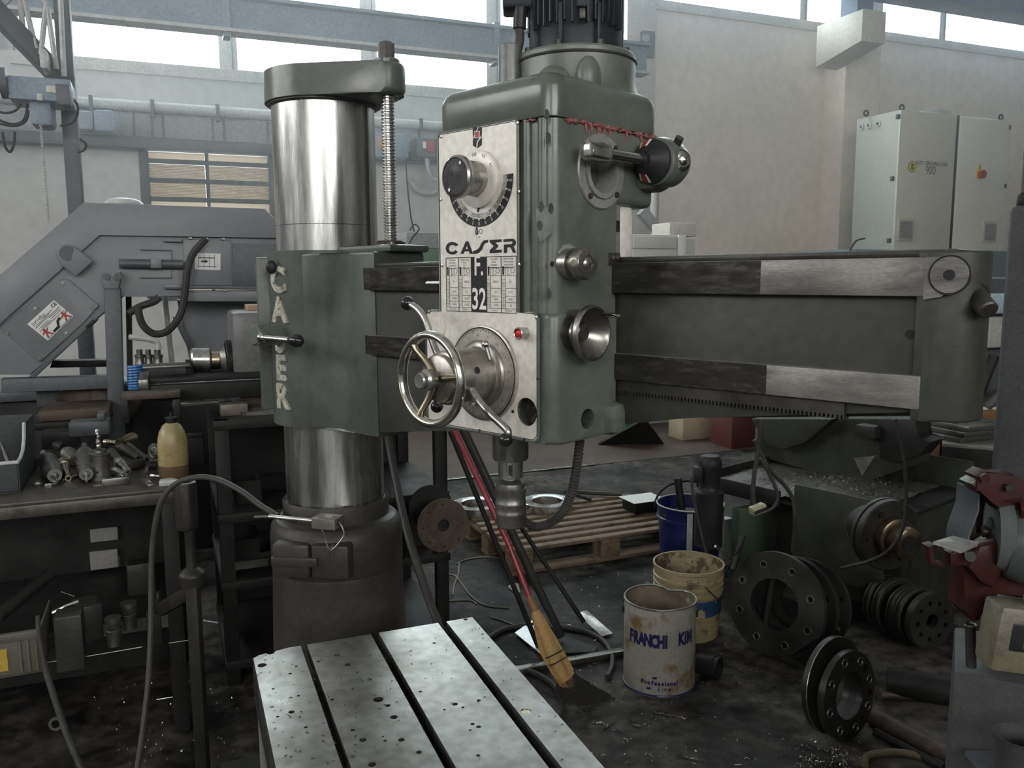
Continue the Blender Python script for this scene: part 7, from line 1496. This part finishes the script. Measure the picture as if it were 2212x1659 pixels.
# bent eye shield left of the stone
es = [at(x, y, GYd+0.01) for x, y in ((2095, 1055), (2093, 1095), (2082, 1125), (2073, 1150), (2071, 1175))]
vs = []
for p in es: vs += [p+Vector((0, -0.03, 0)), p+Vector((0, 0.05, 0)), p+Vector((0.004, 0.05, 0)), p+Vector((0.004, -0.03, 0))]
fs = [(4*i+a, 4*i+(a+1) % 4, 4*i+4+(a+1) % 4, 4*i+4+a) for i in range(4) for a in range(4)]+[(0, 1, 2, 3), (16, 17, 18, 19)]
MB().add(vs, fs).build('guard_tongue', greyst, bg_)
# motor body
mc = at(2235, 1170, GYd-0.02)
MB(axisframe(mc, gax)).lathe((0, 0, -0.07), (0, 0, 1), [(0.05, 0), (0.075, 0.012), (0.085, 0.04), (0.086, 0.12), (0.08, 0.2)], 40).build('motor_body', ggry, bg_)
gpoly([(2082, 1208), (2082, 1320), (2105, 1345), (2118, 1345), (2150, 1270), (2300, 1310), (2300, 1180), (2190, 1160), (2110, 1200)], GYd-0.02, 0.07, 'grinder_base', gred, b=0.012)
gpoly([(2118, 1180), (2165, 1170), (2170, 1230), (2150, 1275), (2118, 1260), (2090, 1225)], GYd-0.05, 0.04, 'lower_guard', gred, b=0.012)
# tool rest
tr_ = [at(x, y, Y) for x, y, Y in ((2016, 1170, GYd-0.10), (2058, 1157, GYd-0.02), (2117, 1172, GYd-0.03), (2076, 1190, GYd-0.11))]
MB().add([p+Vector((0, 0, 0.0)) for p in tr_]+[p-Vector((0, 0, 0.005)) for p in tr_], [(0, 1, 2, 3), (7, 6, 5, 4)]+[(i, (i+1) % 4, 4+(i+1) % 4, 4+i) for i in range(4)]).build('tool_rest', mat('rest_plate_steel', (0.40, 0.385, 0.36), 0.38, 0.6, 0.12, 12), bg_, label='bright steel tool rest plate')
gpoly([(2005, 1182), (2022, 1178), (2024, 1192), (2014, 1196), (2016, 1212), (2045, 1222), (2042, 1230), (2010, 1218)], GYd-0.07, 0.03, 'rest_bracket', gred, 0.003)
gpoly([(2053, 1196), (2066, 1192), (2090, 1196), (2112, 1185), (2112, 1205), (2080, 1222), (2053, 1225)], GYd-0.06, 0.03, 'rest_bracket', gred, 0.003)
q = at(2094, 1198, GYd-0.065); MB().cyl(q, q+Vector((-0.004, -0.012, 0)), 0.010, n=18).build('rest_bolt', midst, bg_)
# pedestal
pe = thing('grinder_pedestal', 'grey speckled pedestal carrying the grinder at the lower right', 'pedestal', Vector((at(2160, 1500, GYd).x, GYd, 0)))
pem = mat('speckled_pedestal_paint', (0.045, 0.046, 0.045), 0.5, 0, 0.12, 20, col2=(0.18, 0.18, 0.17), mixlo=0.68, mixhi=0.72, mscale=220, bump=0.1)
x0p = at(2056, 1520, GYd).x; z1p = at(2056, 1450, GYd).z; PFr = frame((x0p, GYd, 0), (0.88, -0.47, 0))
MB(PFr).box(0, 0.34, 0, 0.25, 0, z1p, 0.006).build('pedestal_box', pem, pe)
MB(PFr).box(0.05, 0.30, 0.09, 0.22, z1p, go.z-0.08, 0.01).build('pedestal_neck', pem, pe)
sp0 = at(2098, 1440, GYd-0.01); MB().cyl(sp0, at(2096, 1350, GYd-0.01), 0.010, n=16).build('conduit_pipe', dksteel, pe)
MB().torus(at(2096, 1350, GYd-0.01), (0, 0, 1), 0.010, 0.0025, 20, 6).build('conduit_lip', midst, pe)
# switch box
sbx = thing('switch_box', 'dirty cream switch box with a dark panel at the right edge', 'switch box', at(2190, 1500, GYd-0.12))
A_ = at(2166, 1310, GYd-0.13); B_ = at(2138, 1452, GYd-0.13); up = (A_-B_).normalized(); xr = Vector((0.9, -0.05, -0.32)); xr = (xr-up*xr.dot(up)).normalized()
TS = frame(B_, xr, None, up); hS = (A_-B_).length
bxm = mat('dirty_cream_enamel', (0.13, 0.118, 0.08), 0.5, 0, 0.15, 10, col2=(0.06, 0.05, 0.033), mixlo=0.5, mixhi=0.7, mscale=18)
MB(TS).box(0, 0.14, 0, 0.07, 0, hS, 0.012).build('box_shell', bxm, sbx)
MB(TS).box(0.025, 0.13, -0.002, 0.01, hS*0.35, hS*0.78, 0.004).build('dark_panel', black, sbx)
MB(TS).box(0.05, 0.13, -0.004, -0.001, hS*0.42, hS*0.72, 0.002).build('button_plate', bxm, sbx)
MB(TS).cyl((0.068, -0.004, hS*0.60), (0.068, -0.01, hS*0.60), 0.009, n=18).build('push_button', dksteel, sbx)
MB(TS).text('0', 0.014, m=Matrix.Translation((0.068, -0.0045, hS*0.48)) @ Matrix.Rotation(pi/2, 4, 'X')).build('button_print', redp, sbx, smooth=0)
MB(TS).box(0.06, 0.085, 0.02, 0.05, hS, hS+0.015, 0.005).build('box_lug', bxm, sbx)
MB().box(B_.x+0.03, B_.x+0.07, GYd-0.08, GYd-0.049, B_.z+0.03, B_.z+0.06).build('box_bracket', greyst, sbx)
# water cup
cq = at(2200, 1625, 1.45); cu2 = thing('water_pot', 'dark round water pot on the grinder pedestal foot', 'pot', cq)
MB().lathe(cq-Vector((0, 0, 0.07)), (0, 0, 1), [(0.036, 0), (0.042, 0.10), (0.044, 0.104), (0.041, 0.104), (0.036, 0.02)], 36, caps=(True, False)).build('pot_wall', pem, cu2); MB().cyl(cq-Vector((0, 0, 0.05)), cq-Vector((0, 0, 0.04)), 0.036, n=30).build('pot_water', black, cu2)
MB().box(cq.x-0.03, cq.x+0.05, cq.y, GYd-0.049, cq.z-0.08, cq.z-0.07).build('pot_bracket', greyst, cu2)

# ================================================================== control cabinets and wall boxes far right
KG = 8.2
cabm = mat('cream_cabinet_enamel', (0.58, 0.565, 0.475), 0.45, 0, 0.05, 1.5, fine=0.03)
cabs = mat('grey_cabinet_side', (0.42, 0.43, 0.39), 0.5, 0, 0.06, 1.5, fine=0.03)
cab = thing('control_cabinet', 'tall cream control cabinet with a round yellow badge', 'cabinet', GF @ Vector((gp(2000, 540, KG)[0], KG, gp(2000, 540, KG)[1])))
kx = gp(1938, 400, KG)[0]; kz1 = gp(1940, 236, KG)[1]; kz0 = gp(1925, 540, KG)[1]; km = gp(2068, 400, KG)[0]-0.06; kr = gp(2172, 400, KG)[0]
G().box(kx, kr, KG+0.03, KG+0.74, kz0, kz1, 0.008).build('cabinet_body', cabs, cab)
G().box(kx-0.002, km-0.02, KG, KG+0.03, kz0, kz1, 0.006).build('cabinet_door', cabm, cab, label='left cabinet door with black lettering')
G().box(km+0.03, kr+0.02, KG-0.02, KG+0.01, kz0, kz1-0.02, 0.006).build('cabinet_door', mat('white_cabinet_enamel', (0.66, 0.65, 0.58), 0.45, 0, 0.05, 1.5, fine=0.03), cab, label='right cabinet door with the main switch')
G().box(km-0.02, km+0.03, KG+0.005, KG+0.05, kz0, kz1).build('door_gap', black, cab)
def vent(px0, py0, px1, py1, gg):
    a = gp(px0, py1, gg); b = gp(px1, py0, gg); v = G().box(a[0], b[0], gg-0.02, gg, a[1], b[1], 0.004).build('vent_frame', framem, cab)
    n_ = 14
    for i in range(n_):
        z = a[1]+0.03+(b[1]-a[1]-0.06)*i/n_; G().box(a[0]+0.03, b[0]-0.03, gg-0.03, gg-0.019, z, z+(b[1]-a[1]-0.06)/n_*0.55).build('vent_louvre', concm, v)
vent(1936, 472, 1972, 520, KG); vent(2119, 478, 2152, 524, KG-0.02)
for px, py in ((1940, 252), (1927, 386), (1920, 520), (2180, 275), (2170, 402)):
    q = g3(px, py, KG-0.01); G().cbox(q, 0.04, 0.04, 0.06, 0.004).build('hinge', greyst, cab)
ed = gp(1860, 272, KG+0.5)
for i, (px, py) in enumerate(((1861, 274), (1877, 271), (1897, 267))):
    p = onpl(px, py, GF @ Vector((kx, 0, 0)), GX); q = GF.inverted() @ p; G().cyl((kx-0.012, q.y, q.z), (kx, q.y, q.z), 0.045, n=20).build('cable_entry', framem, cab)
    G().cyl((kx-0.018, q.y, q.z), (kx-0.011, q.y, q.z), 0.02, n=6).build('entry_nut', greyst, cab)
for px, py, gg in ((1871, 243, KG+0.55), (2162, 254, KG+0.1), (1948, 234, KG+0.1)):
    q = Vector(g3(px, py, gg)); q.z = kz1+0.05; G().torus(q, (0, 1, 0), 0.035, 0.012, 20, 8).build('lifting_eye', dkiron, cab)
G().lathe(((km+kx)/2+0.45, KG+0.4, kz1), (0, 0, 1), [(0.32, 0), (0.32, 0.03), (0.26, 0.09), (0.1, 0.1)], 32).build('roof_fan', concm, cab)
lx, lz_ = gp(1971, 360, KG-0.003)
G().plate(circ(lx, lz_, 0.075, 36), [], 0, 0.002, m=PM(KG-0.001)).build('round_badge', mat('badge_blue', (0.05, 0.09, 0.22), 0.5, 0, 0.05, 5, fine=0), cab, smooth=0)
G().plate(circ(lx, lz_, 0.066, 36), [], 0, 0.002, m=PM(KG-0.0035)).build('badge_yellow', mat('badge_yellow', (0.62, 0.46, 0.03), 0.5, 0, 0.05, 5, fine=0), cab, smooth=0)
bdg = G()
for a0 in (30, 210): bdg.plate(arc(lx, lz_, 0.038, a0, a0+120, 14)+arc(lx, lz_, 0.026, a0+120, a0, 14), [], 0, 0.002, m=PM(KG-0.006))
bdg.build('badge_mark', blackp, cab, smooth=0)
G().plate(arc(lx, lz_+0.0, 0.020, 40, 320, 16)+arc(lx, lz_, 0.010, 320, 40, 16), [], 0, 0.002, m=PM(KG-0.006)).build('badge_mark', blackp, cab, smooth=0)
tx_, tz_ = gp(2012, 354, KG); G().text('AUTO - TEACHING LATHE', 0.068, m=PM(KG-0.002) @ Matrix.Translation((tx_, tz_, 0)), sx=0.70, shear=0.3, bold=0.001).build('cabinet_lettering', blackp, cab, smooth=0)
tx_, tz_ = gp(2010, 369, KG); G().text('900', 0.16, m=PM(KG-0.002) @ Matrix.Translation((tx_, tz_, 0)), sx=0.78).build('cabinet_lettering', greyst, cab, smooth=0)
sx0, sz0_ = gp(2117, 377, KG-0.02)
G().plate([(sx0-0.075, sz0_+0.035), (sx0+0.04, sz0_+0.035), (sx0-0.01, sz0_+0.16)], [], 0, 0.002, m=PM(KG-0.022)).build('warning_triangle', MATS['badge_yellow'], cab, smooth=0)
G().box(sx0-0.08, sx0+0.04, KG-0.03, KG-0.02, sz0_-0.06, sz0_+0.04, 0.003).build('switch_plate', MATS['badge_yellow'], cab)
G().cyl((sx0, KG-0.03, sz0_), (sx0, KG-0.08, sz0_), 0.055, n=24).build('main_switch', redp, cab, label='red main switch'); G().box(sx0-0.03, sx0+0.03, KG-0.10, KG-0.08, sz0_-0.012, sz0_+0.012).build('switch_grip', redp, cab)
G().plate([(sx0-0.02, sz0_+0.12), (sx0-0.005, sz0_+0.12), (sx0-0.012, sz0_+0.09), (sx0-0.004, sz0_+0.09), (sx0-0.018, sz0_+0.055), (sx0-0.014, sz0_+0.08), (sx0-0.024, sz0_+0.08)], [], 0, 0.002, m=PM(KG-0.0245)).build('warning_flash', blackp, cab, smooth=0)
lb = tag(G().box(kx-0.9, kr+1.0, KG-0.2, KG+1.0, 0, kz0-0.002, 0.02).build('lathe_body', mat('blue_lathe_enamel', (0.14, 0.19, 0.22), 0.5, 0, 0.1, 3)), 'blue grey lathe body carrying the cream control cabinet', 'lathe')
tag(G().tube(catmull([g3(1868, 515, KG-0.02), g3(1850, 520, KG-0.15), g3(1838, 538, KG-0.25), g3(1832, 556, KG-0.28)], 6), 0.012, 6).build('cabinet_cable', cablem), 'thin black cable drooping left of the control cabinet', 'cable')
tag(gbox(2158, 475, 2172, 545, KG+0.05, 0.3, 0.01).build('side_box', cabs), 'narrow grey box right of the control cabinet', 'box')
# white cabinet and carton by the wall
wc1 = thing('white_cabinet', 'low white cabinet standing against the beige wall', 'cabinet', GF @ Vector((gp(1420, 555, 7.4)[0], 7.4, 0)))
wx0, wx1 = gp(1362, 540, 7.4)[0], gp(1478, 540, 7.4)[0]; wzt = gp(1420, 507, 7.4)[1]
whc = mat('white_cabinet_paint', (0.48, 0.48, 0.43), 0.5, 0, 0.06, 2, fine=0.03)
G().box(wx0, wx1, 7.4, 8.0, 0, wzt, 0.01).build('cabinet_body', whc, wc1); G().box(wx0+0.02, wx1-0.1, 7.38, 7.4, wzt-0.14, wzt-0.02, 0.005).build('drawer_front', whc, wc1); G().box(wx0+0.02, wx1-0.1, 7.38, 7.4, 0.1, wzt-0.16, 0.005).build('cabinet_door', whc, wc1); G().box(wx1-0.09, wx1, 7.37, 7.4, 0, wzt, 0.005).build('corner_post', whitem, wc1)
tag(G().box(gp(1478, 540, 7.6)[0], gp(1494, 540, 7.6)[0]+0.05, 7.6, 8.0, 0, gp(1485, 516, 7.6)[1], 0.01).build('side_unit', whc), 'narrow white unit right of the low white cabinet', 'unit')
tag(G().box(gp(1438, 490, 7.7)[0], gp(1496, 490, 7.7)[0], 7.62, 7.98, wzt, gp(1465, 482, 7.7)[1], 0.008).build('white_carton', mat('white_carton_board', (0.50, 0.47, 0.42), 0.8, 0, 0.08, 4)), 'white carton standing on top of the low white cabinet', 'carton')
tag(G().cyl((gp(1413, 500, 8.5)[0], 8.5, 0), (gp(1413, 500, 8.5)[0], 8.5, gp(1413, 380, 8.5)[1]), 0.05, n=14).build('white_pipe', whitst), 'white vertical pipe behind the low white cabinet', 'pipe')
a, b = Vector(g3(1385, 455, 8.3)), Vector(g3(1432, 512, 8.3)); tag(G().box(0, (b-a).length, -0.04, 0.04, -0.06, 0.06, m=frame(a, b-a)).build('diagonal_strut', concm), 'grey diagonal strut above the low white cabinet', 'strut')
# switch boxes on the back wall between column and head
eb_ = thing('switch_cabinet', 'grey switch cabinet on the back wall beside the lead screw', 'switch box', GF @ Vector((gp(850, 320, WALL-0.4)[0], WALL-0.2, gp(850, 335, WALL)[1])))
gbox(812, 290, 882, 338, WALL-0.5, 0.28, 0.01).build('box_body', bluest, eb_); gbox(817, 297, 832, 322, WALL-0.53, 0.02, 0).build('orange_sticker', mat('orange_sticker', (0.45, 0.22, 0.08), 0.5, 0, 0.1, 5), eb_)
eb2 = thing('red_switch_box', 'dark switch box with a red switch left of the drill head', 'switch box', GF @ Vector((gp(925, 320, WALL-0.4)[0], WALL-0.2, gp(925, 335, WALL)[1])))
gbox(900, 300, 955, 338, WALL-0.5, 0.28, 0.01).build('box_body', greyst, eb2); gbox(923, 305, 938, 328, WALL-0.53, 0.03, 0).build('red_switch', redp, eb2); gbox(914, 306, 921, 320, WALL-0.53, 0.02, 0).build('white_label', whitem, eb2)
G().tube(catmull([g3(922, 338, WALL-0.4), g3(925, 365, WALL-0.4), g3(935, 385, WALL-0.4), g3(952, 395, WALL-0.4)], 6), 0.03, 8).build('flex_conduit', whitst, eb2)
G().tube(catmull([g3(885, 385, WALL-0.1), g3(900, 408, WALL-0.1), g3(925, 418, WALL-0.1), g3(950, 412, WALL-0.1)], 6), 0.03, 8).build('flex_conduit', whitst, eb2)
gc2 = thing('grey_locker', 'pale grey locker behind the lead screw with cables on top', 'locker', GF @ Vector((gp(915, 540, 8.6)[0], 8.6, 0)))
x0_, x1_ = gp(878, 540, 8.6)[0], gp(965, 540, 8.6)[0]; zt3 = gp(910, 502, 8.6)[1]; zg = gp(910, 536, 8.6)[1]
G().box(x0_, x1_, 8.6, 9.1, zg, zt3, 0.01).build('locker_body', concm, gc2); G().box(x0_, x1_, 8.6, 9.1, 0, zg-0.001, 0.01).build('locker_base', mat('green_locker_paint', (0.10, 0.17, 0.10), 0.5, 0, 0.1, 3), gc2)
G().tube(catmull([g3(876, 340, 8.7), g3(880, 400, 8.6), g3(888, 470, 8.6), g3(895, 500, 8.6)], 6), 0.008, 6).build('thin_cable', cablem, gc2); G().tube(catmull([g3(878, 540, 8.55), g3(890, 515, 8.55), g3(905, 495, 8.6), g3(895, 485, 8.6), g3(885, 498, 8.6)], 6), 0.008, 6).build('thin_cable', cablem, gc2)

# added haze standing in for lens glare, thinning out towards the floor
hz_ = bpy.data.materials.new('glare_haze'); hz_.use_nodes = True; nt = hz_.node_tree
for n in list(nt.nodes): nt.nodes.remove(n)
vo = nt.nodes.new('ShaderNodeVolumeScatter'); vo.inputs['Anisotropy'].default_value = 0.65; vo.inputs['Color'].default_value = (0.96, 0.98, 1, 1)
mo = nt.nodes.new('ShaderNodeOutputMaterial'); nt.links.new(vo.outputs[0], mo.inputs['Volume'])
gm_ = nt.nodes.new('ShaderNodeNewGeometry'); sz = nt.nodes.new('ShaderNodeSeparateXYZ'); nt.links.new(gm_.outputs['Position'], sz.inputs[0])
mr_ = nt.nodes.new('ShaderNodeMapRange'); mr_.interpolation_type = 'SMOOTHSTEP'; nt.links.new(sz.outputs['Z'], mr_.inputs['Value'])
for i, v in ((1, 1.2), (2, 2.6), (3, 0.0), (4, 0.018)): mr_.inputs[i].default_value = v
nt.links.new(mr_.outputs[0], vo.inputs['Density'])
hzo = MB(GF).box(-11, 24, -8, WALL+2.0, -0.5, 9.5).build('added_haze', hz_, smooth=0)
tag(hzo, 'added thin bluish haze imitating glare from the windows', 'haze', kind='stuff')
